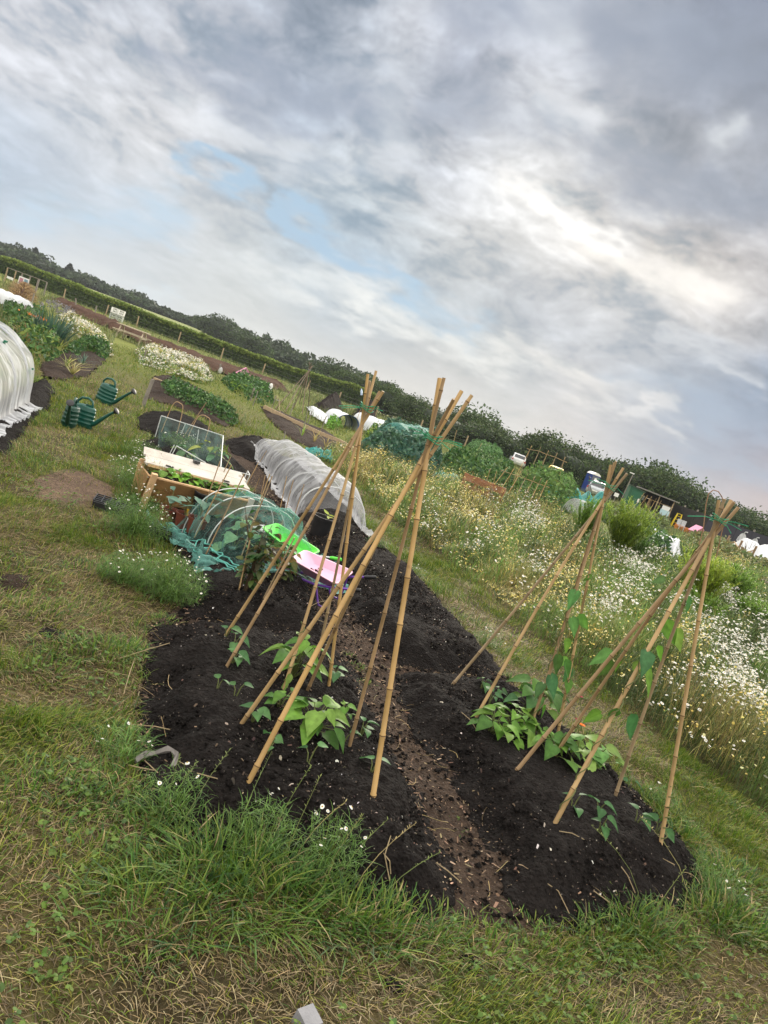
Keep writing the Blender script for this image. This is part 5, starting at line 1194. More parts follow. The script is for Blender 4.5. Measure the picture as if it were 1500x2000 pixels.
def wild(name, pl, label, dn, hgt, nfl, white=None, yell=None, wf=.35, fr=.0115, fall=6.5, pal=None, wts=None, straw=.35):
    x, y = sample_poly(pl, dn, fall); n = len(x); px, py, dp = projn(np.stack([x, y, gz(x, y)], -1)); sc = np.maximum(1, dp / 5.5)
    e = edist(x, y, pl); edge = ss(0, .45, e)
    W = blobs(px, py, white) if white else np.full(n, wf); Y = blobs(px, py, yell) if yell else np.full(n, straw)
    lump = ss(.25, .75, fbm(x * 1.7, y * 1.7, 4, 900, .55)); h = hgt * (.3 + 1.25 * lump) * (.35 + .65 * edge) * rng.uniform(.55, 1.15, n)
    c = pick(n, pal or [(.10, .18, .033), (.145, .22, .045), (.07, .125, .03), (.11, .15, .05)], wts or (3, 3, 2, 2)) * (.5 + 1.0 * ss(.38, .62, fbm(x * 1.5, y * 1.5, 3, 921)))[:, None]
    st = rng.random(n) < (.04 + .55 * np.clip(Y, 0, 1)) * (.5 + ss(.4, .6, fbm(x * 1.3, y * 1.3, 3, 911))); c[st] = pick(int(st.sum()), [(.34, .31, .08), (.30, .25, .09), (.24, .17, .075), (.36, .34, .12)], (3, 3, 2, 2))
    parts = [blades(x, y, gz(x, y) - .01, h, rng.uniform(.003, .006, n) * sc, rng.gamma(2, .22, n) + .05, c)]
    # feathery side sprays
    k = rng.random(n) < .9; xs, ys, hs = x[k], y[k], h[k]; m = len(xs); zf = gz(xs, ys) + hs * rng.uniform(.2, .9, m)
    parts.append(blades(xs + rng.normal(0, .03, m), ys + rng.normal(0, .03, m), zf, rng.uniform(.04, .12, m) * np.sqrt(sc[k]), rng.uniform(.003, .006, m) * sc[k], rng.uniform(.4, 2, m), c[k] * rng.uniform(.8, 1.25, (m, 1))))
    V, Fc, C = merge(parts); o = np_obj(name, V, Fc, M_GRASS, C); tag(o, label, 'wildflowers', kind='stuff')
    # flower heads stand at the tops
    x, y = sample_poly(pl, nfl, fall); n = len(x); px, py, dp = projn(np.stack([x, y, gz(x, y) + hgt * .8], -1))
    W = blobs(px, py, white) if white else np.full(n, wf); Y = blobs(px, py, yell) if yell else np.full(n, straw)
    q = rng.random(n); cl = ss(.47, .60, fbm(x * 2.3, y * 2.3, 4, 930, .6)); c2 = ss(.47, .6, fbm(x * 2.0 + 9, y * 2.0, 4, 931, .6)); kw = q < (W ** 1.4 * np.maximum(cl * 1.25, .75 * W ** 4) + .008); ky = ~kw & (q < .08 + 1.15 * Y * (.2 + .9 * c2))
    def top(k):
        lump = ss(.25, .75, fbm(x[k] * 1.7, y[k] * 1.7, 4, 900, .55)); e = edist(x[k], y[k], pl); return gz(x[k], y[k]) + hgt * (.3 + 1.25 * lump) * (.35 + .65 * ss(0, .45, e)) * rng.uniform(.72, 1.06, int(k.sum()))
    sc = np.maximum(1, np.sqrt(dp / 6))
    V, Fc, C = daisy_head(int(kw.sum()), x[kw], y[kw], top(kw), rng.uniform(.6, 1.35, int(kw.sum())) * fr * sc[kw], .45)
    # spent heads: small cream and straw buttons
    s = rng.uniform(.007, .011, int(ky.sum())) * sc[ky]; V2, F2, C2 = daisy_head(int(ky.sum()), x[ky], y[ky], top(ky), s, .5)
    C2[:] = np.repeat(pick(int(ky.sum()), [(.62, .52, .16), (.58, .45, .11), (.68, .62, .34)], (3, 2, 3)), 28, 0)
    V, Fc, C = merge([(V, Fc, C), (V2, F2, C2)]); o = np_obj(name + '_heads', V, Fc, M_FLOWER, C); tag(o, 'white and yellow flower heads of the ' + label, 'flowers', kind='stuff')
wild('wildflower_meadow', MEADOW, 'knee high daisy meadow beyond the grass path', 1150, .42, 1300, WHITE, YELL)
wild('daisy_strip', poly([(262,690),(285,683),(340,700),(400,722),(416,745),(398,752),(340,735),(275,712)]), 'white daisy strip right of the grass path', 260, .36, 480, None, None, .6, .016, 30)
wild('daisy_strip', poly([(108,622),(135,618),(180,652),(216,680),(219,700),(195,692),(150,662),(112,640)]), 'white daisy strip left of the grass path beside the potatoes', 220, .36, 440, None, None, .55, .017, 30)

# rough uncut grass out to the hedge
def rough():
    parts = []
    for (r0, r1, dn, s) in ((17, 34, 55, 1), (34, 62, 20, 1.6), (62, 96, 7, 2.4)):
        x, y = scatter(-.8 * r1, .75 * r1, 8, r1, dn); d = np.hypot(x, y); k = (d > r0) & (d < r1) & ~bedmask(x, y) & ~inmead(x, y); x, y = x[k], y[k]
        path = inpoly(x, y, poly([(70,790),(130,745),(210,700),(225,660),(262,672),(300,740),(280,800),(260,870),(60,880)])) | inpoly(x, y, poly([(400,740),(440,745),(560,830),(690,930),(760,1000),(700,990),(560,880),(470,820)]))
        k = ~path & (rng.random(len(x)) < ss(.30, .6, fbm(x * .25, y * .25, 4, 950))); x, y = x[k], y[k]; n = len(x)
        c = pick(n, [(.11, .15, .045), (.16, .185, .06), (.24, .22, .10), (.08, .12, .04)], (3, 3, 1.6, 2))
        parts.append(blades(x, y, gz(x, y) - .01, rng.uniform(.12, .34, n) * (1 + .3 * s), rng.uniform(.012, .022, n) * s, rng.gamma(2, .25, n), c))
    V, Fc, C = merge(parts); tag(np_obj('rough_grass', V, Fc, M_GRASS, C), 'rough uncut grass between the far plots and the hedge', 'grass', kind='stuff')
rough()

# ------------------------------------------------------------------ leaf masses, crops, trees
M_FOL = leafmat('tree_foliage', None, .6, .2, .15, 3, .2)
def leafcloud(pos, size, cols, flat=0.0):
    n = len(pos); size = np.broadcast_to(size, (n,)); u = rng.normal(0, 1, (n, 3)); u[:, 2] *= 1 - flat; u /= np.linalg.norm(u, axis=1)[:, None]; w = rng.normal(0, 1, (n, 3)); v = np.cross(u, w); v /= np.linalg.norm(v, axis=1)[:, None]
    nn = np.cross(u, v); s = size[:, None]
    V = np.stack([pos - u * s * .55, pos + v * s * .3 + nn * s * .1, pos + u * s * .55, pos - v * s * .3 + nn * s * .1], 1).reshape(-1, 3)
    b = (np.arange(n) * 4)[:, None]; return V, b + np.array([[0, 1, 2, 3]]), np.repeat(cols, 4, 0)
def crown_pts(c, r, lumps, n, jag=.25):
    c = np.array(c, float); r = np.array(r, float); L = rng.normal(0, 1, (lumps, 3)); L /= np.linalg.norm(L, axis=1)[:, None]; L *= rng.uniform(.35, .82, (lumps, 1)); L[:, 2] = np.where(L[:, 2] < -.5, L[:, 2] * .5, L[:, 2])
    lr = rng.uniform(.28, .5, lumps); i = rng.integers(0, lumps, n); d = rng.normal(0, 1, (n, 3)); d /= np.linalg.norm(d, axis=1)[:, None]
    rad = lr[i] * (1 - rng.gamma(1.2, .12, n).clip(0, .9)) * (1 + jag * (rng.random(n) ** 5) * 2.2)
    tint = (rng.uniform(.72, 1.25, lumps))[i]
    return c + (L[i] + d * rad[:, None]) * r, tint
def mass_pts(pl, h, dens, lumpscale=1.2, seed=0):
    x, y = sample_poly(pl, dens); e = edist(x, y, pl); hh = h * (.45 + 1.1 * fbm(x * lumpscale, y * lumpscale, 3, 960 + seed)) * ss(0, h * .7, e + .05)
    return np.stack([x, y, gz(x, y) + hh * np.sqrt(rng.random(len(x)))], -1)
def crop(name, px, h, dens, size, cols, label, cat='crop', kind='stuff', lump=1.2, group=None):
    p = mass_pts(poly(px), h, dens, lump, len(label)); n = len(p); V, Fc, C = leafcloud(p, rng.uniform(.6, 1.3, n) * size, pick(n, cols, [1] * len(cols), .25))
    o = np_obj(name, V, Fc, M_FOL, C); tag(o, label, cat, group, kind); return o
DG = [(.045, .10, .03), (.065, .14, .04), (.09, .17, .045), (.05, .11, .045)]
BLG = [(.08, .16, .12), (.06, .13, .09), (.10, .18, .12)]
YG = [(.22, .34, .05), (.28, .38, .07), (.16, .27, .05)]
crop('potato_row', [(312,752),(335,752),(390,785),(440,806),(468,828),(450,832),(400,812),(350,792),(318,775)], .34, 420, .09, DG, 'bushy green row of potato plants across the brown bed')
crop('potato_row', [(120,690),(150,672),(190,668),(218,690),(205,705),(170,690),(150,700)], .34, 300, .10, DG, 'dark green potato plants beside the daisy strip')
crop('vegetable_patch', [(0,640),(30,632),(80,640),(120,668),(118,700),(90,712),(60,700),(20,660),(0,660)], .38, 160, .12, DG + [(.12, .2, .05), (.2, .25, .06)], 'mixed green vegetables behind the big white tunnel')
crop('vegetable_patch', [(0,605),(45,605),(95,622),(70,640),(0,632)], .4, 90, .15, DG + [(.16, .2, .06)], 'green weeds and herbs beyond the vegetable patch at the left edge')
crop('shrub_bed', [(430,742),(470,742),(525,765),(535,790),(500,790),(450,765)], .55, 60, .16, DG, 'dark green currant bushes below the pink toy house')
crop('lettuce_row', [(445,752),(462,752),(482,765),(478,770),(450,760)], .25, 160, .12, YG, 'bright yellow green lettuces in front of the currant bushes')
crop('lettuce_row', [(637,822),(660,822),(668,836),(650,840),(632,834)], .4, 160, .13, [(.12, .27, .04), (.16, .32, .05)], 'bright green lettuces in front of the white dome')
crop('bean_crop', [(712,845),(735,842),(748,858),(735,872),(712,862)], .55, 130, .13, YG + DG, 'yellow green bean plants left of the netted kale')
crop('kale_crop', [(700,868),(740,850),(800,868),(852,890),(868,918),(840,925),(780,905),(722,895)], .85, 260, .15, BLG + [(.05, .12, .06)], 'blue green kale under green netting')
crop('mixed_crop', [(845,905),(900,898),(960,905),(1005,925),(1000,960),(960,962),(900,945),(868,935)], .7, 150, .14, DG + [(.12, .2, .06)], 'mixed green crops behind the timber pallet')
crop('bean_crop', [(985,955),(1040,935),(1120,965),(1135,1000),(1080,1012),(1015,985)], 1.0, 170, .14, [(.10, .19, .05), (.14, .23, .06), (.08, .14, .05)], 'climbing beans growing on the cane rows')
crop('fern_crop', [(905,875),(950,880),(985,900),(975,915),(930,905)], 1.0, 110, .2, [(.08, .17, .06), (.10, .2, .07)], 'feathery green asparagus bed left of the white car')
crop('potato_row', [(1212,1058),(1250,1040),(1300,1068),(1322,1098),(1285,1095),(1240,1078)], .55, 200, .14, DG, 'dark green potato patch below the long white fleece tunnel')
crop('wild_edge', [(1330,1050),(1420,1075),(1500,1100),(1500,1130),(1430,1110),(1340,1085)], .7, 60, .2, [(.12, .16, .06), (.17, .2, .08), (.24, .22, .1)], 'weedy strip in front of the timber framed beds', 'weeds')
crop('weed_bank', [(1150,1000),(1230,1000),(1310,1030),(1300,1050),(1220,1030),(1160,1018)], .6, 40, .25, [(.12, .16, .06), (.17, .2, .07), (.1, .13, .06)], 'tall grassy weeds in front of the green shed', 'weeds')

M_BARK = mat('bark', (.10, .075, .055), .9, .3, 3, bump=.5, bscale=8)
def core_mesh(mb, c, r, seed, n=14):
    """irregular inner body so that little sky shows through a dense crown"""
    c = Vector(c)
    def f(u, v):
        th = u * PI; ph = v * 2 * PI; d = Vector((math.sin(th) * math.cos(ph), math.sin(th) * math.sin(ph), math.cos(th))); k = .62 + .3 * float(fbm(np.array([d.x * 2 + d.z + seed]), np.array([d.y * 2 + seed]), 3, 970)[0] - .5) * 2
        return c + Vector((d.x * r[0], d.y * r[1], d.z * r[2])) * k
    mb.grid(f, n, n + 4)
TREEG = [(.040, .072, .022), (.056, .092, .028), (.032, .058, .021), (.072, .100, .030)]
def tree(name, base, r, h, n, size, cols, label, cat='tree', group=None, lumps=14, trunk=.2, low=.05, jag=.25):
    root = empty(name, base, label, cat, group); cz = low * h + (h * (1 - low)) / 2; rr = (r, r, h * (1 - low) / 2)
    p, t = crown_pts((0, 0, cz), (r * 1.1, r * 1.1, rr[2] * 1.08), lumps, n, jag); p[:, 2] = np.maximum(p[:, 2], .1); V, Fc, C = leafcloud(p, rng.uniform(.6, 1.3, n) * size, pick(n, cols, [1] * len(cols), .2) * t[:, None])
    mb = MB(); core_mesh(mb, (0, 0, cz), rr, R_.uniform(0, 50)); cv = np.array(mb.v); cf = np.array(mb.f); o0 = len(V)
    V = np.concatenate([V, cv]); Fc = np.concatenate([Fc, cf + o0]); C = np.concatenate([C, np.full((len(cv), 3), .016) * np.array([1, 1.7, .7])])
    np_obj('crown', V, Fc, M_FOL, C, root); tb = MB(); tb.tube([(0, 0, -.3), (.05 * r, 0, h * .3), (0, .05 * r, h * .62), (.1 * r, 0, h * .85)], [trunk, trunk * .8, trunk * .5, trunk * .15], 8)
    for k in range(4): a = k * 1.7; tb.tube([(0, 0, h * (.25 + .1 * k)), (math.cos(a) * r * .35, math.sin(a) * r * .35, h * (.4 + .1 * k)), (math.cos(a) * r * .7, math.sin(a) * r * .7, h * (.5 + .11 * k))], [trunk * .45, trunk * .3, trunk * .1], 6)
    tb.build('trunk', M_BARK, root, True); return root
def copy_tree(o, loc, s, rz, label=None):
    c = o.copy(); COL.objects.link(c); c.location = loc; c.scale = s; c.rotation_euler = (0, 0, rz)
    if label: c['label'] = label
    for ch in list(o.children): d = ch.copy(); COL.objects.link(d); d.parent = c
    return c
# hedgerow of bushy trees along the right
TOP = [(640,722),(690,720),(730,742),(770,752),(815,772),(860,796),(900,806),(940,812),(985,836),(1030,850),(1075,853),(1125,869),(1175,888),(1220,894),(1255,922),(1290,926),(1330,930),(1365,948),(1400,968),(1440,986),(1480,1006),(1520,1022),(1570,1045)]
protos = []; gi = 'bushy trees of the dark hedgerow'
for i, (px, py) in enumerate(TOP):
    for row in (0, 1):
        Y = (112 - 34 * ss(640, 950, px)) + row * 5 + R_.uniform(-2, 2); p = at(px + row * 22 + R_.uniform(-6, 6), py + row * 9 + R_.uniform(-7, 12), Y); z0 = float(terrain(p.x, p.y)) - .3; H = p.z - z0; r = R_.uniform(2.7, 3.7)
        lab = 'dense dark green bushy tree in the hedgerow behind the allotments'
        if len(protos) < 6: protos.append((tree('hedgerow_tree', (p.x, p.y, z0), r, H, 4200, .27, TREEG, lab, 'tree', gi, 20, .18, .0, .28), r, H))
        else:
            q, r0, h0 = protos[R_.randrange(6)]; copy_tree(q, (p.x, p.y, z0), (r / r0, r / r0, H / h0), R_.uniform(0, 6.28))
for (px, py, Y, r, l) in [(935,800,96,5.2,'broad round crowned tree rising behind the hedgerow near the white car'),(1318,918,88,5.2,'tall rounded tree rising behind the shed at the right'),(1290,912,86,2.6,'spiky topped tree next to the rounded one behind the shed')]:
    p = at(px, py, Y); z0 = float(terrain(p.x, p.y)); tree('round_tree', (p.x, p.y, z0), r, p.z - z0, 4200, .36, [(.050, .088, .028), (.064, .108, .032), (.044, .074, .026)], l, 'tree', None, 26, .3, .0, .1)
# trimmed hedge on the left
def hedge():
    pts = [(-15,498),(40,513),(83,531),(150,557),(190,575),(258,599),(330,630),(400,656),(464,681),(512,698),(576,721),(640,739),(690,752),(740,775)]; V = []; 
    P_ = []
    for i in range(len(pts) - 1):
        for t in np.linspace(0, 1, 8, endpoint=False):
            x = pts[i][0] + (pts[i + 1][0] - pts[i][0]) * t; y = pts[i][1] + (pts[i + 1][1] - pts[i][1]) * t; Y = 100 - 14 * ss(0, 300, x) + 12 * ss(500, 740, x); q = at(x, y, Y); P_.append((q.x, q.y, q.z))
    P_ = np.array(P_); n = 30000; i = rng.integers(0, len(P_) - 1, n); t = rng.random(n)[:, None]; b = P_[i] * (1 - t) + P_[i + 1] * t; z0 = terrain(b[:, 0], b[:, 1]); H = (b[:, 2] - z0).clip(.9, 3)
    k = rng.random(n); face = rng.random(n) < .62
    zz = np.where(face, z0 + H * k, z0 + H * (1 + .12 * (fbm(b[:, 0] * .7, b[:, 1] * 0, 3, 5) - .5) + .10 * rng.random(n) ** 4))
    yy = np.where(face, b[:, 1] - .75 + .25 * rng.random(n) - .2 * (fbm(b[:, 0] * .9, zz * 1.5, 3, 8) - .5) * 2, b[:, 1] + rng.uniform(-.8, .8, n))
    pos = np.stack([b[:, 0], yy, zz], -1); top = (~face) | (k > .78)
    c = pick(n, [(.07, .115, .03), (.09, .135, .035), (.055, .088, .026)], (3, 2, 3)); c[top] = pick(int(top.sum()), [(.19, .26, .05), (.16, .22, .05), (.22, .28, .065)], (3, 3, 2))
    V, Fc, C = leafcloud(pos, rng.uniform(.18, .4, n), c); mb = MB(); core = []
    for j in range(len(P_) - 1):
        a, d = P_[j], P_[j + 1]; za, zd = float(terrain(a[0], a[1])) - .2, float(terrain(d[0], d[1])) - .2
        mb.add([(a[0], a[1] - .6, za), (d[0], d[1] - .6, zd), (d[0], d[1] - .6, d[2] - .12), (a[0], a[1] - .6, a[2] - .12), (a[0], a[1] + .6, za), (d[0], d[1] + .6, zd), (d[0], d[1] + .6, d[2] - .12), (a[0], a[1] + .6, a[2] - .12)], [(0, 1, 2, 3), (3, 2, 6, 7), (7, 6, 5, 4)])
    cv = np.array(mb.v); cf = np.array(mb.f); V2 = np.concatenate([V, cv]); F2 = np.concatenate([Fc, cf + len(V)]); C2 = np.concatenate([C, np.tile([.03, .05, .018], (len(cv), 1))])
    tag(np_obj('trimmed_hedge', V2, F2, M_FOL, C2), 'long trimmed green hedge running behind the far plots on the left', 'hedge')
hedge()
# wood on the rising ground beyond
def wood():
    prof = [(-20,460),(0,469),(40,482),(70,492),(100,511),(135,525),(165,533),(200,547),(235,561),(265,569),(290,581),(330,601),(370,616),(410,622),(450,625),(490,650),(520,657),(560,668),(600,690),(640,707),(690,716),(740,740),(780,760)]
    Vs = []
    for i in range(len(prof) - 1):
        for t in (0, .34, .67):
            x = prof[i][0] + (prof[i + 1][0] - prof[i][0]) * t; y = prof[i][1] + (prof[i + 1][1] - prof[i][1]) * t
            for row in range(3):
                Y = 300 - 90 * ss(350, 700, x) - row * 16; p = at(x + R_.uniform(-8, 8), y + row * R_.uniform(3, 9) + R_.uniform(-1, 5), Y); z0 = float(terrain(p.x, p.y)); H = max(p.z - z0, 3); r = R_.uniform(4, 7)
                n = 420; q, tt = crown_pts((p.x, p.y, z0 + H * .52), (r, r, H * .56), 9, n, .15); c = pick(n, [(.034, .056, .026), (.048, .072, .030), (.028, .046, .024)], (1, 1, 1), .15) * R_.uniform(.75, 1.3) * tt[:, None]; Vs.append(leafcloud(q, rng.uniform(.8, 1.9, n), c))
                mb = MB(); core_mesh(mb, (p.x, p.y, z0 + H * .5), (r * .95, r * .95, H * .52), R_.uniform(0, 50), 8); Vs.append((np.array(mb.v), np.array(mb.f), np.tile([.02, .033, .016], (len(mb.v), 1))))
    V, Fc, C = merge(Vs); tag(np_obj('woodland', V, Fc, M_FOL, C), 'dark far wood on the skyline beyond the hedge', 'wood', kind='stuff')
wood()
for (px, py, Y, r, n_, l) in [(71,485,290,1.8,500,'thin pointed conifer rising from the far wood at the left'),(138,517,290,2.4,600,'dark column shaped conifer rising from the far wood right of the thin one')]:
    p = at(px, py, Y); z0 = float(terrain(p.x, p.y)); H = p.z - z0; root = empty('conifer', (p.x, p.y, z0), l, 'tree'); t = rng.random(n_); a = rng.uniform(0, 6.28, n_); rr = r * (1 - t) ** .6 * rng.uniform(.5, 1, n_)
    V, Fc, C = leafcloud(np.stack([rr * np.cos(a), rr * np.sin(a), H * (.4 + .6 * t)], -1), rng.uniform(.8, 1.6, n_), pick(n_, [(.018, .028, .016), (.024, .034, .02)], (1, 1))); np_obj('crown', V, Fc, M_FOL, C, root); tb = MB(); tb.tube([(0, 0, 0), (0, 0, H * .9)], [.4, .1], 7); tb.build('trunk', M_BARK, root)
for (px, py, Y, r, l) in [(438,617,205,8,'big round oak standing in front of the far wood'),(505,655,190,5.5,'smaller round tree right of the big oak'),(660,706,150,5.2,'broad dark tree where the far wood meets the hedgerow')]:
    p = at(px, py, Y); z0 = float(terrain(p.x, p.y)); tree('round_tree', (p.x, p.y, z0), r, p.z - z0, 5200, .62 if Y > 160 else .42, [(.045, .075, .026), (.058, .092, .03), (.036, .06, .024)], l, 'tree', None, 26, .35, 0, .03)
hl = []
for i in range(60): x = -520 + i * 16; hl.append((x, 1040, 12 + 25 * float(fbm(np.array([x * .0055]), np.array([0.]), 4, 12)[0]) * math.exp(-((x + 460) / 200.) ** 2)))
mb = MB(); n_ = len(hl); mb.add([(x, y, -5) for x, y, z in hl] + [(x, y, z) for x, y, z in hl] + [(x, y + 200, -5) for x, y, z in hl], [(i, i + 1, n_ + i + 1, n_ + i) for i in range(n_ - 1)] + [(n_ + i, n_ + i + 1, 2 * n_ + i + 1, 2 * n_ + i) for i in range(n_ - 1)]); tag(mb.build('hills', mat('hazed_hill', (.16, .22, .27), .95, .1, .01)), kind='structure')  # blue of distance haze is put into the hill colour

# asparagus ferns behind the daisies
def fern(px, py, w, h, n, label, cols=None):
    base = P(px, py); root = empty('asparagus_fern', base, label, 'fern', 'feathery asparagus ferns'); s = max(1, base.y / 9); parts = []
    for k in range(max(9, n // 45)):
        a = R_.uniform(0, 6.28); r = w * R_.uniform(.1, 1); tip = np.array([math.cos(a) * r, math.sin(a) * r, h * R_.uniform(.6, 1.05)]); m = 110; t = rng.uniform(.18, 1, m); q = tip[None] * (t[:, None] * np.array([1, 1, 1.15]) - np.array([0, 0, .15]) * (t ** 2)[:, None]); az = rng.uniform(0, 6.28, m)
        parts.append(blades(q[:, 0], q[:, 1], q[:, 2], rng.uniform(.06, .17, m) * (1.25 - .8 * t) * (h + .4), np.full(m, .0075) * s, rng.uniform(.4, 1.6, m), (lambda cc: pick(m, cc, [1] * len(cc)))([(a_ * 1.5, b_ * 1.5, c_ * 1.4) for a_, b_, c_ in (cols or [(.14, .24, .04), (.19, .30, .05), (.10, .17, .035)])]), az))
        parts.append(blades(np.array([0.]), np.array([0.]), np.array([0.]), np.array([tip[2] * 1.1]), np.array([.008 * s ** .5]), np.array([r / tip[2]]), np.array([[.13, .2, .05]]), np.array([a])))
    V, Fc, C = merge(parts); np_obj('fronds', V, Fc, M_GRASS, C, root)
fern(1200, 1090, .75, 1.45, 3600, 'big bright green asparagus fern behind the far squash wigwam', [(.19, .26, .035), (.24, .31, .045), (.10, .16, .03)])
fern(1125, 1062, .5, 1.2, 1800, 'yellow green asparagus fern left of the big one, by the white dome')
fern(1235, 1100, .5, .8, 1500, 'low dark green asparagus fern under the big one', [(.08, .16, .03), (.12, .22, .04)])
fern(1345, 1195, .6, 1.1, 5600, 'yellow green asparagus fern just left of the corner wigwam top', [(.24, .31, .04), (.29, .35, .05), (.14, .2, .035)])
fern(1408, 1185, .5, .95, 4600, 'bright green asparagus fern right of the corner wigwam canes')
fern(1465, 1225, .6, .55, 2400, 'low spreading asparagus fern near the right edge in the daisies')
fern(1365, 1215, .5, .55, 1500, 'low yellow green asparagus fern behind the corner wigwam')
# ------------------------------------------------------------------ far plots: structures, furniture, vehicles
def G(px, py, Ymax=70.):
    p = P(px, py)
    if p.y > Ymax: p = at(px, py, Ymax)
    p.z = float(gz(p.x, p.y)); return p
def S(p): return float((np.array(p) - CAM) @ _F) / F_PX          # metres per photo pixel there
def one(mb, name, m, p, label, cat, group=None, rz=0, smooth=True):
    o = mb.build(name, m, None, smooth); o.location = p; o.rotation_euler = (0, 0, rz); return tag(o, label, cat, group)
M_POST = mat('fence_post_wood', (.34, .26, .16), .85, .25, 6); M_GREYW = mat('grey_wood', (.24, .215, .185), .9, .25, 8); M_WIRE = mat('fence_wire', (.3, .3, .3), .5)
M_WHITE = mat('white_paint', (.78, .78, .77), .5, .06); M_FLEECE = mat('white_fleece', (.56, .58, .61), .8, .08, 2)
# stock fence along the hedge
def stock_fence():
    px = [(125,580,565),(207,612,591),(268,633,614),(348,667,644),(432,698,674),(513,726,703),(600,757,735),(663,778,757),(735,807,787),(820,838,818),(908,868,850)]
    base = G(348, 667, 79); root = empty('wire_fence', base, 'wire stock fence with pale round posts in front of the hedge', 'fence'); tops = []
    for x, yb, yt in px:
        Y = 76 if x < 560 else 70; b = at(x, yb, Y); b.z = float(gz(b.x, b.y)); h = 1.25; mb = MB(); lean = Vector((R_.uniform(-.08, .08), 0, 0)); mb.tube([b - base - Vector((0, 0, .1)), b - base + Vector((0, 0, h)) + lean], [.075, .07], 8); mb.build('post', M_POST, root, True); tops.append(b - base + lean)
    for z in (.35, .7, 1.05):
        mb = MB(); mb.tube([t + Vector((0, 0, z)) for t in tops], .006, 4); mb.build('wire', M_WIRE, root)
stock_fence()
def stake(x0, y0, x1, y1, r, label, m=None):
    b = G(x1, y1, 70); t = at(x0, y0, b.y); mb = MB(); mb.tube([Vector((0, 0, -.1)), (t - b) * .5, t - b], [r, r * .97, r * .9], 7); return one(mb, 'wooden_stake', m or M_GREYW, b, label, 'stake', 'stakes marking the plots')
for a in [(51,596,42,622,.035,'grey stake standing at the end of the far left white fleece'),(67,573,60,600,.04,'thin pale stake beside the straw heap'),(148,582,148,608,.05,'slim stake near the red earth bank'),(189,597,184,618,.06,'short dark stake against the red earth bank'),(286,682,281,704,.03,'thin grey stake at the back of the right daisy strip'),(299,741,279,792,.04,'leaning grey stake at the front corner of the potato bed'),(497,758,489,782,.035,'leaning grey stake among the currant bushes'),(464,721,460,733,.03,'tiny stake behind the pink toy house'),(496,722,490,738,.03,'small stake right of the pink toy house'),(558,843,548,880,.012,'bent thin stick stuck in the long brown bed'),(601,800,593,842,.012,'thin stick at the edge of the black mesh fence'),(960,965,962,990,.05,'weathered grey stake at the pallet end'),(1178,965,1172,1000,.03,'thin stake by the teal netting')]: stake(*a)
# red earth bank
mound('earth_bank', poly([(98,580),(150,604),(205,630),(300,672),(400,708),(500,741),(560,760),(565,768),(480,747),(400,721),(300,685),(215,645),(140,611),(100,592)]), .4, 1.0, .3, M_BANK, 'long low bank of red brown earth in front of the wire fence', 'earth bank', None, .2, 33, .02)
for (pl, l, h) in [([(606,795),(625,782),(655,785),(672,796),(668,806),(640,806)], 'flat topped dark manure heap left of the far white dome', 1.0), ([(682,822),(692,800),(715,797),(735,812),(738,826),(710,832)], 'steep dark manure heap behind the top of the left wigwam', 1.3)]:
    mound('manure_heap', poly(pl), h, 1.2, .12, M_HEAP, l, 'manure heap', 'dark manure heaps', .12, len(l), .02)
mound('straw_heap', poly([(12,588),(25,560),(50,556),(66,575),(64,592),(45,604),(25,602)]), 1.15, 1.6, .12, M_BANK, 'brown straw and compost heap at the far left', 'compost heap', None, .25, 66, .02)
x, y = sample_poly(poly([(12,588),(25,560),(50,556),(66,575),(64,592),(45,604),(25,602)]), 120); n = len(x); e = edist(x, y, poly([(12,588),(25,560),(50,556),(66,575),(64,592),(45,604),(25,602)]))
V, Fc, C = blades(x, y, gz(x, y) + 1.15 * ss(0, 1.6, e), rng.uniform(.2, .6, n), np.full(n, .03), rng.uniform(1, 2.5, n), pick(n, [(.34, .23, .10), (.25, .16, .07), (.16, .10, .05)], (3, 3, 2))); tag(np_obj('loose_straw', V, Fc, M_DRY, C), 'loose straw hanging over the compost heap at the far left', 'straw', kind='stuff')
# notice cage at far left
def notice():
    b = G(40, 556, 62); s = S(b); root = empty('wire_cage', b, 'timber framed wire cage with a white notice board at the far left', 'cage', None, -.05); w, h, d = 3.0, 1.25, 1.2
    for i, x in enumerate((-w / 2, -.1, w * .22, w / 2)):
        for yy in (0, d): mb = MB(); mb.box((x, yy, h / 2), (.08, .08, h + .02)); mb.build('post', M_GREYW if i else M_POST, root)
    mb = MB(); 
    for yy in (0, d): mb.bar((-w / 2 - .04, yy, h + .03), (w / 2 + .04, yy, h + .03), .07, .05)
    mb.build('top_rail', M_GREYW, root)
    net = MB(); net.add([(-w / 2, .0, .05), (w / 2, .0, .05), (w / 2, .0, h), (-w / 2, .0, h)], [(0, 1, 2, 3)]); net.build('wire_mesh', netmat('wire_mesh', (.25, .26, .26), .25, .05, 30), root)
    bd = MB(); bd.box((.22, -.06, .62), (.95, .03, .72)); bo = bd.build('notice_board', M_WHITE, root)
    for (x, m) in ((.0, mat('pink_poster', (.45, .22, .28), .6, .3, 20)), (.44, mat('blue_poster', (.18, .33, .42), .6, .3, 20))): q = MB(); q.box((x, -.079, .64), (.34, .006, .44)); q.build('poster', m, bo)
    w2 = MB(); w2.box((-1.05, -.02, .5), (.6, .03, .2), Matrix.Rotation(.05, 3, 'Y')); w2.build('white_panel', M_WHITE, root)
notice()
hoop_tunnel('fleece_tunnel', G(-22, 583), G(47, 612), .42, .55, 5, M_FLEECE, 'low white fleece tunnel at the far left beyond the vegetables', 'netting tunnel', 'netting tunnels', .1, .03, 21)
crop('strawberry_row', [(0,600),(12,598),(40,612),(40,622),(0,615)], .35, 90, .15, [(.04, .08, .03), (.06, .11, .04)], 'dark strawberry plants in front of the far left white fleece')
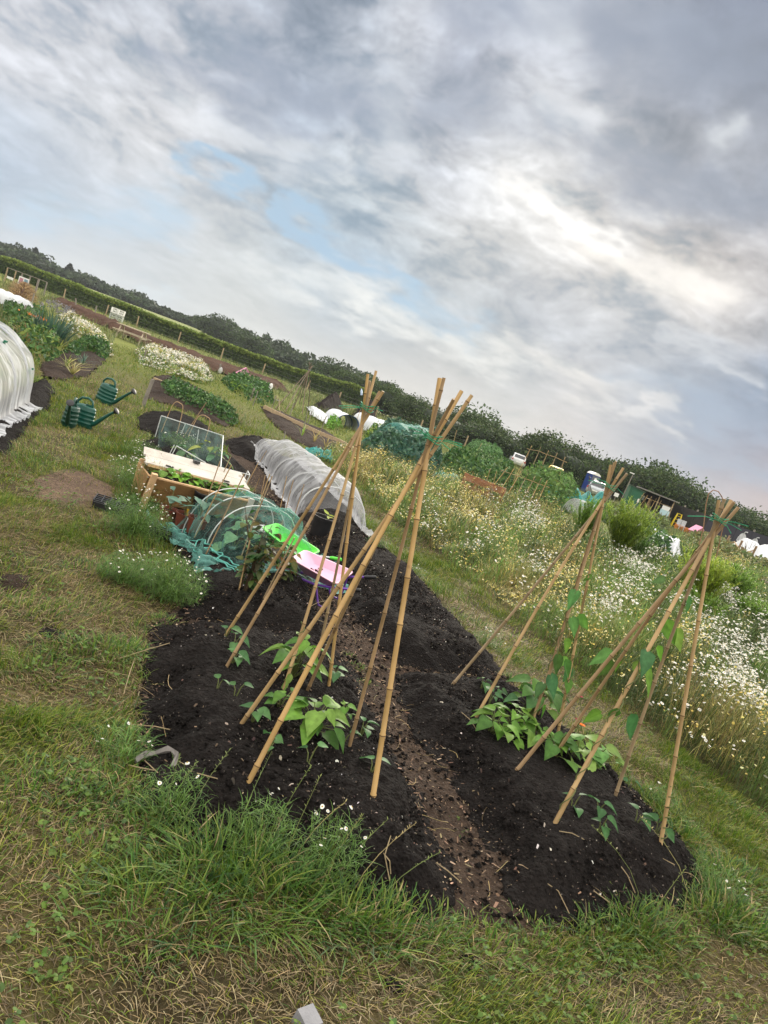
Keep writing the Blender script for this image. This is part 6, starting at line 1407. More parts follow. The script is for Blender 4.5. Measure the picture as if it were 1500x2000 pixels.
b = G(95, 668); fr = empty('leek_clump', b, 'tall blue green leek clump with grey flower heads beside the daisies', 'leeks'); n = 260; a = rng.uniform(0, 6.28, n); r = .42 * np.sqrt(rng.random(n))
V, Fc, C = blades(r * np.cos(a), r * np.sin(a), np.zeros(n), rng.uniform(.5, 1.0, n), rng.uniform(.025, .045, n), rng.uniform(.05, .5, n), pick(n, BLG, (1, 1, 1)) * .9, a); np_obj('leaves', V, Fc, M_GRASS, C, fr)
n = 26; a = rng.uniform(0, 6.28, n); r = .45 * np.sqrt(rng.random(n)); p = np.stack([r * np.cos(a), r * np.sin(a), rng.uniform(.9, 1.1, n)], -1); V, Fc, C = leafcloud(np.repeat(p, 12, 0) + rng.normal(0, .03, (n * 12, 3)), .05, pick(n * 12, [(.26, .25, .27)], [1])); np_obj('blooms', V, Fc, M_FOL, C, fr)['kind'] = 'stuff'
for (px, py, l) in [(56,640,'orange marigolds beside the leek clump, left patch'),(70,645,'orange marigolds beside the leek clump, right patch')]:
    b = G(px, py); r = empty('marigold_patch', b, l, 'marigolds', 'orange marigolds'); n = 90; q = rng.normal(0, .16, (n, 3)); q[:, 2] = rng.uniform(.05, .4, n); V, Fc, C = leafcloud(q, .1, pick(n, DG, [1] * 4)); np_obj('leaves', V, Fc, M_FOL, C, r); q = rng.normal(0, .16, (24, 3)); q[:, 2] = rng.uniform(.36, .46, 24); V, Fc, C = leafcloud(q, .08, pick(24, [(.7, .2, .04)], [1])); np_obj('blooms', V, Fc, M_FOL, C, r)['kind'] = 'stuff'
b = G(62, 668); n = 120; a = rng.uniform(0, 6.28, n); r = .3 * np.sqrt(rng.random(n)); V, Fc, C = blades(r * np.cos(a), r * np.sin(a), np.zeros(n), rng.uniform(.3, .6, n), np.full(n, .02), rng.uniform(.3, 1.2, n), pick(n, [(.42, .27, .12)], [1]), a); o = np_obj('dead_plant', V, Fc, M_DRY, C); o.location = b; tag(o, 'straw brown dead plant in the vegetable patch behind the big tunnel', 'dead plant')
for i, (px, py, l, c) in enumerate([(128,722,'yellowing floppy onion plant in the brown bed, left of two',[(.36,.33,.10),(.24,.28,.08)]),(113,690,'small yellow green onion plant at the back of the brown bed',[(.3,.32,.08)]),(160,715,'single blue green leek leaning over the brown bed',BLG),(140,735,'pale floppy onion plant at the front of the brown bed',[(.42,.36,.16),(.33,.33,.1)])]):
    b = G(px, py); n = 16; a = rng.uniform(0, 6.28, n); V, Fc, C = blades(np.zeros(n), np.zeros(n), np.full(n, .03), rng.uniform(.3, .55, n), np.full(n, .028), rng.uniform(.5, 1.7, n), pick(n, c, [1] * len(c)), a); o = np_obj('onion_plant', V, Fc, M_GRASS, C); o.location = b; tag(o, l, 'onion plant', 'onions in the brown bed')
for i, (px, py, l) in enumerate([(612,868,'wilted yellow onion in the long brown bed, left one'),(634,880,'wilted yellow onion in the long brown bed, middle one'),(655,890,'wilted yellow onion in the long brown bed, right one'),(588,855,'small green weed plant in the long brown bed')]):
    b = G(px, py); n = 9; a = rng.uniform(0, 6.28, n); V, Fc, C = blades(np.zeros(n), np.zeros(n), np.full(n, .05), rng.uniform(.25, .5, n), np.full(n, .024), rng.uniform(.3, 1.2, n), pick(n, [(.36, .30, .10)] if i < 3 else YG, [1] * (1 if i < 3 else 3)), a); o = np_obj('onion_plant', V, Fc, M_GRASS, C); o.location = b; tag(o, l, 'onion plant', 'onions in the brown bed')
# stacked white crates
b = G(226, 621, 74); s = S(b); k_ = 0
for i in (0, 1):
    for j in (0, 1):
        mb = MB(); w = .62
        for a in (-1, 1):
            mb.box((0, a * .28, .32), (w, .03, .08)); mb.box((0, a * .28, .10), (w, .03, .08)); mb.box((0, a * .28, .54), (w, .03, .06)); mb.box((a * w / 2, 0, .32), (.03, .53, .5))
            for c in (-1, 0, 1): mb.box((c * w * .44, a * .262, .31), (.06, .02, .56))
        mb.box((0, 0, .015), (w, .5, .03))
        one(mb, 'white_crate', M_WHITE if j else mat('pale_crate', (.5, .53, .5), .6), b + Vector((i * .72 - .3, 0, j * .62)), '%s white slatted crate of the %s hand stack against the hedge' % ('upper' if j else 'lower', 'left' if i == 0 else 'right'), 'crate', 'stacked crates by the hedge', .15)
# picnic bench
def bench():
    b = G(254, 668); root = empty('picnic_bench', b, 'wooden picnic bench standing at the end of the grass path', 'picnic bench', None, .12); W = 1.65
    m = mat('bench_wood', (.42, .36, .26), .8, .2, 6)
    mb = MB()
    for k in range(5): mb.box((0, (k - 2) * .145, .74), (W, .13, .04))
    mb.build('tabletop', m, root)
    for s in (-1, 1):
        mb = MB(); mb.box((0, s * .62, .44), (W, .13, .04)); mb.box((0, s * .76, .44), (W, .13, .04)); mb.build('seat', m, root)
        for t in (-1, 1): mb = MB(); mb.bar((s * .6, t * .2, .72), (s * .6, t * .7, 0), .05, .09); mb.build('leg', m, root)
        mb = MB(); mb.bar((s * .645, -.8, .40), (s * .645, .8, .40), .04, .09); mb.build('crossbar', m, root)
bench()
# small figure, pink toy house, garden ornament
b = G(425, 731); r = empty('standpipe', b, 'short dark standpipe post with a pale grey bag tied to it near the hedge plots', 'standpipe'); mb = MB(); mb.tube([(0, 0, 0), (.02, 0, .55)], .04, 8); mb.tube([(.02, 0, .55), (.02, -.12, .58), (.02, -.15, .5)], .025, 7); mb.build('post', M_GREYW, r, True); mb = MB(); mb.lathe([(.001, 0), (.09, .03), (.12, .15), (.08, .3), (.02, .36), (.001, .37)], 10, (.1, -.05, .08)); mb.build('bag', mat('pale_bag', (.45, .46, .45), .7), r, True)
def toyhouse(b, s, label, roof_c, wall_c, win_c, rz=0.3):
    root = empty('toy_house', b, label, 'toy house', 'pink toy houses', rz); w, d, h = 1.0 * s, .8 * s, .55 * s
    mb = MB(); mb.box((0, 0, h / 2), (w, d, h)); mb.add([(-w / 2, -d / 2, h), (w / 2, -d / 2, h), (0, -d / 2, h + .5 * s), (-w / 2, d / 2, h), (w / 2, d / 2, h), (0, d / 2, h + .5 * s)], [(0, 1, 2), (5, 4, 3)]); mb.build('wall', wall_c, root)
    for t in (-1, 1): mb = MB(); mb.bar((t * (w / 2 + .1 * s), 0, h - .09 * s), (-t * .02 * s, 0, h + .54 * s), d + .2 * s, .05 * s, (0, 0, 1)); mb.build('roof', roof_c, root)
    mb = MB(); mb.box((.12 * w, -d / 2 - .005, h * .6), (.3 * w, .03, .5 * h)); mb.box((-.26 * w, -d / 2 - .005, h * .42), (.24 * w, .03, .8 * h)); mb.build('window', win_c, root); return root
M_PROOF = mat('pink_roof', (.72, .30, .46), .5, .06)
toyhouse(G(472, 745), .75, 'pink roofed toy house in front of the hedge, beyond the currant bushes', M_PROOF, mat('pale_pink_wall', (.6, .42, .46), .6), mat('grey_window', (.16, .2, .22), .4))
b = G(521, 778); r = empty('garden_ornament', b, 'small red and white garden ornament beside the currant bushes', 'ornament'); mb = MB(); mb.lathe([(.001, 0), (.18, .02), (.2, .15), (.12, .3), (.001, .32)], 12); mb.build('base', mat('faded_red', (.45, .16, .13), .6), r, True); mb = MB(); mb.lathe([(.07, .3), (.1, .4), (.08, .52), (.1, .58), (.05, .7), (.001, .72)], 12); mb.build('body', M_WHITE, r, True)
# rustic stick wigwam
def rustic(feet, apex, Y, label, rad=.022, n_over=.18, m=None):
    pts = [G(*f) for f in feet]; c = sum(pts, Vector()) / len(pts); K = at(apex[0], apex[1], c.y); base = Vector((c.x, c.y, float(gz(c.x, c.y)))); root = empty('rustic_wigwam', base, label, 'stick wigwam', 'rustic stick wigwams')
    for p in pts:
        d = (K - p); e = K + d * n_over * R_.uniform(.5, 1.2) + Vector((R_.uniform(-.05, .05), 0, 0)); q = p.lerp(K, .5) + Vector((R_.uniform(-.05, .05), R_.uniform(-.05, .05), 0)); mb = MB(); mb.tube([p - base, p.lerp(q, .5) - base, q - base, K - base + Vector((R_.uniform(-.03, .03),) * 3), e - base], [rad, rad * .95, rad * .85, rad * .75, rad * .5], 7); mb.build('stick', m or mat('dark_stick', (.13, .095, .065), .9, .3), root, True)
    mb = MB(); mb.tube([K - base + Vector((math.cos(t) * .05, math.sin(t) * .05, 0)) for t in np.linspace(0, 6.28, 12)], .012, 5); mb.build('tie', M_WIRE, root)
rustic([(538,798),(556,806),(572,800),(590,812),(602,800),(584,790)], (604,722), 34, 'rustic wigwam of dark sticks behind the black mesh fence')
rustic([(1140,1000),(1148,1004),(1156,1000)], (1152,932), 35, 'thin dark iron looking obelisk between the teal netting and the portable toilet', .016, .05, mat('dark_iron', (.04, .035, .035), .6))
rustic([(540,800),(548,808),(560,808)], (543,782), 25, 'little cluster of short crossed sticks at the black mesh fence', .012, .4, M_POST)
rustic([(790,950),(800,955),(780,945),(812,948)], (793,925), 20, 'fallen pile of crossed canes beside the netted kale', .012, .7, M_POST)
# black mesh fence
def mesh_fence():
    A = [G(*q) for q in ((494,793),(530,800),(565,814),(600,830),(627,842))]; base = A[0]; root = empty('mesh_fence', base, 'low fence of black mesh along the long brown bed', 'fence'); h = .45
    for p in A: mb = MB(); mb.tube([p - base, p - base + Vector((0, 0, h + .08))], .018, 6); mb.build('post', M_GREYW, root)
    mb = MB(); mb.mi = 0
    for i in range(len(A) - 1):
        for k in range(8):
            p, q = A[i].lerp(A[i + 1], k / 8) - base, A[i].lerp(A[i + 1], (k + 1) / 8) - base; f = lambda v, z: v + Vector((0, .04 * math.sin(v.x * 9 + z * 4), z)); s0 = h * (1 - .12 * math.sin(PI * k / 8)); s1 = h * (1 - .12 * math.sin(PI * (k + 1) / 8)); mb.add([f(p, .0), f(q, .0), f(q, s1 * .5), f(p, s0 * .5), f(q, s1), f(p, s0)], [(0, 1, 2, 3), (3, 2, 4, 5)])
    mb.build('black_mesh', netmat('black_mesh', (.012, .018, .016), .72, .12, 6), root)
mesh_fence()
mb = MB(); pts = [G(*q) for q in ((514,800),(560,824),(620,852),(660,868),(690,884))]; b = pts[0]
for i in range(4): mb.bar(pts[i] - b + Vector((0, 0, .10)), pts[i + 1] - b + Vector((0, 0, .10)), .05, .13)
one(mb, 'timber_edging', mat('pale_timber', (.42, .31, .19), .8, .25), b, 'pale timber board edging the long brown bed', 'edging board', None, 0, False)
mb = MB(); pts = [G(*q) for q in ((300,742),(345,762),(390,785),(425,803))]; b = pts[0]
for i in range(3): mb.bar(pts[i] - b + Vector((0, 0, .06)), pts[i + 1] - b + Vector((0, 0, .06)), .07, .05)
one(mb, 'timber_edging', mat('pale_timber', (.42, .31, .19), .8), b, 'straw coloured edging along the back of the potato bed', 'edging board', None, 0, False)
# white covers in the middle distance
def flat_cover(px, hgt, m, label, name='fleece_sheet', cat='fleece cover', dens=None, sd=0, amp=.1):
    q = [G(*p) for p in px]; base = q[0]
    def fn(u, v):
        a = np.array(q[0])[:, None, None] * (1 - u) + np.array(q[1])[:, None, None] * u; b_ = np.array(q[3])[:, None, None] * (1 - u) + np.array(q[2])[:, None, None] * u; p = a * (1 - v) + b_ * v
        w = fbm(u * 5 + sd, v * 4, 4, 990) - .5; w2 = np.abs(fbm(u * 11 + sd, v * 7, 3, 995) - .5); return p[0] + w * .15, p[1] + w * .15, gz(p[0], p[1]) + hgt * np.sin(np.clip(v, .02, .98) * PI) ** .6 * np.clip(np.minimum(u, 1 - u) * 6, .25, 1) + w * amp + w2 * amp * 1.2 + .04
    o = sheet(name, m, fn, 46, 30, None, dens, base); o.location = base; return tag(o, label, cat)
flat_cover([(598,795),(640,818),(640,836),(606,812)], .25, M_FLEECE, 'flat white fleece sheet pegged out left of the white dome')
hoop_tunnel('fleece_tunnel', G(652, 826), G(676, 838), .55, .62, 3, M_FLEECE, 'small white dome cover with a blue hoop in front of the manure heaps', 'netting tunnel', 'netting tunnels', .05, .02, 31, ends=False, hoop_r=.02, hoop_m=mat('blue_hoop', (.05, .12, .4), .5))
hoop_tunnel('fleece_tunnel', G(705, 832), G(780, 872), .6, .75, 5, M_FLEECE, 'long pale white tunnel behind the netted kale', 'netting tunnel', 'netting tunnels', .1, .02, 32, ends=False)
flat_cover([(1208,1028),(1262,1052),(1255,1062),(1200,1040)], .45, M_FLEECE, 'long white fleece tunnel beside the potato patch, upper length', sd=3, amp=.14)
flat_cover([(1255,1045),(1330,1092),(1318,1102),(1250,1064)], .5, M_FLEECE, 'long white fleece tunnel beside the potato patch, lower length', sd=6, amp=.16)
hoop_tunnel('fleece_tunnel', G(1118, 1010), G(1142, 1016), .5, .62, 3, M_WNET, 'white dome of netting beside the yellow green asparagus', 'netting tunnel', 'netting tunnels', .05, .02, 34)
M_TEAL = netmat('teal_net', (.03, .33, .32), .5, .2, 5)
flat_cover([(700,868),(800,862),(872,918),(770,902)], .95, netmat('kale_net', (.06, .28, .24), .16, .08, 4), 'fine green net draped over the blue green kale', 'crop_net', 'crop net', None, 9, .2)
flat_cover([(592,882),(640,895),(650,906),(600,896)], .12, M_TEAL, 'crumpled teal netting at the near end of the long brown bed', 'crop_net', 'crop net', None, 11, .14)
flat_cover([(838,930),(888,945),(900,958),(850,950)], .2, M_TEAL, 'teal netting lying behind the golden wigwam', 'crop_net', 'crop net', None, 12, .2)
flat_cover([(905,905),(925,908),(925,918),(905,915)], .3, M_TEAL, 'small scrap of teal netting among the mixed crops', 'crop_net', 'crop net', None, 13, .15)
def teal_peaks():
    A = G(1052, 968); B = G(1165, 1006); base = A; 
    def fn(u, v):
        p = np.array(A)[:, None, None] * (1 - u) + np.array(B)[:, None, None] * u; tri = np.abs(((u * 5.2 + .2) % 1) - .5) * 2; w = fbm(u * 9, v * 5, 4, 996) - .5; h = (.25 + .5 * tri * fbm(u * 3, v * 0, 2, 3) * 1.6) * np.sin(np.clip(v, .03, .97) * PI) ** .7
        return p[0] + w * .2, p[1] + (v - .5) * 2.4, gz(p[0], p[1]) + h + w * .2 + .15
    o = sheet('crop_net', M_TEAL, fn, 90, 24, None, None, base); o.location = base; tag(o, 'bright teal netting draped in peaks over sticks beside the cane rows', 'crop net')
teal_peaks()
# pallet
def pallet():
    A, B = G(893, 966), G(968, 998); d = (B - A); L = d.length; d.normalize(); base = A; root = empty('timber_pallet', A, 'reddish timber pallet standing on edge at the back of the meadow', 'pallet'); m = mat('pallet_wood', (.30, .14, .07), .85, .3, 5, stain=((.30, .25, .2), 5, .55)); H = .62; bk = Vector((-d.y, d.x, 0)) * .05
    for z in (.12, .30, .50): mb = MB(); mb.bar(Vector((0, 0, z)), d * L + Vector((0, 0, z)), .022, .12); mb.build('slat', m, root)
    for t in (.02, .33, .66, .98): mb = MB(); mb.bar(d * L * t + bk, d * L * t + bk + Vector((0, 0, H)), .08, .09, d); mb.build('batten', m, root)
    mb = MB(); mb.bar(d * L * .02 + bk * 3 + Vector((0, 0, .55)), d * L * .98 + bk * 3 + Vector((0, 0, .55)), .022, .11); mb.bar(bk * 3 + Vector((0, 0, .2)), d * L + bk * 3 + Vector((0, 0, .2)), .022, .11); mb.build('back_slat', m, root)
pallet()
# A-shaped bean rows of canes
def beanrow(feet_front, tops, ridge, depth, label, r=.011, cross=.9):
    root = None; prev = []
    for i, ((fx, fy), (tx, ty)) in enumerate(zip(feet_front, tops)):
        f = G(fx, fy, 62); t = at(tx, ty, f.y + depth)
        if root is None: base = f.copy(); root = empty('bean_cane_row', base, label, 'cane frame', 'cane bean frames')
        f2 = Vector((2 * t.x - f.x, 2 * t.y - f.y + .2, 0)); f2.x = t.x + (t.x - f.x) * .6 + R_.uniform(-.1, .1); f2.y = t.y + cross + R_.uniform(-.1, .1); f2.z = float(gz(f2.x, f2.y)); d = (t - f).normalized(); mb = MB(); mb.tube([f - base, (f + t) / 2 - base, t + d * .2 - base], [r, r, r * .8], 6); mb.build('cane', M_CANE[R_.choice((1, 3, 0))], root, True)
        d = (t - f2).normalized(); mb = MB(); mb.tube([f2 - base, t + d * .2 - base], [r, r * .8], 6); mb.build('cane', M_CANE[R_.choice((1, 3))], root, True); prev.append(t - base)
    mb = MB(); e = (prev[-1] - prev[0]).normalized() * .25; mb.tube([prev[0] - e] + prev + [prev[-1] + e], r, 6); mb.build('ridge_cane', M_CANE[1], root, True)
beanrow([(1000,945),(1020,955),(1038,962),(1058,972),(1078,980)], [(1035,878),(1053,881),(1068,888),(1085,893),(1101,901)], None, .5, 'tall A shaped cane bean frame standing furthest back, with its ridge below the hedgerow')
beanrow([(955,960),(968,972),(982,982),(996,990),(1010,996),(1024,1002),(1038,1008)], [(985,921),(998,925),(1012,930),(1026,935),(1040,940),(1052,945),(1064,949)], None, .5, 'dense lower cane bean row nearer the camera, full of climbing leaves', .009)
beanrow([(1222,1010),(1232,1012),(1243,1018),(1254,1022),(1266,1026),(1300,1035)], [(1255,968),(1262,972),(1270,975),(1279,979),(1289,983),(1312,991)], None, .5, 'cane bean frame in front of the black shed')
for (x0,y0,x1,y1,l) in [(958,915,945,955,'lone cane among the mixed crops, nearest the pallet'),(970,920,958,965,'cane pair stick behind the pallet'),(925,915,920,945,'short cane in the mixed crops left of the others'),(942,865,917,905,'long leaning cane in front of the asparagus bed'),(892,840,875,905,'leaning pale stick behind the golden wigwam knot'),(715,770,690,840,'thin cane with a bottle on top behind the left wigwam')]:
    b = G(x1, y1); t = at(x0, y0, b.y); o = cane(b, t, .011, M_CANE[1], None, b, .4); o.name = 'bean_stick'; o.location = b; tag(o, l, 'bean stick', 'lone canes in the crops')
b = at(706, 772, G(690, 840).y); mb = MB(); mb.lathe([(.001, 0), (.05, .01), (.05, .2), (.02, .27), (.02, .3), (.001, .3)], 12, rot=Matrix.Rotation(-.35, 3, 'Y')); one(mb, 'plastic_bottle', mat('pale_blue_plastic', (.45, .55, .72), .3), b, 'pale blue plastic bottle upended on a cane behind the left wigwam', 'bottle')

# vehicles
M_GLASS = mat('dark_glass', (.02, .025, .03), .12, .05, spec=.6); M_TYRE = mat('tyre', (.02, .02, .02), .85); M_REDL = mat('red_lamp', (.45, .02, .02), .3); M_LAMP = mat('clear_lamp', (.7, .72, .74), .15)
def car(b, rz, paint, label, s=1.0, plate=False):
    root = empty('parked_car', b, label, 'car', 'cars parked by the hedgerow', rz); root.scale = (s, s, s)
    prof = [(-2.0, .35, .35), (-2.05, .62, .45), (-1.98, .95, .45), (-1.75, 1.02, .5), (.95, .98, .5), (1.75, .86, .45), (2.02, .68, .42), (2.05, .38, .35)]
    # lower body as cross sections along x
    secs = [(-2.05, .34, .86, .74), (-1.95, .27, .96, .84), (-1.2, .24, 1.0, .87), (0, .24, 1.0, .88), (.95, .24, .98, .87), (1.7, .26, .86, .83), (2.0, .32, .72, .72)]
    mb = MB(); loops = []
    for x, z0, z1, w in secs: loops.append([Vector((x, y * w, z)) for y, z in ((-.86, z0), (-1, z0 + .15), (-1, (z0 + z1) / 2), (-.95, z1 - .08), (-.82, z1), (.82, z1), (.95, z1 - .08), (1, (z0 + z1) / 2), (1, z0 + .15), (.86, z0))])
    lerp_loops(mb, loops); mb.build('body', paint, root, True)
    mb = MB(); loops = []
    for x, z0, z1, w in ((-1.85, .95, 1.0, .76), (-1.45, .96, 1.42, .66), (-.6, .97, 1.5, .66), (.15, .97, 1.46, .65), (.95, .95, .99, .72)): loops.append([Vector((x, -w - (.12 if z1 > 1.1 else 0), z0)), Vector((x, -w, z1 - .05)), Vector((x, -w * .88, z1)), Vector((x, w * .88, z1)), Vector((x, w, z1 - .05)), Vector((x, w + (.12 if z1 > 1.1 else 0), z0))])
    lerp_loops(mb, loops); mb.build('roof', paint, root, True)
    for sgn in (-1, 1):
        mb = MB(); mb.add([(-1.3, sgn * .792, 1.0), (.5, sgn * .792, 1.0), (.1, sgn * .70, 1.38), (-1.15, sgn * .70, 1.38)], [(0, 1, 2, 3)]); mb.build('side_window', M_GLASS, root)
    mb = MB(); mb.add([(-1.84, -.62, 1.03), (-1.84, .62, 1.03), (-1.53, .56, 1.38), (-1.53, -.56, 1.38)], [(0, 1, 2, 3)]); mb.build('rear_window', M_GLASS, root)
    mb = MB(); mb.add([(.86, .62, 1.06), (.86, -.62, 1.06), (.28, -.57, 1.42), (.28, .57, 1.42)], [(0, 1, 2, 3)]); mb.build('windscreen', M_GLASS, root)
    for sx in (-1.25, 1.25):
        for sy in (-1, 1): mb = MB(); mb.lathe([(.001, -.1), (.2, -.1), (.31, -.09), (.33, -.05), (.33, .05), (.31, .09), (.2, .1), (.001, .1)], 18, (sx, sy * .80, .33), rot=Matrix.Rotation(PI / 2, 3, 'X')); w = mb.build('wheel', M_TYRE, root, True); mb = MB(); mb.lathe([(.001, -.108), (.19, -.106), (.19, .106), (.001, .108)], 14, (sx, sy * .80, .33), rot=Matrix.Rotation(PI / 2, 3, 'X')); mb.build('rim', M_SILVER, w)
    for sy in (-1, 1):
        mb = MB(); mb.box((-2.0, sy * .70, .78), (.1, .2, .2)); mb.build('tail_light', M_REDL, root); mb = MB(); mb.box((1.93, sy * .58, .66), (.16, .26, .12)); mb.build('headlight', M_LAMP, root)
    mb = MB(); mb.box((-2.07, 0, .6), (.03, .5, .11)); mb.build('number_plate', M_WHITE, root)
b = at(1004, 914, 74); b.z = float(gz(b.x, b.y)); car(b, 1.52, mat('white_car_paint', (.58, .59, .61), .25, .02), 'white car parked against the hedgerow behind the cane frames', .9)
b = at(1079, 938, 66); b.z = float(gz(b.x, b.y)); car(b, 1.3, mat('yellow_car_paint', (.62, .42, .03), .3, .03), 'yellow car half hidden behind the tall cane bean frame', .95)
b = at(1167, 970, 66); b.z = float(gz(b.x, b.y)); car(b, 1.1, mat('silver_car_paint', (.42, .45, .48), .25, .03, metal=.3), 'silver car parked beside the portable toilet')
# portable toilet
def toilet():
    b = at(1144, 966, 74); b.z = float(gz(b.x, b.y)); root = empty('portable_toilet', b, 'blue and grey portable toilet with a white domed roof by the hedgerow', 'portable toilet', None, .35); w, d, h = 1.0, 1.05, 2.0
    mb = MB(); mb.box((0, 0, h / 2), (w, d, h)); mb.build('wall', mat('toilet_blue', (.02, .05, .24), .4, .06), root)
    mb = MB(); mb.box((0, -d / 2 - .02, h / 2 - .02), (w * .86, .04, h * .92)); dr = mb.build('door', mat('toilet_grey', (.13, .14, .19), .45, .06), root)
    mb = MB(); mb.lathe([(.001, -.01), (.16, -.008), (.16, .008), (.001, .01)], 20, (0, -d / 2 - .05, 1.6), rot=Matrix.Rotation(PI / 2, 3, 'X')); mb.build('emblem', M_WHITE, dr)
    mb = MB(); mb.grid(lambda u, v: Vector(((u - .5) * w * 1.06, (v - .5) * d * 1.06, h + .28 * math.sin(u * PI) ** .7)), 14, 3); mb.add([(-w * .53, -d * .53, h - .02), (w * .53, -d * .53, h - .02), (w * .53, d * .53, h - .02), (-w * .53, d * .53, h - .02)], [(3, 2, 1, 0)])
    for yy in (-d * .53, d * .53): vs = [Vector(((u - .5) * w * 1.06, yy, h + .28 * math.sin(u * PI) ** .7)) for u in np.linspace(0, 1, 14)]; mb.add(vs, [tuple(range(14))])
    mb.build('roof', M_WHITE, root, True)
toilet()
# sheds
def shed():
    A = G(1218, 985, 58); root = empty('green_shed', A, 'dark green shed with a tilted roof line beside the black lean-to', 'shed', None, -.15); m = mat('shed_green', (.018, .10, .05), .6, .12, 3)
    mb = MB(); vs = [(0, 0, 0), (1.15, 0, 0), (1.15, 0, 1.95), (0, 0, 2.1), (0, 1.6, 0), (1.15, 1.6, 0), (1.15, 1.6, 1.95), (0, 1.6, 2.1)]; mb.add(vs, [(0, 1, 2, 3), (7, 6, 5, 4), (0, 3, 7, 4), (1, 5, 6, 2)]); mb.build('wall', m, root)
    mb = MB(); mb.bar((-.08, .8, 2.13), (1.22, .8, 1.97), 1.75, .05); mb.build('roof', mat('shed_roof', (.06, .10, .07), .7), root)
    mb = MB(); mb.box((.62, -.02, .93), (.8, .03, 1.75)); dr = mb.build('door', mat('shed_door', (.022, .115, .06), .6, .1, 4), root); mb = MB(); mb.box((.93, -.05, .95), (.04, .03, .14)); mb.build('handle', M_SILVER, dr); mb = MB(); mb.box((.93, -.045, 1.15), (.14, .015, .3)); mb.build('notice', M_WHITE, dr)
    B = G(1233, 990, 58) + Vector((.35, .6, 0)); r2 = empty('lean_to', B, 'open fronted black lean-to with a grey sloping roof, next to the green shed', 'lean-to', None, -.15); m = mat('black_board', (.013, .013, .014), .8, .2, 3); W = 2.9; H = 2.1
    mb = MB(); mb.box((W / 2, 1.5, H / 2), (W, .05, H)); mb.build('back_wall', m, r2)
    for x in (.03, W - .03): mb = MB(); mb.box((x, .75, H / 2), (.05, 1.45, H)); mb.build('side_wall', m, r2)
    mb = MB(); mb.bar((-.15, .7, H + .10), (W + .25, .7, H + .02), 1.9, .07); mb.build('roof', mat('felt_roof', (.27, .255, .24), .8), r2)
    for x in (W * .55, W - .1): mb = MB(); mb.box((x, -.02, H / 2), (.08, .08, H)); mb.build('post', M_POST, r2)
    mb = MB(); mb.box((W * .82, -.1, 1.25), (.62, .03, .55)); mb.build('notice', M_WHITE, r2); mb = MB(); mb.box((W * .22, 1.4, 1.5), (.25, .03, .4)); mb.build('notice', M_WHITE, r2)
    mb = MB()
    for k in range(12): mb.tube([(W * .38 + R_.uniform(-.3, .3), .5, 0), (W * .42 + R_.uniform(-.15, .15), 1.0, 1.6)], .018, 5)
    o = one(mb, 'stored_poles', M_WILLOW, B, 'bundle of brown poles propped inside the black lean-to', 'poles', None, -.15)
    p = G(1214, 972, 57); mb = MB(); mb.tube([(0, 0, 0), (.12, 0, 3.0)], .035, 7); r3 = empty('lamp_pole', p, 'thin pole with a small light on top beside the green shed', 'lamp pole'); mb.build('pole', M_GREYW, r3, True); mb = MB(); mb.box((.02, 0, 3.0), (.34, .14, .08)); mb.build('light_head', M_WHITE, r3)
    q = G(1203, 968, 57); r4 = empty('small_sign', q, 'small white sign on a post left of the green shed', 'sign'); mb = MB(); mb.tube([(0, 0, 0), (0, 0, .9)], .03, 6); mb.build('post', M_GREYW, r4); mb = MB(); mb.box((0, -.04, .98), (.36, .02, .3)); mb.build('panel', M_WHITE, r4)
    # light blue board, yellow steps, pale chairs, orange bench
    p = G(1292, 1014, 57); r5 = empty('blue_board', p, 'pale blue panel leaning against the dark fence', 'panel', None, -.2); mb = MB(); mb.box((0, 0, .6), (.72, .04, 1.15)); mb.build('sheet', mat('pale_blue', (.45, .62, .68), .5, .05), r5)
    for x in (-.2, .2): mb = MB(); mb.box((x, -.035, .5), (.05, .03, .8)); mb.build('batten', M_GREYW, r5)
    p = G(1319, 1024, 57); r6 = empty('step_ladder', p, 'bright yellow A-frame step ladder by the dark fence', 'step ladder', None, -.2); my = mat('yellow_steel', (.72, .55, .02), .4)
    for s in (-1, 1):
        for q in (-1, 1): mb = MB(); mb.bar((s * .3, q * .32, 0), (s * .16, q * .05, 1.25), .06, .05); mb.build('leg', my, r6)
    for k in range(4): mb = MB(); z = .25 + .27 * k; mb.box((0, -.32 + .27 * z / 1.25, z), (.52 - .24 * z / 1.25, .1, .03)); mb.build('step', my, r6)
    mb = MB(); mb.box((0, 0, 1.26), (.4, .2, .04)); mb.build('top_plate', my, r6)
    for i, x in enumerate((1325, 1335)):
        p = G(x, 1033, 56); r = empty('garden_chair', p, '%s pale grey garden chair below the yellow step ladder' % ('left' if i == 0 else 'right'), 'chair', 'pale chairs', .4); mc = mat('pale_plastic', (.55, .58, .6), .5)
        mb = MB(); mb.box((0, 0, .4), (.42, .42, .04)); mb.build('seat', mc, r); mb = MB(); mb.box((0, .2, .66), (.42, .04, .48)); mb.build('backrest', mc, r)
        for sx in (-1, 1):
            for sy in (-1, 1): mb = MB(); mb.bar((sx * .18, sy * .18, 0), (sx * .18, sy * .17, .4), .04, .04); mb.build('leg', mc, r)
    p = G(1352, 1036, 56); r = empty('orange_bench', p, 'long orange timber frame bed in front of the dark fence', 'raised bed', None, -.2); mo = mat('orange_wood', (.60, .20, .04), .6, .15)
    for z in (.12, .34): mb = MB(); mb.box((0, -.3, z), (2.6, .05, .18)); mb.build('front_board', mo, r)
    mb = MB(); mb.box((0, .3, .24), (2.6, .05, .42)); mb.build('back_board', mo, r)
    for x in (-1.3, 1.3): mb = MB(); mb.box((x, 0, .24), (.05, .55, .42)); mb.build('end_board', mo, r)
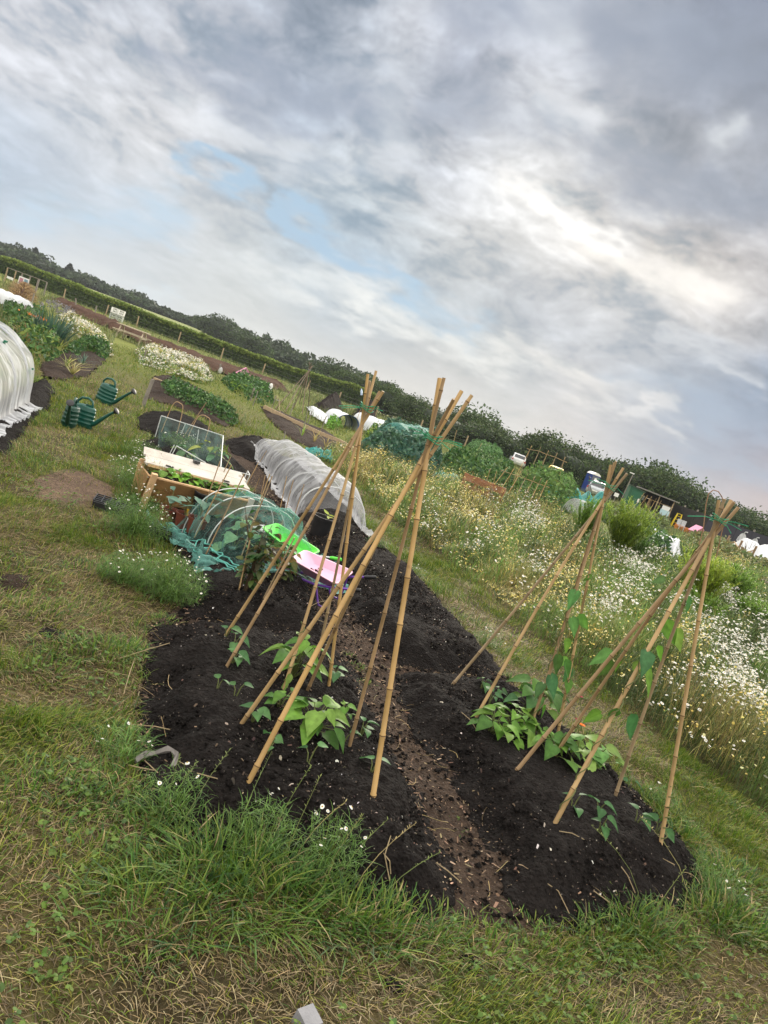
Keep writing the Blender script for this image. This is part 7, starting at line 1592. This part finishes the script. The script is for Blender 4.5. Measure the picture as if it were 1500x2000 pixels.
    toyhouse(G(1373, 1034, 54) + Vector((0, .8, 0)), .85, 'pink toy house beside the orange raised bed, by the dark fence', M_PROOF, mat('dusty_pink', (.55, .22, .27), .6), mat('dark_window', (.05, .03, .06), .4), .3)
shed()
# dark fence with white painted marks
def dark_fence():
    A = at(1300, 1012, 60); B = at(1560, 1096, 48); A.z = float(gz(A.x, A.y)); B.z = float(gz(B.x, B.y)); d = B - A; d.z = 0; L = d.length; rz = math.atan2(d.y, d.x); root = empty('dark_fence', A, 'long dark board fence with white painted marks along the right side', 'fence', None, rz); n = 9; w = L / n; H = 1.9
    m1 = mat('dark_fence_board', (.030, .027, .026), .8, .2, 2); m2 = mat('dark_banner', (.035, .035, .05), .6, .1, 2)
    for i in range(n): mb = MB(); mb.box((w * (i + .5), 0, H / 2 - .0), (w - .03, .05, H)); mb.build('panel', m1 if i < 3 else m2, root)
    for i in range(n + 1): mb = MB(); mb.box((w * i, .06, H / 2 + .08), (.1, .1, H + .16)); mb.build('post', M_GREYW, root)
    for x, s in ((w * 3.6, .5), (w * 5.55, .95), (w * 6.35, .8), (w * 7.6, .9)):
        mb = MB(); mb.lathe([(.001, -.006), (.34 * s, -.004), (.34 * s, .004), (.001, .006)], 18, (x, -.04, 1.2), rot=Matrix.Rotation(PI / 2, 3, 'X'), sx=1, sy=1.1); mb.tube([(x - .05 * s, -.04, 1.2 + .3 * s), (x + .1 * s, -.04, 1.2 + .5 * s), (x + .3 * s, -.04, 1.2 + .52 * s)], .05 * s, 5); mb.tube([(x - .3 * s, -.04, 1.2), (x - .35 * s, -.04, 1.2 - .3 * s), (x - .1 * s, -.04, 1.2 - .42 * s)], .06 * s, 5); mb.build('painted_mark', mat('white_mark', (.55, .56, .6), .7, .2, 9), root)
dark_fence()
# right hand timber framed beds with white nets
M_FRAMEW = mat('frame_wood', (.26, .17, .10), .85, .25)
for i, (a, b, l) in enumerate([((1418,1062),(1466,1092),'timber framed raised bed draped with white net, left of two by the dark fence'),((1466,1080),(1530,1112),'timber framed raised bed draped with white net at the right edge')]):
    A, B = G(*a, 38), G(*b, 34); d = B - A; d.z = 0; L = d.length; rz = math.atan2(d.y, d.x); r = empty('framed_bed', A, l, 'raised bed', 'timber framed beds', rz)
    for z in (.15, .42): mb = MB(); mb.box((L / 2, 0, z), (L, .05, .2)); mb.build('side_board', M_FRAMEW, r)
    for x in (0, L * .5, L): mb = MB(); mb.bar((x, -.03, 0), (x + .1, -.03, 1.15), .08, .08); mb.build('post', M_FRAMEW, r)
    mb = MB(); mb.tube([(0, -.05, .6), (L * .3, -.05, .95), (L * .7, -.05, .55), (L, -.05, .9)], .03, 6); mb.build('rail', M_WILLOW, r)
    def fn(u, v):
        w = fbm(u * 6 + i * 3, v * 4, 4, 999) - .5; return u * L, v * 1.6 + .1, .5 + .75 * np.sin(np.clip(v, .02, .98) * PI) ** .7 * (.7 + .5 * np.sin(u * 11 + i)) + w * .3
    sheet('white_net', M_FLEECE, fn, 40, 18, r)
    mb = MB(); mb.box((L * .1, -.2, .62), (.35, .25, .2)); o = mb.build('orange_box' if i == 0 else 'green_tarp', mat('orange_tub', (.62, .12, .03), .5) if i == 0 else mat('green_tarp', (.02, .16, .09), .6), None); o.parent = None; o.matrix_world = Matrix.Translation(A) @ Matrix.Rotation(rz, 4, 'Z'); tag(o, 'orange tub on the left timber framed bed' if i == 0 else 'folded green tarpaulin on the right timber framed bed', 'tub' if i == 0 else 'tarpaulin')
b = G(1452, 1098, 36); mb = MB()
for k in range(14): a = R_.uniform(0, 6.28); mb.tube([(0, 0, 0), (math.cos(a) * .2, math.sin(a) * .2, .6), (math.cos(a) * .4, math.sin(a) * .4, R_.uniform(.9, 1.3))], [.02, .015, .006], 5)
one(mb, 'brushwood', mat('dark_stick', (.13, .095, .065)), b, 'bundle of bare brushwood in front of the white netted beds', 'brushwood')
# garden arch hoop against the sky
pts = [at(x, y, 24) for x, y in ((1368,1075),(1374,1030),(1379,985),(1384,964),(1393,957),(1403,960),(1410,970),(1413,985),(1412,1030),(1408,1080))]; b = pts[0].copy(); b.z = float(gz(b.x, b.y)); pts[0].z = b.z; pts[-1].z = float(gz(pts[-1].x, pts[-1].y)); mb = MB(); mb.tube([p - b for p in pts], .017, 7); one(mb, 'garden_arch', mat('rusty_arch', (.27, .15, .08), .7), b, 'rust brown arched hoop rising above the trees behind the corner wigwam', 'garden arch')
b = G(1492, 1152, 30); r = empty('garden_ornament', b, 'pinkish white flower pot ornament in the weeds at the right edge', 'ornament'); mb = MB(); mb.lathe([(.001, 0), (.1, 0), (.14, .25), (.001, .25)], 12); mb.build('pot', M_BLACK, r, True); q = rng.normal(0, .12, (60, 3)); q[:, 2] = np.abs(q[:, 2]) + .26; V, Fc, C = leafcloud(q, .1, pick(60, [(.55, .35, .4), (.6, .5, .5), (.1, .16, .05)], (2, 2, 1))); np_obj('blooms', V, Fc, M_FOL, C, r)
b = G(861, 878, 24); mb = MB(); mb.lathe([(.14, 0), (.14, .02), (.06, .025), (.02, .34), (.001, .35)], 12); r = empty('traffic_cone', b, 'small orange red cone beyond the golden wigwam knot', 'cone'); mb.build('body', mat('cone_orange', (.6, .1, .03), .5), r, True); mb = MB(); mb.lathe([(.047, .12), (.036, .2), (.034, .2), (.045, .12)], 12); mb.build('band', M_WHITE, r, True)
